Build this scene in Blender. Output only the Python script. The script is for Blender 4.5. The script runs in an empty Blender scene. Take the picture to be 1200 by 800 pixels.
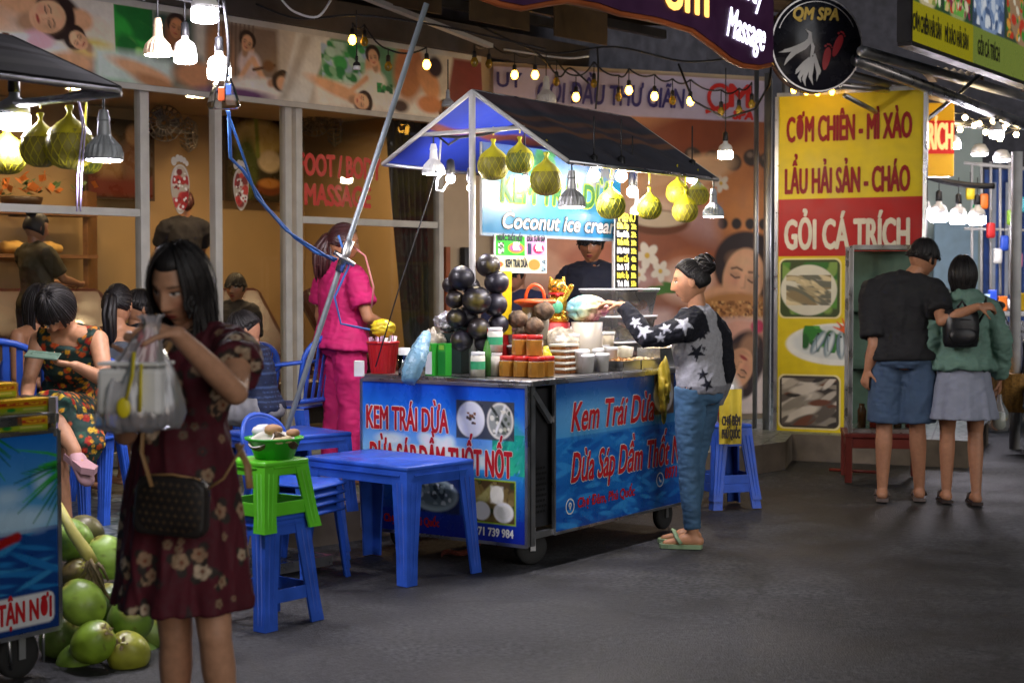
import bpy, bmesh, math, random
import numpy as np
from mathutils import Vector, Matrix, noise
random.seed(7); RNG = np.random.RandomState(11)
PI = math.pi
SC = bpy.context.scene
COL = SC.collection

# ------------------------------------------------------------------ camera
F, CX, CY, CAMH = 1800.0, 600.0, 400.0, 1.40
PITCH = math.atan(67.0 / F)
CP, SP = math.cos(PITCH), math.sin(PITCH)
cam = bpy.data.objects.new('camera', bpy.data.cameras.new('camera'))
COL.objects.link(cam); SC.camera = cam
cam.location = (0, 0, CAMH)
cam.rotation_euler = (PI / 2 - PITCH, 0, 0)
cam.data.sensor_width = 36; cam.data.lens = 36 * F / 1200
cam.data.clip_start = 0.1; cam.data.clip_end = 500
cam.data.dof.use_dof = True; cam.data.dof.focus_distance = 7.9; cam.data.dof.aperture_fstop = 3.4

# ------------------------------------------------------------------ world, street glow, exposure
world = bpy.data.worlds.new("World"); SC.world = world; world.use_nodes = True
wn = world.node_tree; bg = wn.nodes['Background']
sky = wn.nodes.new('ShaderNodeTexSky'); sky.sky_type = 'NISHITA'; sky.sun_disc = False
sky.sun_elevation = math.radians(4); sky.sun_rotation = math.radians(150)
wn.links.new(sky.outputs[0], bg.inputs[0]); bg.inputs[1].default_value = 0.016
sun = bpy.data.objects.new('street_glow', bpy.data.lights.new('street_glow', 'SUN')); COL.objects.link(sun)
sun.data.energy = 0.74; sun.data.angle = math.radians(50); sun.data.color = (.96, .97, 1)
sun.rotation_euler = (math.radians(75), 0, math.radians(34))
vs = SC.view_settings
SC.display_settings.display_device = 'sRGB'
vs.view_transform = 'Standard'; vs.look = 'None'; vs.exposure = 0.5; vs.gamma = 1; vs.use_curve_mapping = False
SC.render.engine = 'CYCLES'
SC.cycles.use_denoising = True
SC.cycles.max_bounces = 6; SC.cycles.diffuse_bounces = 3; SC.cycles.glossy_bounces = 3
SC.cycles.transparent_max_bounces = 12; SC.cycles.transmission_bounces = 4
SC.cycles.sample_clamp_indirect = 4; SC.cycles.caustics_reflective = False; SC.cycles.caustics_refractive = False

def at(px, py, Y):
    v = (CY - py) / F; u = (px - CX) / F; s = Y / (CP + v * SP)
    return Vector((s * u, Y, CAMH + s * (v * CP - SP)))
def gnd(px, py, z=0.0):
    v = (CY - py) / F; u = (px - CX) / F; s = (z - CAMH) / (v * CP - SP)
    return Vector((s * u, s * (CP + v * SP), z))

# ------------------------------------------------------------------ colours and materials
def lin(c):
    return c / 12.92 if c <= .04045 else ((c + .055) / 1.055) ** 2.4
def hx(h):
    return tuple(lin(int(h[i:i + 2], 16) / 255) for i in (0, 2, 4))
MATS = {}
def mat(name, col=(.5, .5, .5), rough=.5, metal=0., var=.12, scale=8., bump=.0, bscale=60., trans=0., alpha=1., emit=None, estr=0., coat=0., ior=1.45, stretch=(1, 1, 1), rvar=.1, sheen=0., sss=0., bdist=.004):
    """Principled material; base colour and roughness carry a procedural noise variation."""
    if name in MATS: return MATS[name]
    if isinstance(col, str): col = hx(col)
    m = bpy.data.materials.new(name); m.use_nodes = True; MATS[name] = m
    nt = m.node_tree; b = nt.nodes['Principled BSDF']
    I = b.inputs
    I['Roughness'].default_value = rough; I['Metallic'].default_value = metal; I['IOR'].default_value = ior
    I['Transmission Weight'].default_value = trans; I['Alpha'].default_value = alpha; I['Coat Weight'].default_value = coat
    if sheen: I['Sheen Weight'].default_value = sheen
    if sss:
        I['Subsurface Weight'].default_value = sss; I['Subsurface Radius'].default_value = (.012, .005, .003); I['Subsurface Scale'].default_value = 1
    N = nt.nodes.new; L = nt.links.new
    tc = N('ShaderNodeTexCoord'); mp = N('ShaderNodeMapping'); mp.inputs['Scale'].default_value = stretch
    L(tc.outputs['Object'], mp.inputs[0])
    nz = N('ShaderNodeTexNoise'); nz.inputs['Scale'].default_value = scale; nz.inputs['Detail'].default_value = 5
    L(mp.outputs[0], nz.inputs['Vector'])
    if col == 'COL': pass
    mr = N('ShaderNodeMapRange'); mr.inputs['From Min'].default_value = .3; mr.inputs['From Max'].default_value = .7
    mr.inputs['To Min'].default_value = 1 - var; mr.inputs['To Max'].default_value = 1 + var
    L(nz.outputs[0], mr.inputs[0])
    mx = N('ShaderNodeVectorMath'); mx.operation = 'SCALE'
    if col is None:
        at_ = N('ShaderNodeAttribute'); at_.attribute_name = 'Col'; L(at_.outputs['Color'], mx.inputs[0])
    else:
        mx.inputs[0].default_value = col[:3]
    L(mr.outputs[0], mx.inputs['Scale']); L(mx.outputs[0], I['Base Color'])
    if rvar:
        r2 = N('ShaderNodeMapRange'); r2.inputs['From Min'].default_value = .3; r2.inputs['From Max'].default_value = .7
        r2.inputs['To Min'].default_value = max(.02, rough - rvar); r2.inputs['To Max'].default_value = min(1, rough + rvar)
        L(nz.outputs[0], r2.inputs[0]); L(r2.outputs[0], I['Roughness'])
    if bump:
        n2 = N('ShaderNodeTexNoise'); n2.inputs['Scale'].default_value = bscale; n2.inputs['Detail'].default_value = 4
        L(mp.outputs[0], n2.inputs['Vector'])
        bp = N('ShaderNodeBump'); bp.inputs['Strength'].default_value = bump; bp.inputs['Distance'].default_value = bdist
        L(n2.outputs[0], bp.inputs['Height']); L(bp.outputs[0], I['Normal'])
    if emit is not None:
        I['Emission Color'].default_value = (*(hx(emit) if isinstance(emit, str) else emit), 1); I['Emission Strength'].default_value = estr
    return m
def painted(name, rough=.5, **k):
    return mat(name, None, rough, **k)

# ------------------------------------------------------------------ mesh builder
def frame_from(d, up=Vector((0, 0, 1))):
    d = Vector(d).normalized()
    x = Vector(up).cross(d)
    if x.length < 1e-4: x = Vector((1, 0, 0)).cross(d)
    if x.length < 1e-4: x = Vector((0, 1, 0)).cross(d)
    x.normalize(); y = d.cross(x)
    return x, y, d
class MB:
    def __init__(s): s.v = []; s.f = []; s.mi = []; s.sm = []
    def add(s, V, Fc, m=0, smooth=False):
        o = len(s.v); s.v.extend([tuple(p) for p in V])
        for f in Fc: s.f.append(tuple(i + o for i in f)); s.mi.append(m); s.sm.append(smooth)
        return s
    def box(s, c, size, rz=0, m=0, b=0., M=None):
        sx, sy, sz = [x / 2 for x in size]
        if b <= 0:
            V = [Vector((x, y, z)) for z in (-sz, sz) for x, y in ((-sx, -sy), (sx, -sy), (sx, sy), (-sx, sy))]
            Fc = [(3, 2, 1, 0), (4, 5, 6, 7), (0, 1, 5, 4), (1, 2, 6, 5), (2, 3, 7, 6), (3, 0, 4, 7)]; sm = False
        else:
            bm = bmesh.new(); bmesh.ops.create_cube(bm, size=1)
            for v in bm.verts: v.co = Vector((v.co.x * 2 * sx, v.co.y * 2 * sy, v.co.z * 2 * sz))
            bmesh.ops.bevel(bm, geom=bm.edges[:], offset=min(b, sx * .95, sy * .95, sz * .95), segments=2, profile=.5, affect='EDGES')
            bm.verts.index_update(); V = [v.co.copy() for v in bm.verts]; Fc = [tuple(v.index for v in f.verts) for f in bm.faces]; bm.free(); sm = False
        R = M if M is not None else Matrix.Rotation(rz, 4, 'Z')
        c = Vector(c)
        return s.add([(R @ v) + c for v in V], Fc, m, sm)
    def bar(s, p, q, w, h, up=(0, 0, 1), m=0, b=0.):
        p, q = Vector(p), Vector(q); x, y, d = frame_from(q - p, up)
        M = Matrix((x, y, d)).transposed().to_4x4()
        return s.box((p + q) / 2, (w, h, (q - p).length), M=M, m=m, b=b)
    def loft(s, rings, m=0, cap=True, smooth=True, closed=True):
        n = len(rings[0]); V = [p for r in rings for p in r]; Fc = []
        k = n if closed else n - 1
        for i in range(len(rings) - 1):
            for j in range(k):
                a, b2 = i * n + j, i * n + (j + 1) % n
                Fc.append((a, b2, b2 + n, a + n))
        if cap and closed:
            Fc.append(tuple(reversed(range(n)))); Fc.append(tuple(range((len(rings) - 1) * n, len(rings) * n)))
        return s.add(V, Fc, m, smooth)
    def tube(s, pts, r, n=10, m=0, cap=True, flat=1., up=(0, 0, 1), smooth=True):
        pts = [Vector(p) for p in pts]; rr = r if hasattr(r, '__len__') else [r] * len(pts)
        rings = []; x = None
        for i, p in enumerate(pts):
            d = (pts[min(i + 1, len(pts) - 1)] - pts[max(i - 1, 0)])
            if d.length < 1e-9: d = Vector((0, 0, 1))
            d.normalize()
            if x is None: x, y, _ = frame_from(d, up)
            else:
                x = (x - d * x.dot(d))
                x = x.normalized() if x.length > 1e-6 else frame_from(d, up)[0]
                y = d.cross(x)
            rings.append([p + x * math.cos(2 * PI * k / n) * rr[i] + y * math.sin(2 * PI * k / n) * rr[i] * flat for k in range(n)])
        return s.loft(rings, m, cap, smooth)
    def lathe(s, prof, c=(0, 0, 0), n=24, m=0, M=None, smooth=True, cap=True):
        c = Vector(c); rings = []
        for r, z in prof:
            ring = [Vector((r * math.cos(2 * PI * k / n), r * math.sin(2 * PI * k / n), z)) for k in range(n)]
            rings.append([(M @ p if M is not None else p) + c for p in ring])
        return s.loft(rings, m, cap, smooth)
    def ball(s, c, r, m=0, n=16, k=12, M=None, f=None):
        r = r if hasattr(r, '__len__') else (r, r, r); c = Vector(c); V = []; Fc = []
        for i in range(k + 1):
            ph = PI * i / k
            for j in range(n):
                th = 2 * PI * j / n
                d = Vector((math.sin(ph) * math.cos(th), math.sin(ph) * math.sin(th), math.cos(ph)))
                q = f(d) if f else 1.
                p = Vector((d.x * r[0] * q, d.y * r[1] * q, d.z * r[2] * q))
                V.append((M @ p if M is not None else p) + c)
        for i in range(k):
            for j in range(n):
                Fc.append((i * n + j, (i + 1) * n + j, (i + 1) * n + (j + 1) % n, i * n + (j + 1) % n))
        return s.add(V, Fc, m, True)
    def cap(s, p, q, r0, r1, n=14, m=0, sq=1., up=(0, 0, 1)):
        """tapered capsule"""
        p, q = Vector(p), Vector(q); x, y, d = frame_from(q - p, up); rings = []
        for a in (-80, -55, -25, 0):
            t = math.radians(a); rings.append((p + d * r0 * math.sin(t), r0 * math.cos(t)))
        for a in (0, 25, 55, 80):
            t = math.radians(a); rings.append((q + d * r1 * math.sin(t), r1 * math.cos(t)))
        return s.loft([[c + x * rr * math.cos(2 * PI * k / n) + y * rr * sq * math.sin(2 * PI * k / n) for k in range(n)] for c, rr in rings], m)
    def prism(s, poly, h, M, m=0, smooth=False):
        """closed 2-D outline extruded by h along local z of the matrix M"""
        n = len(poly); V = [M @ Vector((x, y, 0)) for x, y in poly] + [M @ Vector((x, y, h)) for x, y in poly]
        Fc = [tuple(reversed(range(n))), tuple(range(n, 2 * n))] + [(i, (i + 1) % n, n + (i + 1) % n, n + i) for i in range(n)]
        return s.add(V, Fc, m, smooth)
    def grid(s, fn, nu, nv, m=0, smooth=True):
        V = [fn(i / nu, j / nv) for j in range(nv + 1) for i in range(nu + 1)]
        Fc = [(j * (nu + 1) + i, j * (nu + 1) + i + 1, (j + 1) * (nu + 1) + i + 1, (j + 1) * (nu + 1) + i) for j in range(nv) for i in range(nu)]
        return s.add(V, Fc, m, smooth)
    def mesh(s, name):
        me = bpy.data.meshes.new(name); me.from_pydata(s.v, [], s.f); me.update()
        me.polygons.foreach_set('material_index', s.mi); me.polygons.foreach_set('use_smooth', s.sm)
        return me
    def build(s, name, mats, parent=None, world=True, label=None):
        return link_mesh(name, s.mesh(name), mats, parent, world, label)
def link_mesh(name, me, mats, parent=None, world=True, label=None):
    if not hasattr(mats, '__len__'): mats = [mats]
    for x in mats: me.materials.append(x)
    o = bpy.data.objects.new(name, me); COL.objects.link(o)
    if parent is not None:
        o.parent = parent
        if world: me.transform(Wmat(parent).inverted())
    if label: o['label'] = label
    return o
def Wmat(o):
    M = Matrix.Translation(o.location) @ o.rotation_euler.to_matrix().to_4x4()
    return Wmat(o.parent) @ M if o.parent else M
def tag(o, label=None, cat=None, group=None, kind=None):
    if label: o['label'] = label
    if cat: o['category'] = cat
    if group: o['group'] = group
    if kind: o['kind'] = kind
    return o
def thing(name, label, cat, loc=(0, 0, 0), rz=0., group=None):
    o = bpy.data.objects.new(name, None); COL.objects.link(o); o.empty_display_size = .1
    o.location = loc; o.rotation_euler = (0, 0, rz)
    return tag(o, label, cat, group)
def solo(mb, name, m, label, cat, loc=None, group=None):
    """a thing that is one mesh, its origin put at loc"""
    if loc is not None:
        l = Vector(loc); mb.v = [(x - l.x, y - l.y, z - l.z) for x, y, z in mb.v]
    o = mb.build(name, m)
    if loc is not None: o.location = loc
    return tag(o, label, cat, group)
KIDS = {}
def dup(root, loc, rz=None, label=None, group=None):
    def cp(o, par):
        c = o.copy(); COL.objects.link(c)
        if par is not None: c.parent = par
        for k in [x for x in COL.objects if x.parent is o]: cp(k, c)
        return c
    c = cp(root, None); c.location = loc
    if rz is not None: c.rotation_euler = (0, 0, rz)
    if label: c['label'] = label
    if group: c['group'] = group
    return c
def struct(mb, name, m):
    o = mb.build(name, m); o['kind'] = 'structure'; return o

def evaluated(mb, mods, name='tmp'):
    """bake modifiers of a temporary object into a mesh"""
    me = mb.mesh(name) if isinstance(mb, MB) else mb
    o = bpy.data.objects.new(name, me); COL.objects.link(o)
    for typ, kw in mods:
        md = o.modifiers.new(typ, typ)
        for k, v in kw.items(): setattr(md, k, v)
    dg = bpy.context.evaluated_depsgraph_get()
    out = bpy.data.meshes.new_from_object(o.evaluated_get(dg))
    bpy.data.objects.remove(o); bpy.data.meshes.remove(me)
    out.polygons.foreach_set('use_smooth', [True] * len(out.polygons))
    return out
def remesh(mb, vox=.008, smooth=4):
    return evaluated(mb, [('REMESH', dict(mode='VOXEL', voxel_size=vox, adaptivity=0)), ('SMOOTH', dict(factor=.5, iterations=smooth))])
def vco(me):
    a = np.zeros(len(me.vertices) * 3, np.float32); me.vertices.foreach_get('co', a); return a.reshape(-1, 3).astype(np.float64)
def vno(me):
    a = np.zeros(len(me.vertices) * 3, np.float32); me.vertices.foreach_get('normal', a); return a.reshape(-1, 3).astype(np.float64)
def setco(me, a):
    me.vertices.foreach_set('co', a.astype(np.float32).ravel()); me.update()
def setcol(me, c):
    a = me.color_attributes.get('Col') or me.color_attributes.new('Col', 'FLOAT_COLOR', 'POINT')
    c4 = np.ones((len(c), 4), np.float32); c4[:, :3] = c; a.data.foreach_set('color', c4.ravel())
def wobble(P, amp, freq, seed=0, stretch=(1, 1, 1)):
    """cheap smooth vector-free noise: warped sums of sines, ~[-1,1]"""
    r = np.random.RandomState(seed); Q = P * np.array(stretch); out = np.zeros(len(P))
    for o in range(7):
        d = r.normal(size=3); d /= np.linalg.norm(d); f = freq * (1 + .55 * o)
        w = r.normal(size=3); w /= np.linalg.norm(w)
        out += np.sin(Q @ d * f + 1.7 * np.sin(Q @ w * f * .6 + o) + r.rand() * 6) / (1 + .35 * o)
    return amp * out / 3
def wrinkle(me, amp, freq, seed=0, stretch=(1, 1, 1)):
    P = vco(me); w = wobble(P, 1, freq, seed, stretch); setco(me, P + vno(me) * (amp * (1.1 - 2.6 * np.abs(w)) * .9)[:, None])

# ------------------------------------------------------------------ lettering
def text_mb(body, h, width=None, bold=.0, shear=0., align='LEFT', M=None, z=0., m=0, mb=None, spacing=1.0, layers=8):
    """letters h metres high (cap height), squeezed to width; emboldened by stacking shifted layers 0.1 mm apart"""
    c = bpy.data.curves.new('lettering', 'FONT'); c.body = body; c.shear = shear; c.size = 1; c.space_character = spacing; c.resolution_u = 3
    o = bpy.data.objects.new('lettering', c); COL.objects.link(o)
    me = bpy.data.meshes.new_from_object(o.evaluated_get(bpy.context.evaluated_depsgraph_get()))
    bpy.data.objects.remove(o); bpy.data.curves.remove(c)
    V = [v.co.copy() for v in me.vertices]; Fc = [tuple(p.vertices) for p in me.polygons]
    par = list(range(len(V)))
    def find(a):
        while par[a] != a: par[a] = par[par[a]]; a = par[a]
        return a
    for f in Fc:
        for b in f[1:]: par[find(b)] = find(f[0])
    ids = {}
    isl = [ids.setdefault(find(i), len(ids)) for i in range(len(V))]
    bpy.data.meshes.remove(me)
    x0 = min(v.x for v in V); x1 = max(v.x for v in V)
    sy = h / .70; sx = sy if width is None else width / (x1 - x0)
    off = {'LEFT': x0, 'CENTER': (x0 + x1) / 2, 'RIGHT': x1}[align]
    mb = mb or MB(); M = M or Matrix.Identity(4)
    shifts = [(0, 0)] + ([(bold * math.cos(2 * PI * k / layers), bold * math.sin(2 * PI * k / layers)) for k in range(layers)] if bold else [])
    for k, (a, b) in enumerate(shifts):
        mb.add([M @ Vector(((v.x - off) * sx + a, v.y * sy + b, z + .00012 * k + .00003 * (isl[i] % 4))) for i, v in enumerate(V)], Fc, m)
    return mb
def plane_M(o, ex, ey):
    """matrix whose x,y axes are ex,ey (unit) at o, z = outward"""
    ex = Vector(ex).normalized(); ey = Vector(ey); ey = (ey - ex * ey.dot(ex)).normalized(); ez = ex.cross(ey)
    M = Matrix((ex, ey, ez)).transposed().to_4x4(); M.translation = Vector(o); return M

# ------------------------------------------------------------------ printed pictures: colours of a fine grid of faces
class Art:
    """artwork of a printed sheet w x h (own units); painted into the vertex colours of its own grid"""
    def __init__(s, w, h, nx, col='ffffff'):
        s.w, s.h, s.nx = w, h, nx; s.ny = max(2, int(round(nx * h / w)))
        gx, gy = np.meshgrid(np.linspace(0, w, s.nx + 1), np.linspace(0, h, s.ny + 1)); s.X, s.Y = gx, gy
        s.px = w / nx; s.C = np.zeros(gx.shape + (3,)); s.C[:] = hx(col); s.rs = np.random.RandomState(5)
    def mix(s, k, col):
        c = np.array(hx(col) if isinstance(col, str) else col); k = np.clip(k, 0, 1)[..., None]; s.C = s.C * (1 - k) + c * k; return s
    def edge(s, d, soft):
        soft = max(soft, s.px * .7); return np.clip(.5 - d / soft, 0, 1)
    def ell(s, x, y, rx, ry, col, a=0, soft=0, k=1, clip=None):
        t = math.radians(a); dx, dy = s.X - x, s.Y - y; u = dx * math.cos(t) + dy * math.sin(t); v = -dx * math.sin(t) + dy * math.cos(t)
        d = (np.sqrt((u / rx) ** 2 + (v / ry) ** 2) - 1) * min(rx, ry); e = s.edge(d, soft) * k
        if clip is not None: e = e * clip
        return s.mix(e, col)
    def rect(s, x0, y0, x1, y1, col, soft=0, k=1, r=0):
        dx = np.maximum(x0 + r - s.X, s.X - x1 + r); dy = np.maximum(y0 + r - s.Y, s.Y - y1 + r)
        d = np.maximum(dx, dy) - r if r == 0 else np.hypot(np.maximum(dx, 0), np.maximum(dy, 0)) + np.minimum(np.maximum(dx, dy), 0) - r
        return s.mix(s.edge(d, soft) * k, col)
    def poly(s, pts, col, soft=0, k=1):
        n = len(pts); ins = np.zeros(s.X.shape, bool); D = np.full(s.X.shape, 1e9)
        for i in range(n):
            (xa, ya), (xb, yb) = pts[i], pts[(i + 1) % n]
            cond = ((ya > s.Y) != (yb > s.Y)) & (s.X < (xb - xa) * (s.Y - ya) / ((yb - ya) or 1e-9) + xa); ins ^= cond
            L2 = (xb - xa) ** 2 + (yb - ya) ** 2 or 1e-9; t = np.clip(((s.X - xa) * (xb - xa) + (s.Y - ya) * (yb - ya)) / L2, 0, 1)
            D = np.minimum(D, np.hypot(s.X - xa - t * (xb - xa), s.Y - ya - t * (yb - ya)))
        return s.mix(s.edge(np.where(ins, -D, D), soft) * k, col)
    def line(s, pts, wd, col, soft=0, k=1, w2=None):
        D = np.full(s.X.shape, 1e9); n = len(pts) - 1
        for i in range(n):
            (xa, ya), (xb, yb) = pts[i], pts[i + 1]; L2 = (xb - xa) ** 2 + (yb - ya) ** 2 or 1e-9
            t = np.clip(((s.X - xa) * (xb - xa) + (s.Y - ya) * (yb - ya)) / L2, 0, 1)
            wl = wd if w2 is None else wd + (w2 - wd) * (i + t) / n
            D = np.minimum(D, np.hypot(s.X - xa - t * (xb - xa), s.Y - ya - t * (yb - ya)) - wl / 2)
        return s.mix(s.edge(D, soft) * k, col)
    def vgrad(s, x0, y0, x1, y1, ca, cb):
        k = np.clip((s.Y - y0) / (y1 - y0), 0, 1)[..., None]; g = np.array(hx(ca)) * (1 - k) + np.array(hx(cb)) * k
        mk = ((s.X >= x0) & (s.X <= x1) & (s.Y >= y0) & (s.Y <= y1))[..., None]; s.C = np.where(mk, g, s.C); return s
    def hgrad(s, x0, y0, x1, y1, ca, cb):
        k = np.clip((s.X - x0) / (x1 - x0), 0, 1)[..., None]; g = np.array(hx(ca)) * (1 - k) + np.array(hx(cb)) * k
        mk = ((s.X >= x0) & (s.X <= x1) & (s.Y >= y0) & (s.Y <= y1))[..., None]; s.C = np.where(mk, g, s.C); return s
    def speckle(s, x0, y0, x1, y1, n, r, cols, seed=0, a=None, asp=1.):
        R = random.Random(seed)
        for _ in range(n):
            rr = r * R.uniform(.5, 1.3)
            x, y = R.uniform(x0, x1), R.uniform(y0, y1)
            i0, i1 = [int(np.clip((q) / s.w * s.nx, 0, s.nx)) for q in (x - 2 * rr * asp, x + 2 * rr * asp)]
            j0, j1 = [int(np.clip((q) / s.h * s.ny, 0, s.ny)) for q in (y - 2 * rr * asp, y + 2 * rr * asp)]
            sl = (slice(j0, j1 + 1), slice(i0, i1 + 1)); t = math.radians(R.uniform(0, 180) if a is None else a + R.uniform(-25, 25))
            dx, dy = s.X[sl] - x, s.Y[sl] - y; u = dx * math.cos(t) + dy * math.sin(t); v = -dx * math.sin(t) + dy * math.cos(t)
            e = np.clip(.5 - (np.hypot(u / (rr * asp), v / rr) - 1) * rr / max(rr * .4, s.px), 0, 1)
            e = e * ((s.X[sl] > x0) & (s.X[sl] < x1) & (s.Y[sl] > y0) & (s.Y[sl] < y1))
            c = np.array(hx(R.choice(cols))); s.C[sl] = s.C[sl] * (1 - e[..., None]) + c * e[..., None]
        return s
    def noise(s, amp, freq, seed=0):
        P = np.stack([s.X.ravel(), s.Y.ravel(), np.zeros(s.X.size)], 1); w = wobble(P, amp, freq, seed).reshape(s.X.shape)
        s.C = np.clip(s.C * (1 + w[..., None]), 0, 1); return s
    def face(s, x, y, r, ang, skin='d9a882', hair='2a1c1a', hs=1.2):
        """a printed portrait: hair, face, closed eyes, brows, nose, lips; ang turns it clockwise"""
        t = math.radians(ang); Lc = lambda u, v: (x + r * (u * math.cos(t) - v * math.sin(t)), y + r * (u * math.sin(t) + v * math.cos(t)))
        E = lambda u, v, a, b, c, soft, k=1: s.ell(*Lc(u, v), a * r, b * r, c, ang, soft * r, k)
        dk = tuple(q * .55 for q in hx(skin)); lt = tuple(min(1, q * 1.25) for q in hx(skin))
        E(0, -.42, .98 * hs, .9 * hs, hair, .12); E(.05, 1.15, .42, .6, dk, .3); E(0, 0, .78, 1.0, skin, .08); E(.45, .15, .3, .6, dk, .5, .5); E(-.3, .2, .26, .24, 'c9766a', .4, .4); E(-.12, -.5, .45, .25, lt, .4, .6); E(-.06, .15, .1, .3, lt, .2, .6)
        for q in (-1, 1):
            s.line([Lc(q * .52, -.2), Lc(q * .34, -.28), Lc(q * .14, -.24)], .07 * r, '3a231c', .05 * r, .85); s.line([Lc(q * .5, -.0), Lc(q * .33, .06), Lc(q * .17, .01)], .06 * r, '2a1814', .04 * r); E(q * .33, -.06, .19, .08, dk, .12, .5)
        s.line([Lc(.05, -.1), Lc(.1, .3), Lc(-.02, .34)], .05 * r, dk, .08 * r, .7); E(0, .56, .23, .085, 'ab463f', .06); s.line([Lc(-.2, .56), Lc(.2, .56)], .03 * r, '6a241f', .02 * r); E(0, .78, .2, .06, dk, .12, .4); return s
    def mesh(s, name, fn):
        """fn(x, y) -> world point; y is measured downwards from the sheet's top"""
        V = [fn(float(s.X[j, i]), float(s.Y[j, i])) for j in range(s.ny + 1) for i in range(s.nx + 1)]; n = s.nx + 1
        Fc = [(j * n + i, (j + 1) * n + i, (j + 1) * n + i + 1, j * n + i + 1) for j in range(s.ny) for i in range(s.nx)]
        me = bpy.data.meshes.new(name); me.from_pydata(V, [], Fc); me.update()
        me.polygons.foreach_set('use_smooth', [True] * len(me.polygons)); setcol(me, s.C.reshape(-1, 3)); return me
# ================================================================== SETTING
d_ = Vector((.573, .819, 0)); n_ = Vector((-.819, .573, 0))          # along the street / towards the shop
w_ = Vector((.665, .747, 0)); wn = Vector((-.747, .665, 0))          # along the terrace edge / into the shop
Z = Vector((0, 0, 1)); TZ = .20
P0 = Vector((-2.1, 7.0, 0)); G0 = Vector((-2.465, 10.2, 0))
def G(t, z=0, off=0): return G0 + w_ * t + wn * off + Z * z
def Gt(px, off=0):
    k = (px - CX) / F; b = G0 + wn * off; return (k * b.y - b.x) / (w_.x - k * w_.y)

# street: one sheet to the horizon
m = bpy.data.materials.new('asphalt'); m.use_nodes = True; nt = m.node_tree; b = nt.nodes['Principled BSDF']; N = nt.nodes.new; L = nt.links.new
tc = N('ShaderNodeTexCoord')
n1 = N('ShaderNodeTexNoise'); n1.inputs['Scale'].default_value = .8; n1.inputs['Detail'].default_value = 9; n1.inputs['Roughness'].default_value = .62; L(tc.outputs['Object'], n1.inputs[0])
n2 = N('ShaderNodeTexNoise'); n2.inputs['Scale'].default_value = 42; n2.inputs['Detail'].default_value = 3; L(tc.outputs['Object'], n2.inputs[0])
vo = N('ShaderNodeTexVoronoi'); vo.inputs['Scale'].default_value = 120; L(tc.outputs['Object'], vo.inputs[0])
cr = N('ShaderNodeValToRGB'); cr.color_ramp.elements[0].position = .35; cr.color_ramp.elements[0].color = (.008, .008, .0085, 1); cr.color_ramp.elements[1].position = .68; cr.color_ramp.elements[1].color = (.030, .031, .034, 1); L(n1.outputs[0], cr.inputs[0])
mm = N('ShaderNodeMix'); mm.data_type = 'RGBA'; mm.blend_type = 'MULTIPLY'; mm.inputs[0].default_value = .8; L(cr.outputs[0], mm.inputs[6])
c2 = N('ShaderNodeValToRGB'); c2.color_ramp.elements[0].position = .3; c2.color_ramp.elements[0].color = (.1, .1, .1, 1); c2.color_ramp.elements[1].position = .72; c2.color_ramp.elements[1].color = (2.6, 2.6, 2.55, 1); L(n2.outputs[0], c2.inputs[0]); L(c2.outputs[0], mm.inputs[7])
cv = N('ShaderNodeTexVoronoi'); cv.feature = 'DISTANCE_TO_EDGE'; cv.inputs['Scale'].default_value = .55; nd = N('ShaderNodeTexNoise'); nd.inputs['Scale'].default_value = 2.2; nd.inputs['Detail'].default_value = 6; L(tc.outputs['Object'], nd.inputs[0]); va = N('ShaderNodeVectorMath'); va.operation = 'MULTIPLY_ADD'; va.inputs[1].default_value = (.7, .7, 0); L(nd.outputs['Color'], va.inputs[0]); L(tc.outputs['Object'], va.inputs[2]); L(va.outputs[0], cv.inputs[0])
c3 = N('ShaderNodeValToRGB'); c3.color_ramp.elements[0].position = .002; c3.color_ramp.elements[0].color = (.35, .35, .35, 1); c3.color_ramp.elements[1].position = .009; c3.color_ramp.elements[1].color = (1, 1, 1, 1); L(cv.outputs[0], c3.inputs[0])
n5 = N('ShaderNodeTexNoise'); n5.inputs['Scale'].default_value = 3.2; n5.inputs['Detail'].default_value = 8; n5.inputs['Roughness'].default_value = .7; L(tc.outputs['Object'], n5.inputs[0]); c5 = N('ShaderNodeValToRGB'); c5.color_ramp.elements[0].position = .36; c5.color_ramp.elements[0].color = (.55, .55, .56, 1); c5.color_ramp.elements[1].position = .64; c5.color_ramp.elements[1].color = (1.5, 1.5, 1.47, 1); L(n5.outputs[0], c5.inputs[0])
m3 = N('ShaderNodeMix'); m3.data_type = 'RGBA'; m3.blend_type = 'MULTIPLY'; m3.inputs[0].default_value = .8; L(mm.outputs[2], m3.inputs[6]); L(c3.outputs[0], m3.inputs[7]); m4 = N('ShaderNodeMix'); m4.data_type = 'RGBA'; m4.blend_type = 'MULTIPLY'; m4.inputs[0].default_value = 1; L(m3.outputs[2], m4.inputs[6]); L(c5.outputs[0], m4.inputs[7]); L(m4.outputs[2], b.inputs['Base Color'])
rr = N('ShaderNodeMapRange'); rr.inputs['From Min'].default_value = .35; rr.inputs['From Max'].default_value = .65; rr.inputs['To Min'].default_value = .55; rr.inputs['To Max'].default_value = .82; L(n1.outputs[0], rr.inputs[0]); L(rr.outputs[0], b.inputs['Roughness'])
bp = N('ShaderNodeBump'); bp.inputs['Strength'].default_value = .45; bp.inputs['Distance'].default_value = .006; L(vo.outputs['Distance'], bp.inputs['Height'])
b2 = N('ShaderNodeBump'); b2.inputs['Strength'].default_value = .3; b2.inputs['Distance'].default_value = .05; L(n1.outputs[0], b2.inputs['Height']); L(b2.outputs[0], bp.inputs['Normal']); L(bp.outputs[0], b.inputs['Normal'])
g = MB(); g.grid(lambda u, v: Vector((-60 + 120 * u, -20 + 120 * v, .012 * math.sin(u * 60) * math.sin(v * 50) - .012)), 60, 60)
struct(g, 'street', m)

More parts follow.
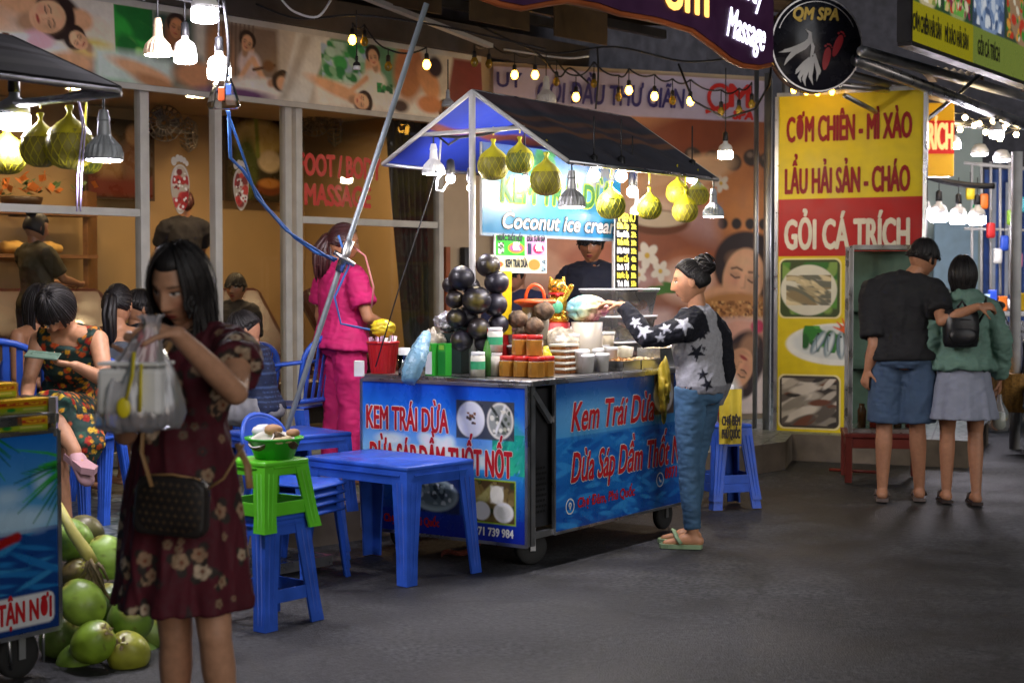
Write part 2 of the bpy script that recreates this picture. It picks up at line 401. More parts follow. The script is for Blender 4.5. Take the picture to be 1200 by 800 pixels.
# terrace: raised floor of the shop with patterned tiles on top
tm = bpy.data.materials.new('terrace_tiles'); tm.use_nodes = True; nt = tm.node_tree; b = nt.nodes['Principled BSDF']; N = nt.nodes.new; L = nt.links.new
tc = N('ShaderNodeTexCoord'); mp = N('ShaderNodeMapping'); mp.inputs['Rotation'].default_value = (0, 0, .3); L(tc.outputs['Object'], mp.inputs[0])
bt = N('ShaderNodeTexBrick'); bt.offset = 0; bt.inputs['Scale'].default_value = 1; bt.inputs['Brick Width'].default_value = .4; bt.inputs['Row Height'].default_value = .4; bt.inputs['Mortar Size'].default_value = .006
bt.inputs['Color1'].default_value = (.26, .28, .27, 1); bt.inputs['Color2'].default_value = (.2, .24, .22, 1); bt.inputs['Mortar'].default_value = (.05, .05, .05, 1); L(mp.outputs[0], bt.inputs[0])
vo = N('ShaderNodeTexVoronoi'); vo.feature = 'DISTANCE_TO_EDGE'; vo.inputs['Scale'].default_value = 9; L(mp.outputs[0], vo.inputs[0])
cr = N('ShaderNodeValToRGB'); cr.color_ramp.elements[0].position = .03; cr.color_ramp.elements[0].color = (.22, .3, .28, 1); cr.color_ramp.elements[1].position = .14; cr.color_ramp.elements[1].color = (1, 1, 1, 1); L(vo.outputs[0], cr.inputs[0])
mm = N('ShaderNodeMix'); mm.data_type = 'RGBA'; mm.blend_type = 'MULTIPLY'; mm.inputs[0].default_value = .9; L(bt.outputs[0], mm.inputs[6]); L(cr.outputs[0], mm.inputs[7]); L(mm.outputs[2], b.inputs['Base Color']); b.inputs['Roughness'].default_value = .35
conc = mat('worn_concrete', (.16, .13, .10), .85, var=.35, scale=5, bump=.5, bscale=40)
A = P0 - w_ * 6; B = P0 + w_ * 6.3
poly = [A, B, Vector((2.25, 12.3, 0)), Vector((3.5, 11.75, 0)), Vector((4.2, 13.5, 0)), Vector((3.5, 19, 0)), A + wn * 10]
g = MB(); V = [Vector((p.x, p.y, -.1)) for p in poly] + [Vector((p.x, p.y, TZ)) for p in poly]; n = len(poly)
g.add(V, [(i, (i + 1) % n, n + (i + 1) % n, n + i) for i in range(n)], 1); g.add(V, [tuple(range(n, 2 * n))], 0)
struct(g, 'terrace_floor', [tm, conc])
# metal drain grate along the terrace edge
alu = mat('aluminium', (.55, .56, .58), .32, 1., var=.1)
white_alu = mat('white_aluminium', (.55, .54, .50), .4, var=.1)
steel = mat('galvanised_steel', (.38, .39, .4), .42, .9, var=.25, scale=5)
dark_steel = mat('dark_steel', (.04, .04, .042), .5, .7, var=.3)
black = mat('black_plastic', (.012, .012, .013), .45)
rubber = mat('rubber', (.02, .02, .02), .8)
def grate(t0, t1, o0, o1):
    c = P0 + w_ * t0
    r = thing('drain_grate', 'slatted metal drain grate by the terrace step behind stacked stools', 'grate', c)
    f = MB()
    for o in (o0, o1): f.bar(P0 + w_ * t0 + wn * o + Z * .045, P0 + w_ * t1 + wn * o + Z * .045, .02, .05)
    for t in (t0 + .012, t1 - .012): f.bar(P0 + w_ * t + wn * (o0 + .012) + Z * .045, P0 + w_ * t + wn * (o1 - .012) + Z * .045, .02, .048)
    f.build('frame', alu, r); f = MB()
    k = int((o1 - o0) / .03)
    for i in range(1, k):
        o = o0 + (o1 - o0) * i / k; f.bar(P0 + w_ * (t0 + .022) + wn * o + Z * .05, P0 + w_ * (t1 - .022) + wn * o + Z * .05, .008, .03)
    f.build('slat', alu, r)
grate(.5, 1.2, -.55, -.1)

# ------------------------------------------------------------------ glass shop front
def glass_mat(name, tint=(1, 1, 1), refl=1.0, rough=.02, haze=0.):
    m = bpy.data.materials.new(name); m.use_nodes = True; nt = m.node_tree; N = nt.nodes.new; L = nt.links.new
    nt.nodes.remove(nt.nodes['Principled BSDF']); out = nt.nodes['Material Output']
    tr = N('ShaderNodeBsdfTransparent'); tr.inputs[0].default_value = (*tint, 1); gl = N('ShaderNodeBsdfGlossy'); gl.inputs['Roughness'].default_value = rough
    fr = N('ShaderNodeFresnel'); fr.inputs[0].default_value = 1.5; mu = N('ShaderNodeMath'); mu.operation = 'MULTIPLY'; mu.inputs[1].default_value = refl; L(fr.outputs[0], mu.inputs[0])
    nz = N('ShaderNodeTexNoise'); nz.inputs['Scale'].default_value = 3; bp = N('ShaderNodeBump'); bp.inputs['Strength'].default_value = .04; L(nz.outputs[0], bp.inputs['Height']); L(bp.outputs[0], gl.inputs['Normal'])
    mx = N('ShaderNodeMixShader'); L(mu.outputs[0], mx.inputs[0]); L(tr.outputs[0], mx.inputs[1]); L(gl.outputs[0], mx.inputs[2]); L(mx.outputs[0], out.inputs['Surface'])
    if haze:
        d1, d2, a1, a2 = N('ShaderNodeBsdfDiffuse'), N('ShaderNodeBsdfTranslucent'), N('ShaderNodeMixShader'), N('ShaderNodeMixShader'); d1.inputs[0].default_value = d2.inputs[0].default_value = (.8, .8, .8, 1); a1.inputs[0].default_value = .4; a2.inputs[0].default_value = haze
        L(d1.outputs[0], a1.inputs[1]); L(d2.outputs[0], a1.inputs[2]); L(mx.outputs[0], a2.inputs[1]); L(a1.outputs[0], a2.inputs[2]); L(a2.outputs[0], out.inputs['Surface'])
    MATS[name] = m; return m
window_glass = glass_mat('window_glass', (.9, .92, .9), .9)
clear_plastic = glass_mat('clear_plastic', (.9, .91, .92), 1.2, .12, .2)
thin_clear = glass_mat('thin_clear', (.93, .94, .95), 1.2, .1)
jar_glass = glass_mat('jar_glass', (.93, .95, .95), 1.2, .04)

shop = thing('glass_shopfront', 'aluminium framed glass front of massage shop with sliding doors', 'shopfront', G(0, TZ))
fr = MB(); ZT = 2.72; ZR = 1.87
tA, tB, tC, tD, tE = -3.2, Gt(168), Gt(254), Gt(342), Gt(514)
for t, wd in ((tA, .07), (tB, .07), (tC, .06), (tD - .05, .06), (tD + .05, .06), (tE, .05)):
    fr = MB(); fr.box(G(t, (TZ + ZT) / 2), (wd, .07, ZT - TZ), rz=math.atan2(w_.y, w_.x), b=.004); fr.build('door_post', white_alu, shop)
for ta, tb in ((tA, tB), (tD + .05, tE)): fr = MB(); fr.bar(G(ta + .036, ZR), G(tb - .036, ZR), .055, .05); fr.build('rail', white_alu, shop)
for ta, tb in ((tA, tB), (tB, tC), (tC, tD - .05), (tD + .05, tE)):
    fr = MB(); fr.bar(G(ta + .036, TZ + .05), G(tb - .036, TZ + .05), .05, .09); fr.build('rail', white_alu, shop)
for ta, tb, za, zb in ((tA, tB, ZR + .03, ZT), (tA, tB, TZ + .1, ZR - .03), (tD + .05, tE, ZR + .03, ZT), (tD + .05, tE, TZ + .1, ZR - .03), (tC, tD - .05, TZ + .1, ZT)):
    g = MB(); g.add([G(ta + .03, za), G(tb - .03, za), G(tb - .03, zb), G(ta + .03, zb)], [(0, 1, 2, 3)])
    g.build('pane', window_glass, shop)
red_vinyl = mat('red_vinyl', (.55, .02, .015), .4, var=.08)
Mx = plane_M(G(Gt(350), 0, -.012), w_, Z)
tw = Gt(445) - Gt(350)
g = MB()
text_mb('FOOT / BODY', .155, tw, .008, M=plane_M(G(Gt(350), 2.2, -.012), w_, Z), mb=g); g.build('lettering', red_vinyl, shop); g = MB()
text_mb('MASSAGE', .15, (Gt(433) - Gt(357)), .008, M=plane_M(G(Gt(357), 1.985, -.012), w_, Z), mb=g)
g.build('lettering', red_vinyl, shop)
# foot reflexology stickers on the glass
def foot_sticker(px, py, label, s=1.0):
    a = Art(30, 66, 90, 'b8a892'); t = Gt(px, -.02); z = 1.4 + (333 - py) / F * G(t).y
    R = random.Random(px)
    a.speckle(4, 16, 26, 62, 16, 5, ['a51c1c', 'c23a30', '7d2a22', 'dcd2c4'], px); a.speckle(6, 20, 24, 60, 30, 1.5, ['e8e0d4', '6a1c18', 'b03428'], px + 1)
    out = []
    for k in range(60):
        q = 2 * PI * k / 60; rx, ry = 12 * (1 - .22 * math.sin(q)), 27; out.append((15 + rx * math.cos(q), 38 + ry * math.sin(q)))
    P = plane_M(G(t, z, -.015), w_, Z)
    g = MB(); g.prism([((x - 15) / 100 * s, (33 - y) / 100 * s) for x, y in out], -.004, P)
    r = thing('foot_sticker', label, 'sticker', G(t, z, -.02)); g.build('backing', mat('sticker_white', (.55, .5, .44), .5), r)
    me = a.mesh('sole', lambda x, y: P @ Vector(((x - 15) / 100 * s, (33 - y) / 100 * s, .003)))
    bm = bmesh.new(); bm.from_mesh(me); Pi = P.inverted(); kill = []
    for f in bm.faces:
        q = Pi @ f.calc_center_median()
        if (q.x / (.112 * s)) ** 2 + ((q.y + .05 * s) / (.255 * s)) ** 2 > 1: kill.append(f)
    bmesh.ops.delete(bm, geom=kill, context='FACES'); bm.to_mesh(me); bm.free()
    link_mesh('sole', me, painted('print_matte', .5, var=.05), r)
    for k in range(5):
        g = MB(); rr = (.036, .03, .028, .026, .022)[k] * s; x = (-.085, -.035, .008, .05, .085)[k] * s; y = (.25, .285, .28, .265, .235)[k] * s
        g.prism([(x + rr * math.cos(2 * PI * i / 14), y + 1.35 * rr * math.sin(2 * PI * i / 14)) for i in range(14)], .004, P); g.build('toe', mat('sticker_white'), r)
foot_sticker(213, 217, 'red and white foot chart sticker on the glass above the staff member', .62)
foot_sticker(284, 218, 'red and white foot chart sticker overlapping the framed spa picture', .55)

# interior of the massage room
ochre = mat('ochre_wall', (.40, .265, .125), .7, var=.1, scale=2)
cream = mat('cream_paint', (.46, .36, .25), .7, var=.12, scale=3)
def wallbox(name, a, b2, thick, z0, z1, m, label, nrm=wn):
    g = MB(); d = (b2 - a).normalized(); up = nrm
    V = []
    for z in (z0, z1):
        for p in (a, b2, b2 + nrm * thick, a + nrm * thick): V.append(Vector((p.x, p.y, z)))
    g.add(V, [(3, 2, 1, 0), (4, 5, 6, 7), (0, 1, 5, 4), (1, 2, 6, 5), (2, 3, 7, 6), (3, 0, 4, 7)])
    o = solo(g, name, m, label, 'wall', (a.x, a.y, z0)); return o
IB = 3.0
wallbox('back_wall', G(-4.5, 0, IB), G(4.2, 0, IB), .15, TZ, 2.95, ochre, 'plain ochre back wall of the massage room behind the glass')
wallbox('side_wall', G(4.0, 0, .35), G(4.0, 0, IB - .002), .12, TZ, 2.95, ochre, 'ochre side wall of the massage room behind the dark curtain', nrm=w_)
wallbox('end_wall', G(-4.4, 0, .05), G(-4.4, 0, IB - .002), .12, TZ, 2.95, ochre, 'ochre end wall of the massage room past the recliners', nrm=-w_)
g = MB(); g.add([G(-4.6, 2.955, .03), G(4.2, 2.955, .03), G(4.2, 2.955, IB + .1), G(-4.6, 2.955, IB + .1)], [(0, 1, 2, 3)]); struct(g, 'ceiling', cream)
wallbox('upper_wall', G(-6, 0, .3), G(7, 0, .3), .2, 3.2, 9, mat('night_wall', (.08, .08, .10), .8, var=.4), 'dark upper wall of the massage shop above the awning')
# pillar between glass and poster
pil = thing('shop_pillar', 'cream painted pillar between glass front and large spa poster', 'pillar', G(3.15, TZ))
g = MB(); ta, tb = Gt(522), Gt(576); g.box(G((ta + tb) / 2, (TZ + 3.3) / 2 + .1, .12), (tb - ta, .2, 3.1), rz=math.atan2(w_.y, w_.x), b=.004); g.build('shaft', cream, pil)
wood_red = mat('orange_wood', (.30, .075, .02), .5, var=.2, scale=6)
g = MB(); g.box(G(ta + .02, .95, .0), (.05, .03, 1.5), rz=math.atan2(w_.y, w_.x), b=.004); g.build('wood_trim', wood_red, pil)
g = MB(); g.box(G((ta + tb) / 2 - .05, 1.62, -.02), (.1, .06, .16), rz=math.atan2(w_.y, w_.x), b=.01); g.build('switch_box', black, pil)
# curtain
cm = mat('curtain_cloth', (.045, .038, .036), .9, var=.2)
t0, t1 = Gt(455, .2), Gt(512, .2); g = MB()
def cfn(u, v):
    nar = 1 - .45 * v * (1 - u)
    t = t1 - (t1 - t0) * (1 - u) * nar
    return G(t, 2.7 - 1.9 * v, .22 + .045 * math.sin(u * 46 + 1.2 * math.sin(v * 3)) * (.6 + .4 * v))
g.grid(cfn, 110, 24); solo(g, 'curtain', cm, 'dark grey gathered curtain behind the glass beside the pillar', 'curtain', G(t0, .8, .2))
# recliner chairs
vinyl = mat('maroon_vinyl', (.035, .008, .008), .38, var=.2, coat=.2); vinyl2 = mat('brown_vinyl', (.02, .009, .008), .4, var=.2)
def recliner(px, py, Y, lab, rz=.75, vm=vinyl):
    p = at(px, py, Y); p.z = TZ; r = thing('massage_recliner', lab, 'recliner', p, rz, 'recliners in the massage room')
    L2 = lambda mb, nm: mb.build(nm, vm, r, world=False)
    g = MB(); g.box((0, 0, .42), (.58, .62, .2), b=.06); L2(g, 'seat'); g = MB(); M = Matrix.Rotation(.75, 4, 'X'); g.box((0, .55, .78), (.58, .2, .95), M=Matrix.Rotation(-.75, 4, 'X'), b=.07); L2(g, 'backrest')
    g = MB(); g.box((0, -.6, .4), (.52, .6, .16), b=.06); L2(g, 'leg_rest')
    for x in (-.37, .37): g = MB(); g.box((x, .05, .42), (.15, .8, .44), b=.05); L2(g, 'armrest')
    g = MB(); g.box((0, .0, .2), (.5, .9, .22)); g.build('base', mat('brown_vinyl'), r, world=False)
for a in ((285, 400, 12.2, 'dark maroon recliner with raised back under the framed spa picture'), (335, 400, 12.6, 'dark recliner partly hidden by the seated boy and window frame'), (452, 395, 13.2, 'dark recliner in front of the curtain beside the pink tunic'), (140, 400, 11.6, 'maroon recliner behind the ponytailed diner and the glass'), (60, 400, 11.4, 'dark recliner under the small wooden shelf in the massage room')): recliner(*a[:3], a[3])
# picture, fans, shelf, flowers
pa = Art(60, 66, 70, '2b2416'); pa.ell(34, 16, 26, 14, 'c9b26a', soft=6); pa.ell(20, 40, 12, 26, '4f5a26', soft=6); pa.ell(44, 34, 12, 9, 'd9c7a4', soft=3); pa.ell(44, 55, 14, 7, '6a2f10', soft=2); pa.ell(44, 52, 11, 4, 'b5793b', soft=2); pa.line([(30, 0), (32, 30)], 4, '7c8a30', 2)
p = at(298, 187, 14.55); Mp = plane_M(p, w_, Z)
r = thing('framed_picture', 'green and brown spa picture hung on the ochre wall', 'picture', p)
g = MB(); g.bar(p - w_ * .37, p + w_ * .37, .8, .02, up=wn); g.build('frame', mat('dark_wood', (.05, .025, .012), .5, var=.25), r)
link_mesh('print', pa.mesh('print', lambda x, y: p + w_ * (x - 30) / 100 * 1.15 + Z * (33 - y) / 100 * 1.15 - wn * .028), painted('print_gloss', .3, var=.04), r)
fanm = mat('fan_grey', (.22, .2, .17), .4, .6)
def wall_fan(px, py, lab):
    p = at(px, py, 13.6 if px < 300 else 14.6); r = thing('wall_fan', lab, 'fan', p)
    for s, nm in ((-.14, 'cage'), (.14, 'cage')):
        g = MB(); c = p + w_ * s * (.9) - wn * .1 + Z * (-.02 if s > 0 else .06)
        ax = (-wn * .6 + w_ * s * 4).normalized(); x, y, dd = frame_from(ax)
        for k in range(18):
            a = 2 * PI * k / 18; q = x * math.cos(a) + y * math.sin(a); g.tube([c + dd * .07 + q * .02, c + dd * .06 + q * .11, c + q * .155, c - dd * .06 + q * .1], .006, 5)
        for rr_, h in ((.155, 0), (.11, .06), (.06, .065)): g.tube([c + dd * h + (x * math.cos(2 * PI * k / 20) + y * math.sin(2 * PI * k / 20)) * rr_ for k in range(21)], .006, 5)
        g.build(nm, fanm, r); g = MB()
        for k in range(3):
            a = 2 * PI * k / 3; q = x * math.cos(a) + y * math.sin(a); t_ = dd.cross(q); g.add([c + q * .02 - t_ * .02, c + q * .13 - t_ * .05, c + q * .13 + t_ * .05 + dd * .02, c + q * .02 + t_ * .02], [(0, 1, 2, 3)])
        g.build('blade', mat('fan_blade', (.1, .09, .08), .4), r)
    g = MB(); g.bar(p, p + wn * (13.4 - 12.9) * 0 + wn * .3, .05, .05); g.bar(p - w_ * .13 - wn * .1, p + w_ * .13 - wn * .1, .03, .03); g.build('bracket', fanm, r)
wall_fan(199, 155, 'grey twin wall fan above the staff member with red hair'); wall_fan(372, 150, 'grey twin wall fan above the red window lettering')
p = at(15, 300, 12.45); r = thing('wall_shelf', 'wooden shelf with yellow towels below the window rail', 'shelf', p)
wood = mat('brown_wood', (.18, .08, .03), .5, var=.25, scale=5, stretch=(1, 6, 6))
for k, z in enumerate((-.35, .0, .35)): g = MB(); g.bar(p - w_ * .7 + Z * z - wn * .0, p + w_ * .7 + Z * z, .3, .03); g.build('board', wood, r)
for s in (-.7, .7): g = MB(); g.bar(p + w_ * s * 1.03 + Z * -.55, p + w_ * s * 1.03 + Z * .55, .3, .04); g.build('side_panel', wood, r)
for k in range(3):
    c = p + w_ * (-.3 + .3 * k) + Z * .065; g = MB(); g.ball(c, (.13, .12, .06), f=lambda q: 1 + .1 * math.sin(q.x * 7 + q.y * 5)); solo(g, 'rolled_towel', mat('yellow_towel', (.5, .3, .08), .9, bump=.3), ['yellow towel at one end of the wooden shelf', 'yellow towel in the middle of the wooden shelf', 'yellow towel nearest the window post on the wooden shelf'][k], 'towel', c)
p = at(25, 228, 12.5); r = thing('flower_arrangement', 'orange flower arrangement in a dark pot above the window rail', 'flowers', p)
g = MB(); g.lathe([(.1, -.16), (.16, -.04), (.17, .0), (.15, 0)], p + Z * -.02); g.build('pot', mat('dark_wood'), r)
g = MB(); R = random.Random(2)
for k in range(90):
    q = Vector((R.gauss(0, .22), R.gauss(0, .1), abs(R.gauss(.03, .07)))); a = Vector((R.uniform(-1, 1), R.uniform(-1, 1), R.uniform(0, 1))) * .05; bb = Vector((R.uniform(-1, 1), R.uniform(-1, 1), R.uniform(-.5, 1))) * .05; g.add([p + q, p + q + a, p + q + a + bb, p + q + bb], [(0, 1, 2, 3)], m=R.choice((0, 0, 1)))
g.build('blossom', [mat('orange_petal', (.55, .16, .03), .6), mat('leaf_dark', (.04, .08, .02), .6)], r)
p = at(143, 230, 13.0); ppa = Art(60, 60, 50, '3a2a1c'); ppa.ell(20, 34, 12, 22, '8c6a48', soft=6); ppa.ell(42, 30, 10, 24, '6b4630', soft=6); ppa.ell(42, 10, 7, 8, 'b58d66', soft=3); ppa.rect(0, 44, 60, 60, '5e1f16', soft=8)
p = at(140, 187, 13.45); r = thing('wall_poster', 'small dim poster of figures on ochre wall near the first window post', 'poster', p); g = MB(); g.bar(p - w_ * .36, p + w_ * .36, .7, .015, up=wn); g.build('frame', mat('dark_wood'), r)
link_mesh('print', ppa.mesh('print', lambda x, y: p + w_ * (x - 30) / 100 * 1.1 + Z * (30 - y) / 100 * 1.1 - wn * .02), painted('print_gloss'), r)

# ------------------------------------------------------------------ lamps
def emis(name, col, s):
    if name in MATS: return MATS[name]
    return mat(name, (.8, .8, .8), .4, var=0, rvar=0, emit=col, estr=s)
E_ROOM = emis('room_lamp', 'ffd9a4', 185)
E_LED = emis('led_white', 'f6f0ff', 230)
E_LED2 = emis('led_neutral', 'ffeccc', 200)
E_AMB = emis('amber_filament', 'ffb83c', 15)
OFFB = mat('amber_glass_off', (.30, .19, .02), .15, var=.1, trans=.3)
grey_shell = mat('lamp_grey', (.34, .36, .38), .45, .2)
white_shell = mat('lamp_white', (.7, .7, .68), .4)
for k, (px, Y) in enumerate(((90, 11.9), (230, 12.4), (330, 12.9), (430, 13.6), (-60, 11.5))):
    p = at(px, 100, Y); p.z = 2.93; r = thing('ceiling_downlight', ['warm round downlight over the shelf end of the massage room', 'warm round downlight over the staff member', 'warm round downlight over the recliner pair', 'warm round downlight near the curtain', 'warm round downlight above the first recliners'][k], 'downlight', p, group='massage room ceiling lamps')
    g = MB(); g.lathe([(.1, .02), (.1, -.02), (.085, -.03), (.085, .0)], p); g.build('rim', white_shell, r)
    g = MB(); g.lathe([(.08, 0), (.08, -.02), (.01, -.025)], p); g.build('diffuser', E_ROOM, r)

# ------------------------------------------------------------------ massage banner over the glass
BO = -.14; tL, tR = -4.2, Gt(567, BO); BW = (tR - tL) * 100; zb0, zb1 = 2.70, 3.20; a = Art(BW, 50, 900, 'b9b2a4')
X = lambda px: (Gt(px, BO) - tL) * 100
PX = lambda pa_, col, y0, y1, px0, px1, soft=2: a.poly([(X(px0), y0), (X(px1), y0), (X(px1), y1), (X(px0), y1)], col, soft)
SK, SKd, HR = 'cf9f78', 'a87854', '2c1d18'
PX(0, 'cfc9bd', 0, 50, -200, 150); a.ell(X(-80), 20, 60, 14, SK, soft=8); a.ell(X(30), 8, 40, 9, SK, 10, 6); a.ell(X(62), 14, 17, 13, SK, 20, 3); a.ell(X(80), 8, 15, 8, HR, 30, 3); a.ell(X(52), 27, 10, 6, 'd9a9b5', 0, 3)
a.line([(X(50), 14), (X(58), 15)], 1, '4a2c22', .8); a.line([(X(66), 12), (X(73), 11)], 1, '4a2c22', .8); a.ell(X(62), 20, 3, 1.2, 'b0504a', 0, 1)
a.ell(X(105), 22, 24, 12, 'e0cdb8', 0, 5); a.ell(X(95), 29, 10, 7, HR, 20, 3); a.ell(X(100), 14, 9, 7, SK, 0, 3); a.ell(X(115), 32, 16, 7, 'd8c36a', 0, 4); a.ell(X(30), 33, 30, 5, 'f0ece0', 0, 3); a.speckle(X(0), 28, X(60), 36, 16, 2.4, ['f6f2e6', 'd8e0b0', '55301c'], 4)
for q in (45, 55, 65, 75): a.ell(X(q), 39, 2.6, 1.5, '2b2522', 0, 1)
a.face(X(62), 15, 13, 75, 'd9a882'); a.face(X(97), 27, 7, -60); a.ell(X(52), 31, 10, 5, 'd9a9b5', 0, 3); PX(0, '8fa58a', 0, 50, 150, 185, 8); a.speckle(X(140), 0, X(185), 34, 60, 7, ['2f9a3a', '57b848', '1d6b2e', '8fcf6a'], 3, 30, 1.6); a.ell(X(105), 47, 26, 9, '55505c', -8, 4); a.ell(X(75), 45, 26, 9, SK, -14, 5); a.ell(X(140), 42, 14, 9, '3f9a4a', 0, 4)
PX(0, 'bfd0c8', 30, 50, 115, 215, 6); a.ell(X(172), 42, 26, 5, SK, 14, 3); a.ell(X(185), 48, 18, 4, SKd, 10, 3)
PX(0, '27463d', 0, 32, 185, 232, 7); PX(0, '4b5a50', 28, 50, 205, 240, 7); a.ell(X(212), 14, 9, 12, '8c5a40', 0, 5); a.ell(X(236), 40, 20, 9, 'b5805c', 0, 5)
PX(0, '7a6758', 0, 50, 246, 330, 5); a.ell(X(262), 25, 12, 22, SKd, 0, 6)
for k in range(9): a.line([(X(262 + k * 5), 0), (X(258 + k * 5), 40)], 1.2, '5d4c40', 1)
a.ell(X(293), 10, 6, 6, HR, 0, 2); a.ell(X(295), 17, 5, 6, SK, 0, 2); a.ell(X(296), 28, 10, 10, 'cdb9b2', 0, 4); a.line([(X(300), 24), (X(312), 38)], 5, SK, 2); a.line([(X(296), 26), (X(284), 38)], 4, SK, 2); a.line([(X(300), 31), (X(325), 26)], 2.2, '4a2f20', 1); a.ell(X(318), 27, 5, 4, '6b4630', 0, 2)
a.face(X(294), 13, 6, 20, SK); a.ell(X(310), 44, 30, 8, 'ddd5cb', 0, 4); a.face(X(331), 37, 7, 80); a.ell(X(330), 37, 7, 7, HR, 0, 2); a.ell(X(333), 38, 5, 5, SK, 0, 2); a.ell(X(280), 49, 30, 4, '5d3a66', 0, 3)
a.poly([(X(352), 0), (X(392), 0), (X(362), 50), (X(330), 50)], 'c9cac4', 3); a.poly([(X(360), 0), (X(372), 0), (X(338), 50), (X(328), 50)], 'aaa69c', 5)
a.poly([(X(392), 0), (X(476), 0), (X(470), 34), (X(372), 34)], '5d8c6a', 3); a.speckle(X(380), 2, X(440), 32, 120, 4, ['2c7a44', '7fb08a', 'a8c8b8', '3f9a52', '9bb4c8'], 6, 20, 1.4)
PX(0, 'd9d2c6', 32, 50, 372, 540, 5); a.ell(X(440), 18, 8, 11, SK, 0, 2); a.ell(X(441), 7, 6, 5, HR, 0, 2); a.ell(X(440), 28, 13, 9, 'e0d6c4', 0, 4); a.ell(X(400), 38, 30, 5, SK, 14, 3); a.ell(X(425), 46, 8, 6, '40303c', 0, 2); a.line([(X(432), 26), (X(412), 38)], 4, SK, 2)
a.face(X(441), 10, 6.5, -10); a.face(X(425), 44, 7.5, 95); a.face(X(486), 8, 7, 25, 'b98058'); a.face(X(525), 43, 7, -80); a.face(X(212), 10, 7, 15, 'b98058'); a.speckle(X(444), 28, X(462), 36, 10, 3, ['1e5a38', '2f8a4a'], 8); a.ell(X(482), 16, 16, 24, 'a86d48', 15, 6); a.ell(X(505), 22, 10, 16, 'c98d62', -30, 4); a.ell(X(513), 10, 8, 8, '2f2230', 0, 3); a.ell(X(505), 40, 14, 7, 'c07c52', 0, 3); a.ell(X(470), 44, 9, 5, '3c2c30', 0, 3); a.ell(X(525), 43, 7, 5, HR, 0, 2)
a.poly([(X(535), 0), (X(580), 0), (X(580), 50), (X(520), 50)], '6b3230', 4); a.noise(.1, .25, 3); a.noise(.06, 1.5, 4); a.C = np.clip(a.C * 1.3, 0, .85)
ban = thing('spa_banner', 'long printed banner of massage photographs above the glass front', 'banner', G(0, zb0, BO))
printm = painted('print_vinyl', .45, var=.05)
link_mesh('print', a.mesh('print', lambda x, y: G(tL + x / 100, zb1 - y / 100, BO + .03 * (1 - y / 50))), printm, ban)
g = MB(); g.bar(G(tL, zb1 + .02, BO + .05), G(tR, zb1 + .02, BO + .05), .05, .04); g.bar(G(tL, zb0 - .02, BO + .02), G(tR, zb0 - .02, BO + .02), .04, .035); g.build('frame', white_alu, ban)
g = MB(); g.add([G(tL, zb0, BO + .04), G(tR, zb0, BO + .04), G(tR, zb1, BO + .05), G(tL, zb1, BO + .05)], [(0, 1, 2, 3)]); g.build('backing', steel, ban)

# ------------------------------------------------------------------ large spa poster on the next wall
Q0 = at(577, 300, 12.78); Q1 = at(899, 300, 13.72); Q0.z = Q1.z = 0; qd = (Q1 - Q0).normalized(); qn = Vector((qd.y, -qd.x, 0)); PWc = (Q1 - Q0).length * 100
wallbox('poster_wall', Q0 - qd * .1 - qn * .02, Q1 + qd * .05 - qn * .02, .15, TZ, 3.24, cream, 'cream wall carrying the tall spa poster beside the pillar', nrm=-qn)
a = Art(PWc, 295, 330, 'c0804e'); X = lambda px: (px - 577) / 322 * PWc
Yc = lambda py: (3.2 - (1.4 - (py - 333) / F * 13.5)) * 100
a.vgrad(0, 36, PWc, 295, 'b06a3c', '8c5a42'); a.noise(.2, .03, 2)
a.ell(X(760), Yc(190), 90, 40, 'd39a6c', -20, 30); a.ell(X(810), Yc(160), 80, 24, '7a3d24', -10, 20); a.ell(X(850), Yc(235), 60, 30, 'c07a44', 0, 26); a.ell(X(890), Yc(250), 40, 20, 'd08a50', 0, 14)
for k, q in enumerate((735, 757, 780, 805, 830, 855, 878, 897)): a.ell(X(q), Yc(184 + 3 * (k % 3)), 8.5, 7.5, '3a2f2a', 0, 2); a.ell(X(q) - 2, Yc(182 + 3 * (k % 3)) - 1, 3, 2.5, '7d6a5c', 0, 2)
for k in range(4): a.ell(X(842 + 17 * k), Yc(262), 5, 5, '2b201c', 0, 2)
a.rect(X(735), Yc(245), X(835), 295, 'b48c88', 16); a.ell(X(790), Yc(395), 40, 30, 'c8a8a4', 0, 14); a.ell(X(775), Yc(345), 24, 12, '8a5a48', -10, 8); a.rect(0, Yc(235), X(735), 295, 'c9a894', 8); a.ell(X(650), Yc(285), 60, 16, 'c88a70', 12, 6); a.ell(X(610), Yc(300), 50, 12, 'd8a48a', 20, 5); a.ell(X(690), Yc(300), 30, 10, 'b87058', -10, 5); a.rect(0, Yc(330), X(735), 295, 'b07a68', 12)
a.ell(X(770), Yc(290), 46, 22, '8a5038', 10, 18); a.ell(X(765), Yc(250), 26, 14, 'd9b8a0', 0, 14)
a.ell(X(820), Yc(340), 34, 40, '8a4a2c', 0, 14); a.ell(X(806), Yc(325), 28, 20, 'b87048', 0, 16); a.line([(X(800), Yc(352)), (X(850), Yc(300))], 6, 'c88a5c', 5)
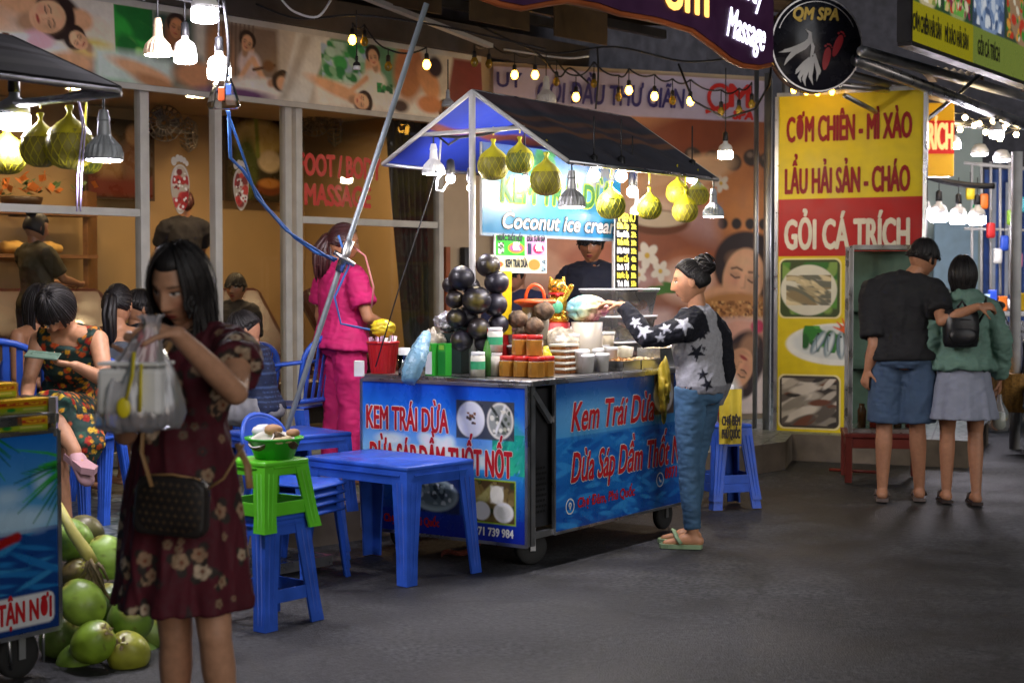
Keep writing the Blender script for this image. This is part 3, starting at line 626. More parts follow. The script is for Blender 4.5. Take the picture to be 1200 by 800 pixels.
a.ell(X(884), Yc(306), 28, 24, '2a1a18', 20, 4); a.ell(X(890), Yc(318), 16, 24, '33201c', 10, 3); a.ell(X(868), Yc(326), 21, 28, 'd9a27c', 18, 2.5); a.ell(X(861), Yc(333), 8, 8, 'e4b490', 0, 7); a.ell(X(880), Yc(337), 8, 10, 'c2845c', 0, 8); a.line([(X(857), Yc(316)), (X(866), Yc(317))], 1.3, '5a3426', .8); a.line([(X(877), Yc(320)), (X(885), Yc(324))], 1.3, '5a3426', .8); a.ell(X(862), Yc(320), 4.5, 1.2, '3a201c', 10, 1); a.ell(X(880), Yc(324), 4.5, 1.2, '3a201c', 10, 1); a.ell(X(868), Yc(345), 5.5, 2, 'b0443c', 10, 1); a.line([(X(871), Yc(322)), (X(867), Yc(336))], 3, 'cf9068', 3); a.ell(X(874), Yc(300), 16, 5, 'e0ac88', 15, 5)
a.ell(X(800), Yc(330), 24, 18, 'd8b8a8', 0, 12); a.face(X(868), Yc(326), 27, 14, 'dba680', '2a1a18', 1.25); a.ell(X(835), Yc(352), 26, 12, 'd9a27c', -15, 5); a.ell(X(858), Yc(363), 40, 15, 'b57c44', 0, 4); a.speckle(X(828), Yc(353), X(893), Yc(374), 120, 1.4, ['8a5828', 'd0a060', '6a3c1c'], 5)
a.rect(X(825), Yc(374), PWc, 295, 'd7c6c0', 6); a.ell(X(880), Yc(398), 34, 16, 'd8a08a', 20, 6); a.ell(X(868), Yc(425), 22, 30, '2b1a1c', 30, 4); a.ell(X(862), Yc(438), 15, 20, 'd0946e', 20, 4); a.face(X(862), Yc(432), 19, -150, 'd39c76', '2b1a1c', 1.3); a.ell(X(886), Yc(383), 7, 6, 'c23a5c', 0, 2); a.ell(X(840), Yc(460), 20, 20, 'e6dcd6', 0, 8); a.rect(X(825), Yc(470), PWc, 295, 'd3c4bd', 8)
a.C = np.clip(a.C * 1.15, 0, .85); a.rect(0, 0, PWc, 36.5, 'b8aec8', 1.5); a.noise(.04, .4, 9)
for fx, fy, fr0 in ((752, 300, 10), (768, 318, 8), (742, 322, 7), (790, 210, 9), (840, 215, 7)):
    for k in range(5): q = 2 * PI * k / 5 + fx; a.ell(X(fx) + fr0 * .62 * math.cos(q), Yc(fy) + fr0 * .62 * math.sin(q), fr0 * .6, fr0 * .4, 'ece2d4', math.degrees(q), 1.2)
    a.ell(X(fx), Yc(fy), fr0 * .25, fr0 * .25, 'd8b040', 0, 1)
for k in range(5): a.ell(X(748 + 9 * k), Yc(345 - 2 * k), 12, 3.2, '4a7a34', -35 + 14 * k, 1)
a.ell(X(765), Yc(262), 30, 11, '6a3a20', 0, 2); a.ell(X(765), Yc(258), 26, 7, 'd8c4a8', 0, 2); a.ell(X(800), Yc(205), 46, 14, 'e0b48c', -14, 5); a.line([(X(745), Yc(232)), (X(790), Yc(218)), (X(830), Yc(226))], 9, 'd9a67e', 3)
pos = thing('spa_poster', 'tall printed spa poster of reclining women and hot stones', 'poster', Q0 + Z * .25)
fq = lambda x, y, o=.004: Q0 + qd * (x / 100) + Z * (3.2 - y / 100) + qn * (o + .012 * math.sin(x * .05) * math.sin(y * .02 + 1))
link_mesh('print', a.mesh('print', lambda x, y: fq(x, y, .02)), printm, pos)
g = MB(); text_mb('UY', .12, .22, .004, M=plane_M(fq(X(580), 17, .045), qd, Z), mb=g); g.build('lettering', mat('navy_print', (.035, .025, .16), .5), pos); g = MB(); text_mb('GỘI ĐẦU THƯ GIÃN', .165, (X(793) - X(624)) / 100, .005, .12, M=plane_M(fq(X(624), 28, .045), qd, Z), mb=g)
g.build('lettering', mat('navy_print', (.035, .025, .16), .5), pos)
g = MB(); c = fq(X(853), 17, .045); Mq = plane_M(c, qd, Z)
def ring(g, cx, cy, r0, r1, M, z, a0=0, a1=360, n=40, sx=1., m=0):
    V = []; 
    for k in range(n + 1):
        t = math.radians(a0 + (a1 - a0) * k / n); V += [M @ Vector((cx + r0 * math.cos(t) * sx, cy + r0 * math.sin(t), z)), M @ Vector((cx + r1 * math.cos(t) * sx, cy + r1 * math.sin(t), z))]
    g.add(V, [(2 * k, 2 * k + 1, 2 * k + 3, 2 * k + 2) for k in range(n)], m)
ring(g, -.13, .0, .09, .125, Mq, 0, 20, 340); g.bar(Mq @ Vector((-.27, -.13, .001)), Mq @ Vector((-.02, -.05, .001)), .035, .002, up=qn)
text_mb('M', .19, .2, .012, M=Mq @ Matrix.Translation((-.03, -.07, 0)), mb=g); text_mb('SPA', .075, .2, .007, .15, M=Mq @ Matrix.Translation((.0, -.18, .002)), mb=g); g.build('emblem', red_vinyl, pos)
g = MB(); e0, e1 = fq(PWc + 1, -2), fq(PWc + 1, 297); g.bar(e0, e1, .05, .03, up=qd); g.bar(e0 + qd * .16, e1 + qd * .16 - Z * .0, .05, .04, up=qd); g.build('side_post', steel, pos)

# ------------------------------------------------------------------ yellow menu sign board
S0 = at(912, 300, 12.6); S1 = at(1081, 300, 12.1); S0.z = S1.z = 0; sd = (S1 - S0).normalized(); sn = Vector((sd.y, -sd.x, 0)); SW = (S1 - S0).length; ZS0, ZS1 = .19, 2.925; SH = ZS1 - ZS0
a = Art(SW * 100, SH * 100, 260, 'dcc40c'); W_, H_ = SW * 100, SH * 100
a.rect(0, .305 * H_, W_, .475 * H_, 'ae0a0c')
def photo(x0, y0, x1, y1, base, cols, n, r, seed, asp=3., ang=None, rad=5):
    a.rect(x0 - 1.2, y0 - 1.2, x1 + 1.2, y1 + 1.2, 'e8d9a0', r=rad); a.rect(x0, y0, x1, y1, base, r=rad)
    a.speckle(x0 + 2, y0 + 2, x1 - 2, y1 - 2, n, r, cols, seed, ang, asp)
photo(2, .485 * H_, .44 * W_, .655 * H_, '3c4a22', ['2d6a24', '4f8a30', '7a9a4a'], 60, 4, 1, 1.5)
a.ell(.22 * W_, .575 * H_, .20 * W_, .075 * H_, 'd8d4c4', 0, 1); a.speckle(.06 * W_, .53 * H_, .38 * W_, .62 * H_, 70, 2.2, ['a89a78', '8a7a58', 'c8b890', '6a6a5c', 'd8c8a0'], 2, 20, 4)
photo(.49 * W_, .485 * H_, .95 * W_, .655 * H_, '8a2a14', ['c03a1c', 'e0a030', '3a7a28', '5a1a10', 'e8d8b0'], 120, 2.4, 3, 1.3)
a.ell(.44 * W_, .735 * H_, .38 * W_, .062 * H_, 'e9e9e4', 0, 1); a.ell(.44 * W_, .73 * H_, .33 * W_, .05 * H_, 'd3d8d8', 0, 2); a.speckle(.18 * W_, .68 * H_, .7 * W_, .76 * H_, 60, 3, ['2d7a2a', '4fa03a', '1d5a20'], 7, None, 1.7)
for k in range(5):
    fx, fy, fa = (.29 + .08 * k) * W_, (.738 - .004 * abs(k - 2)) * H_, 32 - 16 * k; t_ = math.radians(fa); a.ell(fx, fy, 4., 10.5, '2f4a52', fa, 1.2); a.ell(fx, fy, 3.2, 9.8, ['8ea4b0', '9fb2bc', '7d94a4'][k % 3], fa, 1.5); a.ell(fx + .8, fy, 1.4, 8.5, 'd5dde0', fa, 1.2); a.line([(fx - 1.6, fy - 6), (fx - 1.2, fy + 6)], .7, '4a606c', .8); a.ell(fx - 9.2 * math.sin(-t_) * 0, fy - 7, .9, .9, '15181a', 0, .4)
for k in range(7): a.line([(.50 * W_, .70 * H_), ((.50 + .11 * math.sin(-1.2 + .4 * k)) * W_, (.70 - .045 * math.cos(-1.2 + .4 * k)) * H_)], 3.5, 'e0581a', 1, w2=.8)
photo(2, .83 * H_, .44 * W_, .985 * H_, '3a342e', ['8c8478', '5c544c', 'b8aea0', '6a3c28', 'd0c6b8', '2a2624'], 70, 3.4, 9, 3.5, 160)
photo(.49 * W_, .83 * H_, .95 * W_, .985 * H_, '2c2c2c', ['4a4a48', '1c1c20', '6a6a66'], 60, 3, 11, 2)
a.noise(.04, .3, 5)
sg = thing('menu_signboard', 'tall yellow and red seafood menu board with dish photographs', 'sign board', S0 + Z * ZS0)
fs = lambda x, y, o=0: S0 + sd * (x / 100) + Z * (ZS1 - y / 100) + sn * o
link_mesh('print', a.mesh('print', lambda x, y: fs(x, y, .003)), painted('print_gloss_sheet', .5, var=.05), sg)
g = MB(); g.add([fs(0, 0, -.01), fs(W_, 0, -.01), fs(W_, H_, -.01), fs(0, H_, -.01), fs(0, 0, -.05), fs(W_, 0, -.05), fs(W_, H_, -.05), fs(0, H_, -.05)], [(0, 1, 2, 3), (7, 6, 5, 4), (0, 4, 5, 1), (1, 5, 6, 2), (2, 6, 7, 3), (3, 7, 4, 0)]); g.build('panel', steel, sg)
g = MB()
for p, q in (((-1.5, -1.5), (W_ + 1.5, -1.5)), ((-1.5, H_ + 1.5), (W_ + 1.5, H_ + 1.5)), ((-1.5, 0), (-1.5, H_)), ((W_ + 1.5, 0), (W_ + 1.5, H_))): g.bar(fs(*p, -.01), fs(*q, -.01), .03, .05, up=sn)
g.build('frame', alu, sg)
g = MB(); text_mb('CƠM CHIÊN - MÌ XÀO', .2, .86 * SW, .0065, M=plane_M(fs(.06 * W_, .135 * H_, .008), sd, Z), mb=g); g.build('dish_lettering', mat('maroon_print', (.27, .006, .008), .6), sg); g = MB(); text_mb('LẨU HẢI SẢN - CHÁO', .2, .86 * SW, .0065, M=plane_M(fs(.05 * W_, .288 * H_, .008), sd, Z), mb=g); g.build('dish_lettering', mat('maroon_print', (.27, .006, .008), .6), sg)
g = MB(); text_mb('GỎI CÁ TRÍCH', .235, .86 * SW, .008, M=plane_M(fs(.05 * W_, .452 * H_, .008), sd, Z), mb=g); g.build('banner_lettering', mat('cream_print', (.72, .66, .56), .6), sg)
# white pipe at its foot
g = MB(); g.tube([fs(-14, H_ + 12, .12), fs(-4, H_ + 4, .1), fs(20, H_ + 6, .1), fs(W_ * .9, H_ + 8, .1)], .035, 10); solo(g, 'white_pipe', white_shell, 'pale plastic pipe lying along the foot of the menu board', 'pipe', fs(0, H_, .1))
g = MB(); g.tube([fs(-10, -20, -.02), fs(-10, H_ + 6, -.02)], .03, 10); g.tube([fs(-22, -40, -.1), fs(-22, H_ + 4, -.1)], .02, 8, m=0); solo(g, 'steel_post', steel, 'thin steel post pair between spa poster and menu board', 'post', fs(-10, H_ + 6))
# ================================================================== ROOF, SIGNS, LAMPS
def E(t, z=0, off=0): return P0 + w_ * t + wn * off + Z * z
rf = thing('awning_roof', 'dark corrugated metal awning roof on steel beams over the terrace', 'awning roof', E(0, 3.3))
cor = mat('corrugated_iron', (.10, .09, .085), .55, .4, var=.5, scale=2.5)
g = MB(); nu = 320
def rfn(u, v):
    t = -6 + 12.6 * u; o = -.25 + 3.2 * v; return E(t, 3.48 + .13 * (o + .2) + .02 * math.sin(t * 2 * PI / .12), o)
g.grid(rfn, 1260, 1); g.build('roof_sheet', cor, rf)
for k in range(11):
    t = -5.5 + 1.2 * k; g = MB(); g.bar(E(t, 3.38, -.2), E(t, 3.38 + .13 * 2.6, 2.5), .05, .09); g.build('rafter', dark_steel, rf)
for o, h in ((-.15, .1), (.6, .05), (1.3, .07), (2.0, .07)):
    g = MB(); z = 3.28 + .13 * o; g.bar(E(-6, z, o), E(6.5, z, o), .05, h); g.build('purlin', [steel, dark_steel][o > .5], rf)
g = MB(); g.bar(E(-6, 3.34, 2.2), E(6.6, 3.34, 2.2), .06, .22); g.build('fascia_board', mat('dark_board', (.06, .05, .045), .7, var=.3), rf)
for t in (2.2, 3.0, 3.9, 4.8):
    g = MB(); g.bar(E(t, 3.46, 1.05), E(t + .62, 3.46, 1.05), .5, .012, up=wn); g.build('ceiling_panel', mat('plywood_brown', (.09, .055, .025), .6, var=.3), rf)
g = MB()
for k in range(60): g.ball(E(.5 + k * .1, 3.305 + .13 * .6 + .0, .57), .008, n=6, k=4)
g.build('rivet', alu, rf)
g = MB(); g.bar(E(2.6, 3.22, .9), E(4.6, 3.16, 1.5), .05, .03); g.build('timber_batten', mat('plywood_pale'), rf)

# spa sign board with wavy lower edge, along the roof edge
sb = thing('massage_signboard', 'purple spa sign board with wavy wooden lower edge and lit letters', 'sign board', E(4.6, 3.1, -.3))
def EP(px, py):
    k = (px - CX) / F; bse = P0 + wn * -.3; t = (k * bse.y - bse.x) / (w_.x - k * w_.y); p = E(t, 0, -.3); return t, CAMH + (333 - py) / F * p.y
pts = [EP(*q) for q in ((545, -6), (577, 6), (602, 11), (630, 6), (656, 2), (690, 8), (716, 17), (758, 24), (801, 37), (829, 57), (845, 70), (860, 77), (878, 79), (893, 76))]
Ms = plane_M(E(0, 0, -.3), w_, Z); g = MB(); poly = pts + [(pts[-1][0], 3.72), (pts[0][0], 3.72)]
g.prism(poly, .08, Ms); g.build('board', mat('purple_board', (.05, .014, .055), .45, var=.15), sb)
g = MB(); g.tube([Ms @ Vector((x, y - .012, .05)) for x, y in pts], .022, 8); g.build('wood_trim', mat('orange_wood', (.30, .075, .02)), sb)
E_FAR = emis('led_far', 'f6f0ff', 90)
E_SW = emis('sign_white', 'e9e6ff', 2); E_SY = emis('sign_yellow', 'ffb400', 1.3)
t0, z0 = EP(838, 45); t1, z1 = EP(882, 64)
g = MB(); text_mb('Massage', .20, t1 - t0, .005, .25, M=Ms @ Matrix.Translation((t0, z0, .085)) @ Matrix.Rotation(-.12, 4, 'Z'), mb=g); g.build('white_lettering', E_SW, sb); g = MB(); text_mb('Body', .20, .30, .005, .25, M=Ms @ Matrix.Translation((EP(852, 5)[0], EP(862, 2)[1], .085)) @ Matrix.Rotation(-.12, 4, 'Z'), mb=g); g.build('white_lettering', E_SW, sb)
t0, z0 = EP(766, 12); t1, _ = EP(816, 14)
g = MB(); text_mb('om', .24, t1 - t0, .012, M=Ms @ Matrix.Translation((t0, z0, .085)), mb=g); g.build('yellow_lettering', E_SY, sb)

# round sign
Y = 11.2; c = at(957, 52, Y); r0 = .35; rx = Vector((.985, .17, 0)).normalized(); rn = Vector((rx.y, -rx.x, 0)); Mr = plane_M(c, rx, Z)
rs = thing('round_sign', 'round black spa sign with white hair emblem and red footprints', 'sign', c)
g = MB(); g.lathe([(r0 * .9, -.1), (r0, -.09), (r0, .0), (r0 * .985, .006), (.001, .006)], M=Mr.to_3x3().to_4x4(), c=c, n=56); g.build('disc', mat('black_gloss', (.012, .012, .02), .25, var=.1), rs)
g = MB(); ring(g, 0, 0, r0 * .865, r0 * .88, Mr, .01, 25, 160); ring(g, 0, 0, r0 * .955, r0 * .985, Mr, .009, 0, 360, 60)
g.build('rim', mat('silver_paint', (.5, .5, .52), .35, .5), rs)
g = MB(); text_mb('QM SPA', .085, .34, .005, .2, 'CENTER', M=Mr @ Matrix.Translation((-.01, .175, .010)), mb=g); g.build('lettering', mat('gold_paint', (.55, .38, .06), .4, .2), rs)
def S2(x, y): return ((x - 288) / 168 * .35 * 1.0, -(y - 155) / 168 * .35)   # zoomed-view units -> metres
def ribbon(g, pts, w0, w1, M, z, mid=None):
    P = [Vector((*S2(*p), 0)) for p in pts]; n = len(P); V = []
    for i, p in enumerate(P):
        dd = (P[min(i + 1, n - 1)] - P[max(i - 1, 0)]).normalized(); q = Vector((-dd.y, dd.x, 0)); t = i / (n - 1); wv = (w0 * (1 - t) + w1 * t) + (mid or 0) * math.sin(PI * t); V += [M @ (p + q * wv + Z * z), M @ (p - q * wv + Z * z)]
    g.add(V, [(2 * i, 2 * i + 1, 2 * i + 3, 2 * i + 2) for i in range(n - 1)])
g = MB()
for i, (pts, a, b2, mm_) in enumerate((([(245, 105), (262, 118), (262, 142), (240, 165), (205, 185), (180, 212), (168, 232)], .002, .001, .022), ([(250, 150), (215, 168), (180, 180), (148, 188)], .01, .001, .008), ([(240, 172), (200, 176), (170, 182), (155, 188)], .012, .001, .008), ([(262, 140), (272, 165), (268, 190), (262, 205)], .006, .002, .01), ([(262, 205), (240, 225), (215, 250), (208, 262)], .012, .001, .01), ([(250, 222), (235, 250), (222, 272), (228, 290)], .012, .001, .01), ([(262, 215), (248, 250), (238, 280), (245, 303)], .012, .001, .01), ([(270, 200), (265, 240), (262, 270), (272, 298)], .014, .001, .01), ([(275, 190), (284, 225), (290, 255), (284, 285)], .010, .001, .01), ([(275, 195), (288, 230), (296, 250), (295, 262)], .006, .001, .008))): ribbon(g, pts, a, b2, Mr, .012 + .0015 * i, mm_)
g.build('hair_emblem', mat('white_paint', (.6, .6, .6), .5), rs)
g = MB()
for (x, y, a, s, zz) in ((322, 205, -12, 1., .012), (362, 160, -22, 1., .0135)):
    X0, Y0 = S2(x, y); t = math.radians(a)
    def fp(u, v): return (X0 + (u * math.cos(t) - v * math.sin(t)), Y0 + (u * math.sin(t) + v * math.cos(t)))
    g.prism([fp(.028 * math.cos(q) * (1 + .18 * math.sin(q)), .085 * math.sin(q) - .012 * math.cos(q) * 0) for q in [2 * PI * k / 30 for k in range(30)]], .002, Mr @ Matrix.Translation((0, 0, zz - .002)))
    for k in range(5):
        ux, vy, rr_ = (-.026, -.012, .0, .012, .024)[k], (.088, .104, .106, .1, .088)[k], (.009, .007, .006, .006, .006)[k]; cx_, cy_ = fp(ux, vy)
        g.prism([(cx_ + rr_ * math.cos(2 * PI * q / 12), cy_ + rr_ * math.sin(2 * PI * q / 12)) for q in range(12)], .002, Mr @ Matrix.Translation((0, 0, zz - .002)))
g.build('footprint_emblem', mat('red_print', (.38, .01, .02), .4), rs)
g = MB(); g.tube([c + rn * -.05 + Z * .33, c - rn * .05 + Z * .8], .02, 8); g.tube([c - rx * .33 - rn * .05 + Z * .1, c - rx * 1.2 + rn * -.1 + Z * .22], .02, 8); g.build('bracket', dark_steel, rs)

# neighbour's food light box
T0 = Vector((2.71, 10.5, 0)); a = Art(330, 95, 420, '7f9a2c')
a.rect(0, 0, 330, 66, '30402c')
def dish(x0, x1, base, cols, seed, bc):
    a.rect(x0, 0, x1, 66, base); a.ell((x0 + x1) / 2, 34, (x1 - x0) * .47, 36, bc, 0, 3); a.speckle(x0 + 3, 0, x1 - 3, 64, 170, 3.2, cols, seed, None, 1.6)
dish(2, 62, '31502c', ['e0d6b0', 'd9c887', 'c7682c', '4f8a30', 'f0ead2', '8a9a4a'], 1, 'c8bc92'); dish(64, 126, '2c4a34', ['d8c080', '3f8a30', 'c03a24', '8a2a4a', 'e0d8b8', '6ab04a'], 2, '9aa86a'); dish(128, 205, '3c4c64', ['9ab0d0', '6f88b0', 'c8d4e4', '4a5f86', 'dfe6ee'], 3, '8298bc'); dish(207, 326, '3a4a34', ['c03a24', 'e0a040', '3f8a30', 'd8d0b8'], 4, 'a08060')
a.rect(0, 66.5, 130, 95, '9c9410'); a.rect(130, 66.5, 330, 95, '788838')
fb = thing('food_lightbox', 'lit sign box with photos of rice and noodle dishes under the roof edge', 'sign box', T0 + Z * 3.0)
ft = lambda x, y, o=0: T0 + d_ * (x / 100 - .03) + Z * (3.99 - y / 100) - n_ * o
litp = mat('backlit_print', None, .3, var=.03); nt = litp.node_tree; bb = nt.nodes['Principled BSDF']; at_ = [q for q in nt.nodes if q.type == 'ATTRIBUTE'][0]; nt.links.new(at_.outputs['Color'], bb.inputs['Emission Color']); bb.inputs['Emission Strength'].default_value = .22
link_mesh('print', a.mesh('print', lambda x, y: ft(x, y, .004)), litp, fb)
g = MB(); text = [('CƠM CHIÊN HẢI SẢN', 4, 56), ('MÌ XÀO HẢI SẢN', 68, 50), ('GỎI CÁ TRÍCH', 140, 52)]
for s_, x, wd in text: text_mb(s_, .11, wd / 100, .004, M=plane_M(ft(x, 86, .008), d_, Z)).build('lettering', mat('black_print', (.02, .015, .01), .4), fb)
g = MB()
for p, q in (((-1, 96), (331, 96)), ((-1, -1), (331, -1)), ((-1, 0), (-1, 95)), ((331, 0), (331, 95))): g.bar(ft(*p, -.03), ft(*q, -.03), .03, .1, up=n_)
g.build('frame', dark_steel, fb); g = MB(); g.add([ft(0, 0, -.08), ft(330, 0, -.08), ft(330, 95, -.08), ft(0, 95, -.08)], [(0, 1, 2, 3)]); g.build('backing', dark_steel, fb)
# neighbour's roof: silver tubes and a dark sheet
nr = thing('stall_roof', 'neighbouring stall roof of silver tubes under a dark sheet', 'stall roof', (3.4, 11.5, 2.8))
for k, (p, q, Ya, Yb, r_) in enumerate((((1003, 70), (1215, 152), 11.2, 13.6, .045), ((985, 84), (1110, 118), 11.4, 13.4, .03), ((985, 100), (1100, 112), 11.6, 13.0, .025), ((1010, 60), (1215, 118), 10.9, 14.5, .04), ((1040, 180), (1170, 70), 12.4, 12.8, .018), ((1060, 140), (1180, 150), 13.0, 14.5, .03), ((990, 112), (1080, 160), 11.6, 13.4, .02))):
    g = MB(); g.tube([at(*p, Ya), at(*q, Yb)], r_, 10); g.build('roof_tube', [alu, steel][k % 2], nr)
g = MB(); A_, B_ = at(985, 62, 11.3), at(1215, 96, 14.2)
def nfn(u, v): p = A_.lerp(B_, u) + Vector((.5, 1.6, .18)) * v; p.z += .012 * math.sin(u * 160); return p
g.grid(nfn, 160, 3); g.build('roof_sheet', cor, nr)
for k in range(4): g = MB(); p = A_.lerp(B_, .1 + .28 * k); g.bar(p + Z * -.04, p + Vector((.5, 1.6, .1)), .06, .05); g.build('rafter', mat('grey_timber', (.16, .12, .09), .8, var=.3), nr)

# ------------------------------------------------------------------ hanging lamps
def cord(g, a, b2, r=.0045, sag=0., n=10, m=0):
    a, b2 = Vector(a), Vector(b2); g.tube([a.lerp(b2, i / n) - Z * (sag * 4 * (i / n) * (1 - i / n)) for i in range(n + 1)], r, 6, m)
def t_bulb(px, py, Y, dpx, label, top=None, shell=None, glow=None, group='white LED bulbs', px2=None):
    """py: underside of the glowing drum, dpx its width in photo pixels"""
    p = at(px, py, Y); R = dpx / F * Y / 2; r = thing('led_bulb', label, 'bulb', p, group=group)
    g = MB(); g.lathe([(R * .3, 0), (R * .85, .0), (R, R * .12), (R, R * .95)], p, 20); g.build('diffuser', glow or E_LED, r)
    g = MB(); g.lathe([(R, R * .95), (R * 1.0, R * 1.35), (R * .8, R * 1.8), (R * .35, R * 2.1), (R * .3, R * 2.6)], p, 20); g.build('heat_sink', shell or white_shell, r)
    g = MB(); g.lathe([(R * .36, R * 2.4), (R * .4, R * 2.5), (R * .36, R * 3.5), (R * .15, R * 3.7)], p, 14); g.build('socket', black, r)
    g = MB(); tz = top if top else p.z + .5; q = Vector((p.x, p.y, p.z + R * 3.6)); cord(g, q, (p.x + (px2 or 0), p.y, tz)); g.build('cord', black, r); return r
def cone_lamp(px, py, Y, dpx, label, top=None, shell=None, glow=None, on=True, group='finned cone lamps', px2=0):
    p = at(px, py, Y); R = dpx / F * Y / 2; r = thing('cone_lamp', label, 'lamp', p, group=group)
    g = MB(); n = 40; rings = []
    for rr_, z, fl in ((R * .92, 0, 0), (R, .02 * R, .0), (R, .35 * R, .06), (R * .88, .75 * R, .10), (R * .5, 1.15 * R, .10), (R * .36, 1.3 * R, .0), (R * .3, 2.0 * R, 0), (R * .34, 2.1 * R, 0), (R * .22, 2.6 * R, 0)):
        rings.append([p + Vector((rr_ * (1 - fl * (k % 2)) * math.cos(2 * PI * k / n), rr_ * (1 - fl * (k % 2)) * math.sin(2 * PI * k / n), z)) for k in range(n)])
    g.loft(rings, smooth=False); g.build('shade', shell or grey_shell, r)
    g = MB(); g.lathe([(R * .9, .0), (R * .86, -.02 * R), (R * .5, -.07 * R), (.001, -.08 * R)], p, 24, cap=False); g.build('diffuser', (glow or E_LED) if on else white_shell, r)
    g = MB(); cord(g, p + Z * R * 2.55, (p.x + px2, p.y, top if top else p.z + .45)); g.build('cord', black, r); return r
t_bulb(240, 26, 6.7, 31, 'largest glowing white bulb at the top edge above the others', 3.4)
t_bulb(217, 74, 7.0, 26, 'glowing bulb between the beige cone lamp and the bulb over the small plastic bag', 3.4)
t_bulb(257, 93, 6.9, 27, 'glowing bulb hung over the small plastic bag of cables', 3.4)
cone_lamp(185, 65, 6.9, 33, 'beige finned cone lamp among the white bulbs before the banner', 3.4, shell=mat('lamp_beige', (.5, .36, .24), .45), glow=E_LED2)
# lamps under the main cart's canopy and in the street scene are placed by the carts; string lights here
def fest(px, py, Y, on, label, s=1., top=None):
    p = at(px, py, Y); r = thing('festoon_bulb', label, 'bulb', p, group='amber string bulbs'); R = .030 * s
    g = MB(); g.lathe([(.001, -R * 1.25), (R * .6, -R * 1.05), (R, -R * .3), (R * .95, R * .3), (R * .5, R * 1.2)], p, 14, cap=False); g.build('glass', E_AMB if on else OFFB, r)
    g = MB(); g.lathe([(R * .52, R * 1.1), (R * .6, R * 1.3), (R * .55, R * 2.6), (R * .2, R * 2.9)], p, 10); g.build('socket', black, r)
    g = MB(); cord(g, p + Z * R * 2.8, p + Z * ((top or .16))); g.build('cord', black, r); return p + Z * (top or .16)
FB = [(413, 47, 1), (427, 49, 0), (455, 78, 0), (500, 76, 1), (556, 73, 0), (573, 75, 0), (603, 88, 1), (627, 88, 1), (652, 96, 0), (675, 114, 1), (696, 98, 0), (725, 114, 0), (737, 106, 1), (767, 113, 1), (788, 118, 0), (809, 119, 1), (845, 131, 0), (866, 129, 0), (881, 122, 0)]
word = ['first', 'second', 'third', 'fourth', 'fifth', 'sixth', 'seventh', 'eighth', 'ninth', 'tenth', 'eleventh', 'twelfth']
cnt = [0, 0]; tops = []
for px, py, on in FB:
    k = cnt[on]; cnt[on] += 1
    Yb = 10.9 if px < 560 else 12.1; tops.append(fest(px, py, Yb, on, ('lit' if on else 'unlit') + ' amber string bulb, ' + word[k] + (' lit' if on else ' unlit') + ' one along the awning from the banner side', .95, .17 if px > 560 else .12))
for k in range(2):
    g = MB(); P_ = tops[:4] if k == 0 else tops[4:]
    for a_, b_ in zip(P_[:-1], P_[1:]): cord(g, a_, b_, .007, .035)
    solo(g, 'festoon_cable', black, ['black cable of string bulbs over the spa banner', 'black drooping cable of string bulbs before the spa poster'][k], 'cable', P_[0])
g = MB(); cc = at(840, 75, 12.0); ring_pts = [at(795, 75, 11.9), at(812, 118, 11.9), at(850, 139, 11.9), at(885, 128, 11.9), at(901, 100, 11.9), at(905, 70, 11.9)]
g.tube([ring_pts[0].lerp(ring_pts[1], 0)] + ring_pts[1:], .009, 8); solo(g, 'loose_cable', black, 'thick black cable looping in front of the red spa emblem', 'cable', ring_pts[0])
t_bulb(850, 186, 11.6, 17, 'neutral bulb hung before the red emblem of the tall poster', at(850, 80, 11.6).z, glow=E_LED2)
cone_lamp(640, 121, 11.6, 24, 'pale cone lamp over the canopy ridge before the lilac band', at(640, 60, 11.6).z, shell=white_shell, on=False)
cone_lamp(525, 125, 10.6, 15, 'small grey cone lamp before the end of the spa banner', at(525, 70, 10.6).z, on=False)
r_off = t_bulb(418, 82, 9.6, 9, 'small unlit bulb on a long cord before the spa banner', at(418, 12, 9.6).z, shell=black, glow=white_shell)
for k, (px, py) in enumerate(((930, 106), (945, 108), (958, 109), (975, 108))):
    fest(px, py, 12.2, 1, ['first', 'second', 'third', 'fourth'][k] + ' small lit bulb in the row above the menu board', .7)
for k, (pts, Y_, lab) in enumerate((
    ([(300, 5), (350, 22), (420, 18), (500, 28), (560, 40), (640, 58)], 10.4, 'slack black cable under the awning edge above the spa banner'),
    ([(330, 0), (345, 14), (372, 20), (388, 0)], 9.9, 'loop of pale wire at the awning edge'),
    ([(560, 30), (640, 62), (720, 55), (800, 72), (860, 68)], 11.4, 'slack black cable under the awning behind the purple board'),
    ([(700, 55), (701, 90), (698, 128)], 11.2, 'straight black wire dropping to the canopy top'),
    ([(610, 52), (634, 66), (655, 90), (668, 80), (690, 98)], 11.8, 'tangled wire above the lilac poster band'),
    ([(590, 58), (660, 68), (690, 66)], 11.9, 'pale batten wire over the lilac poster band'),
    ([(262, 0), (268, 60), (262, 120)], 6.8, 'dark twisted cord down to the small plastic bag'),
    ([(165, 0), (190, -4), (235, 4), (262, 8)], 6.9, 'cord linking the white bulbs at the top edge'))):
    g = MB(); P_ = [at(x, y, Y_) for x, y in pts]
    Q_ = []
    for i in range(len(P_) - 1):
        a0, a1, a2, a3 = P_[max(i - 1, 0)], P_[i], P_[i + 1], P_[min(i + 2, len(P_) - 1)]
        for s_ in range(6):
            t = s_ / 6; Q_.append(.5 * ((2 * a1) + (a2 - a0) * t + (2 * a0 - 5 * a1 + 4 * a2 - a3) * t * t + (3 * a1 - a0 - 3 * a2 + a3) * t ** 3))
    g.tube(Q_ + [P_[-1]], .008, 6); solo(g, 'cable', [black, white_shell][k in (1, 5)], lab, 'cable', P_[0])

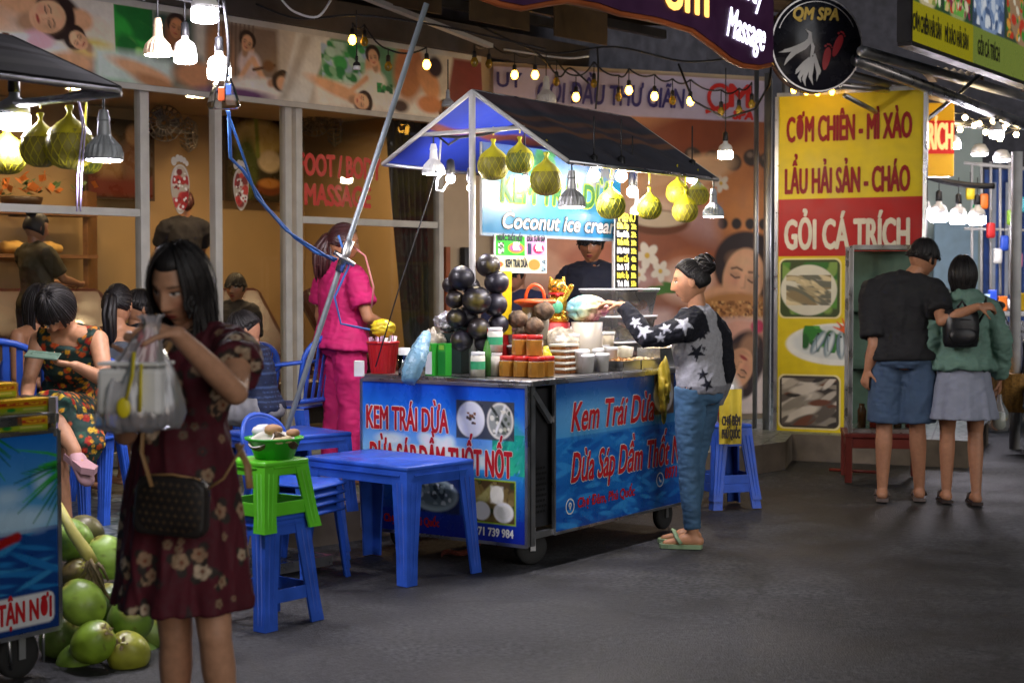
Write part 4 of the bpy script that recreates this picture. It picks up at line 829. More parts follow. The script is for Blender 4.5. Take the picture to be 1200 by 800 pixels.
# ------------------------------------------------------------------ neighbour's stall at the far side
pale = mat('pale_green_wall', (.42, .5, .46), .7, var=.12, scale=2)
wallbox('stall_wall', at(1075, 300, 17.5), at(1150, 300, 17.8), .1, 0, 3.2, pale, 'pale green back wall of the lit stall behind the couple', nrm=Vector((0, 1, 0)))
wallbox('street_end_wall', Vector((2.5, 21.5, 0)), Vector((16, 21.5, 0)), .2, 0, 14, mat('night_wall', (.08, .08, .10), .8, var=.4), 'dark building wall closing the lane behind the stall', nrm=Vector((0, 1, 0)))
p = at(1120, 300, 17.3); g = MB(); g.box(p, (.5, .03, .75), b=.01); solo(g, 'blue_board', mat('pale_blue_board', (.28, .42, .52), .5), 'pale blue board on the green stall wall', 'board', p)
p = at(1188, 300, 17.9); r = thing('market_tarpaulin', 'blue striped tarpaulin hung behind the barred screen', 'tarpaulin', p)
g = MB(); g.grid(lambda u, v: p + Vector((-.35 + 1.1 * u, .03 * math.sin(u * 40), -.9 + 1.9 * v)), 60, 4); g.build('sheet', mat('blue_tarp', (.06, .14, .45), .5, var=.3), r)
g = MB()
for k in range(7): g.box(p + Vector((-.25 + .15 * k, -.05, .0)), (.04, .01, 1.7))
g.build('stripe', mat('tarp_white', (.5, .55, .65), .5), r)
pr = thing('barred_screen', 'thin white barred screen beside the bulbs of the far stall', 'screen', at(1165, 330, 15.5))
for k in range(6): g = MB(); x = 1139 + 11 * k; g.tube([at(x, 190, 15.5), at(x, 345, 15.5)], .014, 6); g.build('bar', white_alu, pr)
g = MB(); g.tube([at(1130, 191, 15.5), at(1205, 198, 15.5)], .02, 6); g.build('rail', white_alu, pr); g = MB(); g.tube([at(1130, 268, 15.5), at(1205, 270, 15.5)], .015, 6); g.build('rail', white_alu, pr)
g = MB(); g.tube([at(1192, 178, 12.6), at(1190, 345, 12.6), gnd(1189, 525)], .045, 12); solo(g, 'stall_post', mat('white_post', (.6, .6, .6), .4, var=.15), 'white tubular post at the corner of the far stall', 'post', gnd(1189, 525))
g = MB(); cord(g, at(1080, 205, 14), at(1165, 218, 14), .03, .03); solo(g, 'tied_rail', dark_steel, 'dark bent rail carrying the four big bulbs', 'rail', at(1080, 205, 14))
for k, (px, py, dp) in enumerate(((1080, 256, 21), (1100, 260, 20), (1123, 262, 19), (1145, 263, 19))):
    t_bulb(px, py, 14, dp, ['big glowing bulb half hidden by the menu board', 'big glowing bulb next to the menu board bulb over the man', 'big glowing bulb between two others over the couple', 'big glowing bulb at the barred screen end of the row'][k], at(px, 208, 14).z, glow=E_FAR, group='big bulbs in a row')
t_bulb(1119, 174, 13.2, 13, 'single white bulb beside the yellow lantern box', at(1119, 150, 13.2).z, glow=E_FAR)
t_bulb(1168, 162, 13.0, 16, 'white bulb among the tiny string lights near the white post', at(1168, 140, 13.).z, glow=E_FAR)
for k, (px, py, lab) in enumerate(((1148, 182, 'flat glowing lamp under the far stall roof'), (1174, 189, 'angled glowing lamp beside the white post'))):
    p = at(px, py, 14.6); r = thing('flood_lamp', lab, 'lamp', p); g = MB(); g.lathe([(.001, -.0), (.07, .0), (.075, .02)], p, 16, cap=False); g.build('diffuser', E_FAR, r); g = MB(); g.lathe([(.08, .0), (.085, .03), (.05, .09), (.02, .1)], p + Z * .01, 16); g.build('shell', white_shell, r)
sp = [(1088, 138), (1105, 150), (1114, 137), (1131, 138), (1142, 147), (1125, 152), (1155, 155), (1148, 145), (1164, 142), (1176, 150), (1191, 158), (1172, 163), (1180, 145), (1196, 148)]
tp = []
for k, (px, py) in enumerate(sp):
    p = at(px, py, 13.6 + .1 * (k % 3)); g = MB(); g.ball(p, .024, n=10, k=8); g.lathe([(.012, .02), (.014, .05), (.004, .06)], p, 8, m=1)
    r = solo(g, 'string_bulb', [emis('string_warm', 'ffdca0', 40), black], 'tiny warm string light under the far stall roof beside the lantern box', 'bulb', p, 'tiny string lights of the far stall'); tp.append(p + Z * .055)
g = MB()
for a_, b_ in zip(tp[:-1], tp[1:]): cord(g, a_, b_, .005, .02)
solo(g, 'string_cable', black, 'thin dark cable of the tiny string lights', 'cable', tp[0])
p = at(1094, 165, 13.2); r = thing('lantern_box', 'yellow lit sign box with red lettering beside the menu board', 'sign box', p, .0)
g = MB(); g.box(p, (.30, .2, .62), b=.01); g.build('box', mat('lantern_yellow', (.6, .35, .02), .4, emit='e09a10', estr=.5), r)
g = MB(); g.box(p + Vector((0, -.012, .02)), (.29, .2, .28)); g.build('red_band', mat('lantern_red', (.5, .02, .01), .4, emit='d01808', estr=.5), r)
g = MB(); text_mb('TRÍCH', .22, .27, .007, M=plane_M(p + Vector((-.14, -.116, -.08)), (1, 0, 0), Z), mb=g); g.build('lettering', mat('lantern_letter', (.7, .5, .2), .4, emit='ffd080', estr=.7), r)
for k in range(9):
    q = at(1137 + 8 * k, (225, 248, 236, 270, 300, 285, 255, 305, 240)[k], 15.3); c_ = ('c8b020', '1f9a60', 'd06a20', 'c02828', 'd8d8d0', '2a50b8', '8ab83a', 'd07a98', '3aa0a8')[k]; r = thing('hanging_packet', ['yellow', 'green', 'orange', 'red', 'white', 'blue', 'lime', 'pink', 'teal'][k] + ' packet hanging on the barred screen of the far stall', 'packet', q, group='packets on the barred screen')
    g = MB(); g.ball(q, (.05, .025, .09), n=14, k=10, f=lambda d: 1 / max(abs(d.x), abs(d.z), .7) * .85); g.build('packet', mat('packet_' + c_, c_, .4), r); g = MB(); cord(g, q + Z * .08, q + Z * .2, .004); g.build('string', black, r)
# goods table of the far stall
p = at(1165, 345, 14.7); p.z = 0
r = thing('goods_table', 'far stall table stacked with goods beside the white post', 'table', p)
g = MB(); g.box(p + Z * 1.12, (1.3, .7, .05), b=.01); g.build('tabletop', steel, r)
for x in (-.55, .55):
    for y in (-.3, .3): g = MB(); g.tube([p + Vector((x, y, 1.1)), p + Vector((x, y, 0))], .02, 8); g.build('leg', steel, r)
g = MB(); g.box(p + Vector((0, -.34, .75)), (1.3, .02, .6)); g.build('front_panel', mat('night_wall'), r)
Rg = random.Random(4); gl = ['red cup', 'green bottle', 'white tub', 'clear tub', 'blue carton', 'orange packet', 'white cup', 'yellow packet']; gc = ['c01818', '1a8a50', 'd8d8d8', '9ab0c0', '2a4ab0', 'd87020', 'e0e0e0', 'd8b020']
for k in range(8):
    q = at(1124 + 10 * k, 335, 14.55); q.z = 1.147; h = (.13, .26, .12, .16, .2, .14, .11, .17)[k]; g = MB()
    if k in (4, 5, 7): g.box(q + Z * h / 2, (.11, .08, h), rz=.3 * k, b=.008)
    elif k == 1: g.lathe([(.04, 0), (.042, .15), (.035, .18), (.014, .21), (.014, .26)], q, 14)
    else: g.lathe([(.045, 0), (.06, h), (.052, h - .005), (.04, .01)], q, 16)
    solo(g, gl[k].replace(' ', '_'), mat('goods_' + gl[k].replace(' ', '_'), gc[k], .4), gl[k] + ' standing on the far stall table', gl[k].split()[1], q)
# ================================================================== ICE CREAM CART
C0 = Vector((.083, 7.45, 0))
def K(a, b, z=0.): return C0 + n_ * a + d_ * b + Z * z
def Kb(px, a=0.):          # distance along the street side seen at photo column px
    k = (px - CX) / F; q = C0 + n_ * a; return (k * q.y - q.x) / (d_.x - k * d_.y)
CRZ = math.atan2(d_.y, d_.x)
cart = thing('ice_cream_cart', 'blue printed street cart selling coconut ice cream under a canopy', 'food cart', K(.5, .8), CRZ)
inox = mat('stainless_steel', (.5, .5, .5), .3, 1., var=.12, scale=6)
dark_in = mat('cart_inner', (.035, .036, .04), .5, .3, var=.3)
g = MB()
g.add([K(a, b, z) for z in (.2, .885) for a, b in ((.03, .04), (.03, 1.62), (1.0, 1.62), (1.0, .04))], [(3, 2, 1, 0), (4, 5, 6, 7), (0, 1, 5, 4), (1, 2, 6, 5), (2, 3, 7, 6), (3, 0, 4, 7)]); g.build('body', dark_in, cart)
g = MB(); g.box(K(.51, .83, .9175), (1.68, 1.07, .03), rz=CRZ, b=.006); g.build('counter_top', inox, cart)
for a, b in ((.012, .03), (.012, 1.65), (1.03, .03), (1.03, 1.65)): g = MB(); g.bar(K(a, b, .12), K(a, b, .902), .035, .035, up=d_); g.build('frame_post', steel, cart)
g = MB(); g.bar(K(.0, .035, .87), K(.0, .19, .72), .03, .02, up=n_); g.bar(K(.005, .04, .17), K(.005, 1.65, .17), .03, .03); g.build('brace', steel, cart)
g = MB()
for r_ in range(9):
    for c_ in range(5): g.add([K(.024, .055 + .026 * c_ + (.013 if r_ % 2 else 0) + q * .018, .27 + .027 * r_ + zz) for q, zz in ((0, 0), (1, 0), (1, .012), (0, .012))], [(0, 1, 2, 3)])
g.build('vent_grille', mat('vent_dark', (.004, .004, .004), .8), cart)
def wheel(g_par, c, ax, R=.085):
    ax = Vector(ax).normalized(); g = MB(); x, y, dd = frame_from(ax)
    M = Matrix((x, y, dd)).transposed().to_4x4()
    g.lathe([(R * .62, -.02), (R * .9, -.022), (R, -.012), (R, .012), (R * .9, .022), (R * .62, .02)], c, 24, M=M); w = g.build('wheel', rubber, g_par)
    g = MB(); g.lathe([(R * .6, -.018), (R * .55, -.012), (.015, -.02), (.015, .02), (R * .55, .012), (R * .6, .018)], c, 18, M=M); g.build('hub', steel, w)
    g = MB()
    for s in (-1, 1): g.bar(c + ax * .03 * s - Z * .015, c + ax * .03 * s + Z * (R + .03), .028, .005, up=ax)
    g.bar(c - ax * .035 + Z * (R + .03), c + ax * .035 + Z * (R + .03), .04, .008); g.build('caster_fork', steel, g_par)
for a, b in ((.1, .16), (.9, .16), (.1, 1.5), (.9, 1.5)): wheel(cart, K(a, b, .088), n_ * .8 + d_ * .5 if b < 1 else n_)
# front printed panel (end of the cart)
a = Art(105, 78, 230, '1450b8'); a.vgrad(0, 0, 105, 14, '0e3fae', '1d67c8'); a.vgrad(0, 14, 105, 42, '1d67c8', '7cb4dc'); a.vgrad(0, 42, 105, 52, '2f86c8', '1a62b4'); a.vgrad(0, 52, 105, 66, '1a62b4', '123f9c'); a.vgrad(0, 66, 105, 78, '102f98', '10208a')
for q in ((32, 37, 16, 4), (48, 32, 8, 5), (60, 36, 10, 4), (20, 30, 9, 3), (80, 38, 14, 3), (42, 28, 4, 3), (57, 30, 4, 3.4)): a.ell(*q, 'dcebf6', 0, 3, .8)
a.speckle(84, 24, 104, 44, 40, 1.4, ['1f9a8a', '2fb08a', '178070'], 3, 120, 5); a.ell(100, 30, 5, 14, '1f9a8a', -20, 4, .7)
a.rect(62, 8, 97.5, 27, '3c4048'); a.ell(71, 17.5, 8.6, 9, 'e4e2d8', 0, .8); a.ell(71, 17.5, 6.5, 7, 'f2efe4', 0, 2); a.speckle(68, 14, 74, 20, 10, .9, ['7a4a20', '403020'], 2); a.ell(89, 17.5, 8, 9, 'dcd8ca', 0, .8); a.ell(89, 17.5, 7, 8, '8c9088', 0, 1); a.line([(84, 11), (93, 22)], 1.6, '2a3028', .8); a.line([(92, 10), (86, 24)], 1.4, 'e8e4d8', .8); a.speckle(83, 12, 95, 24, 20, 1.1, ['d8d4c4', '50584a', 'a8a890'], 5)
a.rect(70.5, 46.5, 98.5, 68.5, '8aa818'); a.rect(71.3, 47.3, 97.7, 67.7, '4a3a20'); a.speckle(71.5, 47.5, 97.5, 67.5, 60, 2, ['6a5a30', '2c3a18', '7a6a40'], 7); a.poly([(73, 58), (84, 48.5), (87, 52), (76, 62)], '8a8450', 1); a.ell(87, 54, 4, 4.4, 'e6e2d4', 0, .7); a.rect(83.4, 50, 90.6, 58, 'd8d6ca', 1.5); a.ell(77.5, 62.5, 5.4, 4.6, 'e8e5da', 0, .8); a.ell(77.5, 62.5, 3.9, 3.2, 'f4f1e8', 0, 1.2); a.ell(91, 62.5, 6, 5, 'e8e5da', 0, .8); a.ell(91, 62.5, 4.4, 3.5, 'cfcfc8', 0, 1.2)
a.rect(30, 47, 64, 66, '1c2c60', 1); a.ell(48, 57, 15, 8.4, '9fb0b8', 0, 1); a.ell(48, 56.4, 12.5, 6.6, '5c6c74', 0, 2); a.speckle(36, 51, 60, 62, 40, 1.3, ['c4ccd0', '303c44', '88989c'], 8)
a.noise(.05, .2, 2); a.C = np.clip(a.C * 1.25, 0, .85)
ff = lambda x, y, o=0: K(1.05 - x / 100, -.012 - o, .903 - y / 100)
fpan = link_mesh('front_panel', a.mesh('front_panel', lambda x, y: ff(x, y, .006)), painted('print_panel', .3, var=.04), cart)
Mf = lambda x, y, o: plane_M(ff(x, y, o), -n_, Z)
white_pr = mat('print_white', (.75, .75, .72), .4); red_pr = mat('print_red', (.5, .01, .015), .4); pale_pr = mat('print_pale', (.62, .55, .6), .4)
g = MB()
text_mb('KEM TRÁI DỪA', .118, .535, .0075, M=Mf(3.5, 25, .0075), mb=g); g.build('white_lettering', white_pr, fpan); g = MB(); text_mb('DỪA SÁP DẦM THỐT NỐT', .128, .90, .0075, M=Mf(6, 45, .0075), mb=g); g.build('white_lettering', white_pr, fpan); g = MB(); text_mb('0971 739 984', .04, .26, .002, M=Mf(71, 74.5, .0075), mb=g); g.build('white_lettering', white_pr, fpan)
g = MB()
text_mb('KEM TRÁI DỪA', .118, .535, .0032, M=Mf(3.5, 25, .0095), mb=g); g.build('red_lettering', red_pr, fpan); g = MB(); text_mb('DỪA SÁP DẦM THỐT NỐT', .128, .90, .0038, M=Mf(6, 45, .0095), mb=g); text_mb('Chợ Đêm, Phú Quốc', .04, .36, .002, M=Mf(15, 73, .0075), mb=g); g.build('red_lettering', red_pr, fpan)
g = MB(); g.add([ff(0, 0, -.002), ff(105, 0, -.002), ff(105, 78, -.002), ff(0, 78, -.002)], [(3, 2, 1, 0)])
for p, q in (((0, 0), (105, 0)), ((0, 78), (105, 78)), ((0, 0), (0, 78)), ((105, 0), (105, 78))): g.bar(ff(*p, .003), ff(*q, .003), .016, .02, up=d_)
g.build('panel_frame', alu, cart)
# street-side printed panel
LW = 145; a = Art(LW, 77, 260, '1560b4'); a.vgrad(0, 0, LW, 30, '0b3c92', '3f8cc4'); a.vgrad(0, 30, LW, 77, '1c6cb4', '0c3f8e'); a.ell(40, 20, 40, 8, '6aaad4', 0, 10, .6); a.ell(100, 10, 40, 9, '0a3480', 0, 8, .5); a.speckle(0, 31, LW, 76, 160, 1.5, ['2a7cc0', '12509c', '1a64ae'], 2, 0, 6)
X = lambda px: (Kb(px) - .2) * 100
a.rect(X(764), 3, X(787), 25, '5a4a3c'); a.ell(X(775), 14, 11, 10, 'd8d4c8', 0, 1); a.ell(X(775), 13, 8, 7, 'f0ece0', 0, 2); a.speckle(X(770), 8, X(780), 18, 12, 1.3, ['7a4a20', 'b08a50'], 4); a.noise(.05, .2, 4); a.C = np.clip(a.C * 1.25, 0, .85)
fr_ = lambda x, y, o=0: K(-.012 - o, .2 + x / 100, .93 - y / 100)
span = link_mesh('side_panel', a.mesh('side_panel', lambda x, y: fr_(x, y, .004)), painted('print_panel'), cart)
Ms_ = lambda x, y, o: plane_M(fr_(x, y, o), d_, Z)
g = MB(); h = MB()
for s_, x0, x1, y, hh in (('Kem Trái Dừa', X(666), X(763), 27, .145), ('Dừa Sáp Dầm Thốt Nốt', X(666), X(806), 53, .15)):
    text_mb(s_, hh, (x1 - x0) / 100, .0075, .3, M=Ms_(x0, y, .0055), mb=g); text_mb(s_, hh, (x1 - x0) / 100, .0035, .3, M=Ms_(x0, y, .0075), mb=h)
text_mb('Chợ Đêm, Phú Quốc', .05, (X(741) - X(674)) / 100, .002, .1, M=Ms_(X(674), 66.5, .0055), mb=h); text_mb('0971 739 984', .06, .4, .003, .1, M=Ms_(X(777), 61, .0055), mb=h)
h.build('red_lettering', red_pr, span)
for cx_, cy_ in ((X(665), 65), (X(771), 61)):
    ring(g, 0, 0, .034, .041, Ms_(cx_, cy_, .0055), 0, 0, 360, 24)
    if cx_ < 30: ring(g, 0, .007, .006, .014, Ms_(cx_, cy_, .006), 0, 0, 360, 16); g.add([Ms_(cx_, cy_, .006) @ Vector(q) for q in ((-.011, 0, 0), (0, -.022, 0), (.011, 0, 0))], [(0, 1, 2)])
    else: ring(g, .012, .012, .016, .028, Ms_(cx_, cy_, .006), 0, 170, 280, 10)
g.build('white_lettering', white_pr, span)
g = MB(); g.add([fr_(0, 0, -.004), fr_(LW, 0, -.004), fr_(LW, 77, -.004), fr_(0, 77, -.004)], [(3, 2, 1, 0)])
for p, q in (((0, 0), (LW, 0)), ((0, 77), (LW, 77)), ((0, 0), (0, 77)), ((LW, 0), (LW, 77))): g.bar(fr_(*p, .001), fr_(*q, .001), .014, .016, up=n_)
g.build('side_panel_frame', alu, cart)
# canopy
AL, AM, AR, ZL, ZM, ZRr, B0, B1 = 1.083, .49, -.095, 2.04, 2.385, 2.0, .2, 1.78
can = thing('cart_canopy', 'gabled canopy of dark outer and blue inner fabric over the ice cream cart', 'canopy', K(AM, .9, ZRr), CRZ)
a = Art(158, 72, 130, '383a44'); a.rect(0, 22, 158, 27, '60463c', 1.5); a.rect(0, 33, 158, 39, '6e4c3a', 1.5); a.rect(0, 28, 158, 32, '443a40', 1); a.rect(0, 0, 158, 14, '4c3c42', 5); a.noise(.25, .12, 3)
fo = lambda A1, Z1, o: (lambda x, y: (lambda t, u: K(AM + (A1 - AM) * t, B0 + (B1 - B0) * u, ZM + (Z1 - ZM) * t + o - .018 * math.sin(PI * u * 4) ** 2 * math.sin(PI * t)))(y / 72, x / 158))
cloth = painted('canopy_cloth', .75, var=.1)
b_ = Art(158, 72, 110, '10298c'); b_.rect(0, 31, 158, 37, '6a3428', 2); b_.rect(0, 0, 158, 8, '0c1d66', 4); b_.noise(.15, .15, 5)
for nm, A1, Z1 in (('street_slope', AR, ZRr), ('shop_slope', AL, ZL)):
    link_mesh(nm, a.mesh(nm, fo(A1, Z1, .012)), cloth, can); link_mesh('lining', b_.mesh('lining', fo(A1, Z1, .004)), cloth, can)
g = MB(); g.grid(lambda u, v: K(AM + (AL - AM) * (.0 + u), B1 + .005, ZM + (ZL - ZM) * u) * 1 - Z * (.0), 2, 1)
tubes = [(K(AM, B0, .93), K(AM, B0, ZM)), (K(AM, B0, ZM), K(AL, B0, ZL)), (K(AM, B0, ZM), K(AR, B0, ZRr)), (K(AM, B1, ZM), K(AL, B1, ZL)), (K(AM, B1, ZM), K(AR, B1, ZRr)), (K(AM, B0, ZM), K(AM, B1, ZM)), (K(AL, B0, ZL), K(AL, B1, ZL)), (K(AR, B0, ZRr), K(AR, B1, ZRr)), (K(AM, 1.61, .93), K(AM, 1.61, ZM))]
for i, (p, q) in enumerate(tubes): g = MB(); r_ = .018 if i in (0, 8) else .012; g.tube([p, p.lerp(q, .5), q], r_, 10); g.build(['pole', 'rafter', 'rafter', 'rafter', 'rafter', 'ridge_tube', 'eave_tube', 'eave_tube', 'pole'][i], [white_alu, alu][i in (5, 6, 7)], can)
TB = 2.185
g = MB(); g.tube([K(.86, B0 + .02, TB), K(.18, B0 + .02, TB)], .011, 8); g.build('tie_beam', white_alu, can)
g = MB(); g.tube([K(.92, B0 + .035, TB + .01), K(.6, B0 + .04, TB - .025), K(.45, B0 + .04, TB - .02), K(.24, B0 + .03, TB + .012)], .009, 6); g.tube([K(.75, B0 + .05, TB - .01), K(.68, B0 + .05, TB - .06), K(.6, B0 + .05, TB - .02)], .006, 6); g.build('cable_bundle', black, can)
# hanging sign boards
a = Art(140, 48, 200, '1f9fd0'); a.vgrad(0, 0, 140, 18, '3a66b8', '2f9ed6'); a.vgrad(0, 18, 140, 48, '24a4d8', '1a8cc4'); a.ell(60, 30, 60, 9, '46b8e0', 0, 8, .5); a.speckle(40, 0, 70, 14, 26, 2, ['1f8a3a', '2fa04a', '186a30'], 4, 30, 3); a.speckle(100, 2, 138, 18, 26, 2.6, ['c8d0d8', '8a9098', 'd8c8b0'], 6); a.rect(0, 46.6, 140, 48, 'c8d8e0'); a.C = a.C * .42
hb = thing('hanging_board', 'blue hanging board lettered coconut ice cream under the canopy ridge', 'sign board', K(AM, .25, 1.66))
fb_ = lambda x, y, o=0: K(AM - .03 - o, .24 + x / 100 * .985, 2.13 - y / 100)
link_mesh('print', a.mesh('print', lambda x, y: fb_(x, y, .004)), painted('print_board', .35, var=.03), hb)
g = MB(); g.add([fb_(x, y, o) for o in (-.012, .002) for x, y in ((0, 0), (140, 0), (140, 48), (0, 48))], [(3, 2, 1, 0), (0, 1, 5, 4), (1, 2, 6, 5), (2, 3, 7, 6), (3, 0, 4, 7)]); g.build('backing', white_shell, hb)
Mb = lambda x, y, o: plane_M(fb_(x, y, o), d_, Z)
g = MB(); text_mb('KEM TRÁI DỪA', .125, 1.16, .013, .12, M=Mb(17, 29.5, .006), mb=g); g.build('letter_outline', mat('print_lime', (.28, .4, .02), .6), hb)
g = MB(); text_mb('KEM TRÁI DỪA', .125, 1.16, .005, .12, M=Mb(17, 29.5, .008), mb=g); g.build('green_lettering', mat('print_green', (.008, .10, .012), .6), hb)
g = MB(); text_mb('Coconut ice cream', .082, 1.18, .008, .25, M=Mb(18, 43.5, .006), mb=g); g.build('word_outline', mat('print_dark', (.012, .02, .03), .4), hb)
g = MB(); text_mb('Coconut ice cream', .082, 1.18, .0025, .25, M=Mb(18, 43.5, .008), mb=g); g.build('white_lettering', mat('board_white', (.5, .47, .44), .6), hb)
def sheet(label, px0, px1, py0, py1, art, aoff, extra=None, name='price_sheet'):
    b0, b1 = Kb(px0, aoff), Kb(px1, aoff); p = K(aoff, b0); q = K(aoff, b1); Ym = (p.y + q.y) / 2; z0 = CAMH + (333 - py0) / F * Ym; z1 = CAMH + (333 - py1) / F * Ym
    r = thing(name, label, 'price sheet', K(aoff, b0, z1)); f = lambda x, y, o=0: K(aoff - o, b0 + (b1 - b0) * x / art.w, z0 + (z1 - z0) * y / art.h)
    link_mesh('print', art.mesh('print', lambda x, y: f(x, y, .004)), painted('print_board'), r)
    g = MB(); g.add([f(x, y, o) for o in (-.004, .003) for x, y in ((0, 0), (art.w, 0), (art.w, art.h), (0, art.h))], [(3, 2, 1, 0), (0, 1, 5, 4), (1, 2, 6, 5), (2, 3, 7, 6), (3, 0, 4, 7)]); g.build('card', white_shell, r)
    if extra: extra(r, f, (b1 - b0), z0 - z1)
    return r
a = Art(60, 44, 110, 'd0d4cc'); a.rect(1, 1, 34, 24, '2f9a28'); a.rect(35, 1, 59, 24, 'c88ab8'); a.rect(4, 9, 10, 22, 'd8d8d0'); a.speckle(4, 9, 10, 22, 10, 1.4, ['203020', '305038'], 2); a.ell(24, 15, 9, 6, 'd07028', 0, .6); a.ell(24, 15, 7, 4, 'b84888', 0, .6); a.rect(37, 9, 42, 22, '28304a'); a.ell(50, 15, 6.6, 6.2, 'a8124a', 0, .6); a.rect(1, 26, 59, 43, 'd8d0a0'); a.ell(45, 34, 7, 6.5, 'c87838', 0, .6); a.rect(53, 28, 59, 42, '8098a0'); a.speckle(53, 28, 59, 42, 14, 1.1, ['304050', 'c8d0d0'], 5); a.ell(6, 34, 3.6, 3, 'c86028', 0, .6)
def ex1(r, f, wd, ht):
    g = MB(); 
    for s_, x, y, w2, hh in (('NƯỚC THỐT NỐT', 3, 6.5, 28, .035), ('DỪA TƯƠI SÁP', 36.5, 6.5, 21, .035), ('KEM TRÁI DỪA', 12, 37, 25, .05)): text_mb(s_, hh * .8, wd * w2 / 60, .002, M=plane_M(f(x, y, .006), d_, Z), mb=g)
    g.build('lettering', mat('print_dark'), r)
    g = MB(); text_mb('40K', .04, wd * 8 / 60, .003, M=plane_M(f(46, 17.5, .006), d_, Z), mb=g); g.build('price_lettering', white_pr, r); g = MB(); text_mb('60K', .04, wd * 8 / 60, .003, M=plane_M(f(20, 17, .006), d_, Z), mb=g); g.build('price_lettering', white_pr, r)
sheet('green and pink price sheet hanging under the near end of the blue board', 579, 640, 276, 320, a, AM - .04, ex1)
a = Art(28, 94, 50, '14120e'); R = random.Random(9)
a.rect(.5, .5, 27.5, 93.5, '0c0b0a')
def ex2(r, f, wd, ht):
    g = MB(); g2 = MB()
    names = ['Dừa Sáp', 'Kem Dừa', 'Thốt Nốt', 'Dừa Tươi', 'Kem Cốc', 'Sinh Tố', 'Nước Ép', 'Trà Đá']
    for k, s_ in enumerate(names): text_mb(s_, .032, wd * .5, .002, M=plane_M(f(2, 17 + 10 * k, .006), d_, Z), mb=g if k % 2 else g2); text_mb('%dk' % (20 + 5 * k), .03, wd * .22, .002, M=plane_M(f(19, 17 + 10 * k, .006), d_, Z), mb=g2)
    text_mb('MENU', .045, wd * .7, .003, M=plane_M(f(4, 8, .006), d_, Z), mb=g2)
    g.build('white_lettering', white_pr, r); g2.build('yellow_lettering', mat('print_yellow', (.6, .5, .05), .4), r)
sheet('narrow black menu board with yellow and white prices by the far canopy pole', 720, 747, 252, 342, a, AM - .1, ex2, 'menu_board')
a = Art(6, 60, 12, 'c8a818'); a.noise(.15, .3, 2); sheet('narrow yellow strip board standing behind the dark palm fruits', 588, 599, 318, 392, a, AM - .05, None, 'yellow_board')

# canopy lamps
E_CAN = emis('led_canopy', 'fff2e0', 420)
cone_lamp(508, 204, K(.8, B0 + .03).y, 27, 'white cone lamp hung from the shop end of the canopy tie beam', TB, shell=white_shell)
p = at(528, 213, K(.72, B0 + .1).y); r = thing('energy_bulb', 'small glowing bulb with looped tube beside the white cone lamp', 'bulb', p, group='canopy bulbs')
g = MB(); g.ball(p + Z * .015, .024); g.build('glass', E_LED, r); g = MB(); g.lathe([(.02, .03), (.024, .05), (.02, .11), (.008, .12)], p, 12); g.build('socket', black, r); g = MB(); g.tube([p + Vector((-.01, 0, -.0)), p + Vector((-.04, 0, -.05)), p + Vector((-.075, 0, -.045)), p + Vector((-.07, 0, .01)), p + Vector((-.05, 0, .04)), p + Vector((-.06, 0, .1)), p + Vector((-.05, 0, .22))], .006, 6); g.build('cord', white_shell, r)
cone_lamp(670, 243, K(AR + .0, B0 + .03).y, 33, 'silver finned cone lamp at the near street corner of the canopy', ZRr, shell=mat('lamp_silver', (.5, .5, .48), .35, .5))
cone_lamp(836, 254, K(AR, 1.74).y, 25, 'grey finned cone lamp at the far street corner of the canopy', ZRr)
cone_lamp(746, 250, K(.25, 1.5).y, 16, 'white cone lamp behind the hanging pomelos near the black menu board', ZRr + .05, shell=white_shell)
for k, (px, py, a_, b_, lab) in enumerate(((696, 206, .0, .45, 'round glowing bulb under the canopy above the blue board'), (728, 207, .04, .72, 'round glowing bulb under the middle of the canopy'), (741, 225, .02, 1.05, 'round glowing bulb beside the black menu board'), (811, 209, .1, 1.68, 'round glowing bulb under the far canopy edge'), (615, 213, .62, .5, 'round glowing bulb behind the cluster of near pomelos'), (552, 220, .62, .24, 'round glowing bulb peeping past the near canopy pole'))):
    p = at(px, py, K(a_, b_).y); r = thing('round_bulb', lab, 'bulb', p, group='canopy bulbs'); g = MB(); g.ball(p, .03 if k < 5 else .02); g.build('glass', E_CAN, r); g = MB(); g.lathe([(.018, .025), (.022, .04), (.02, .1), (.006, .11)], p, 12); g.build('socket', black, r); g = MB(); cord(g, p + Z * .1, p + Z * .3); g.build('cord', black, r)

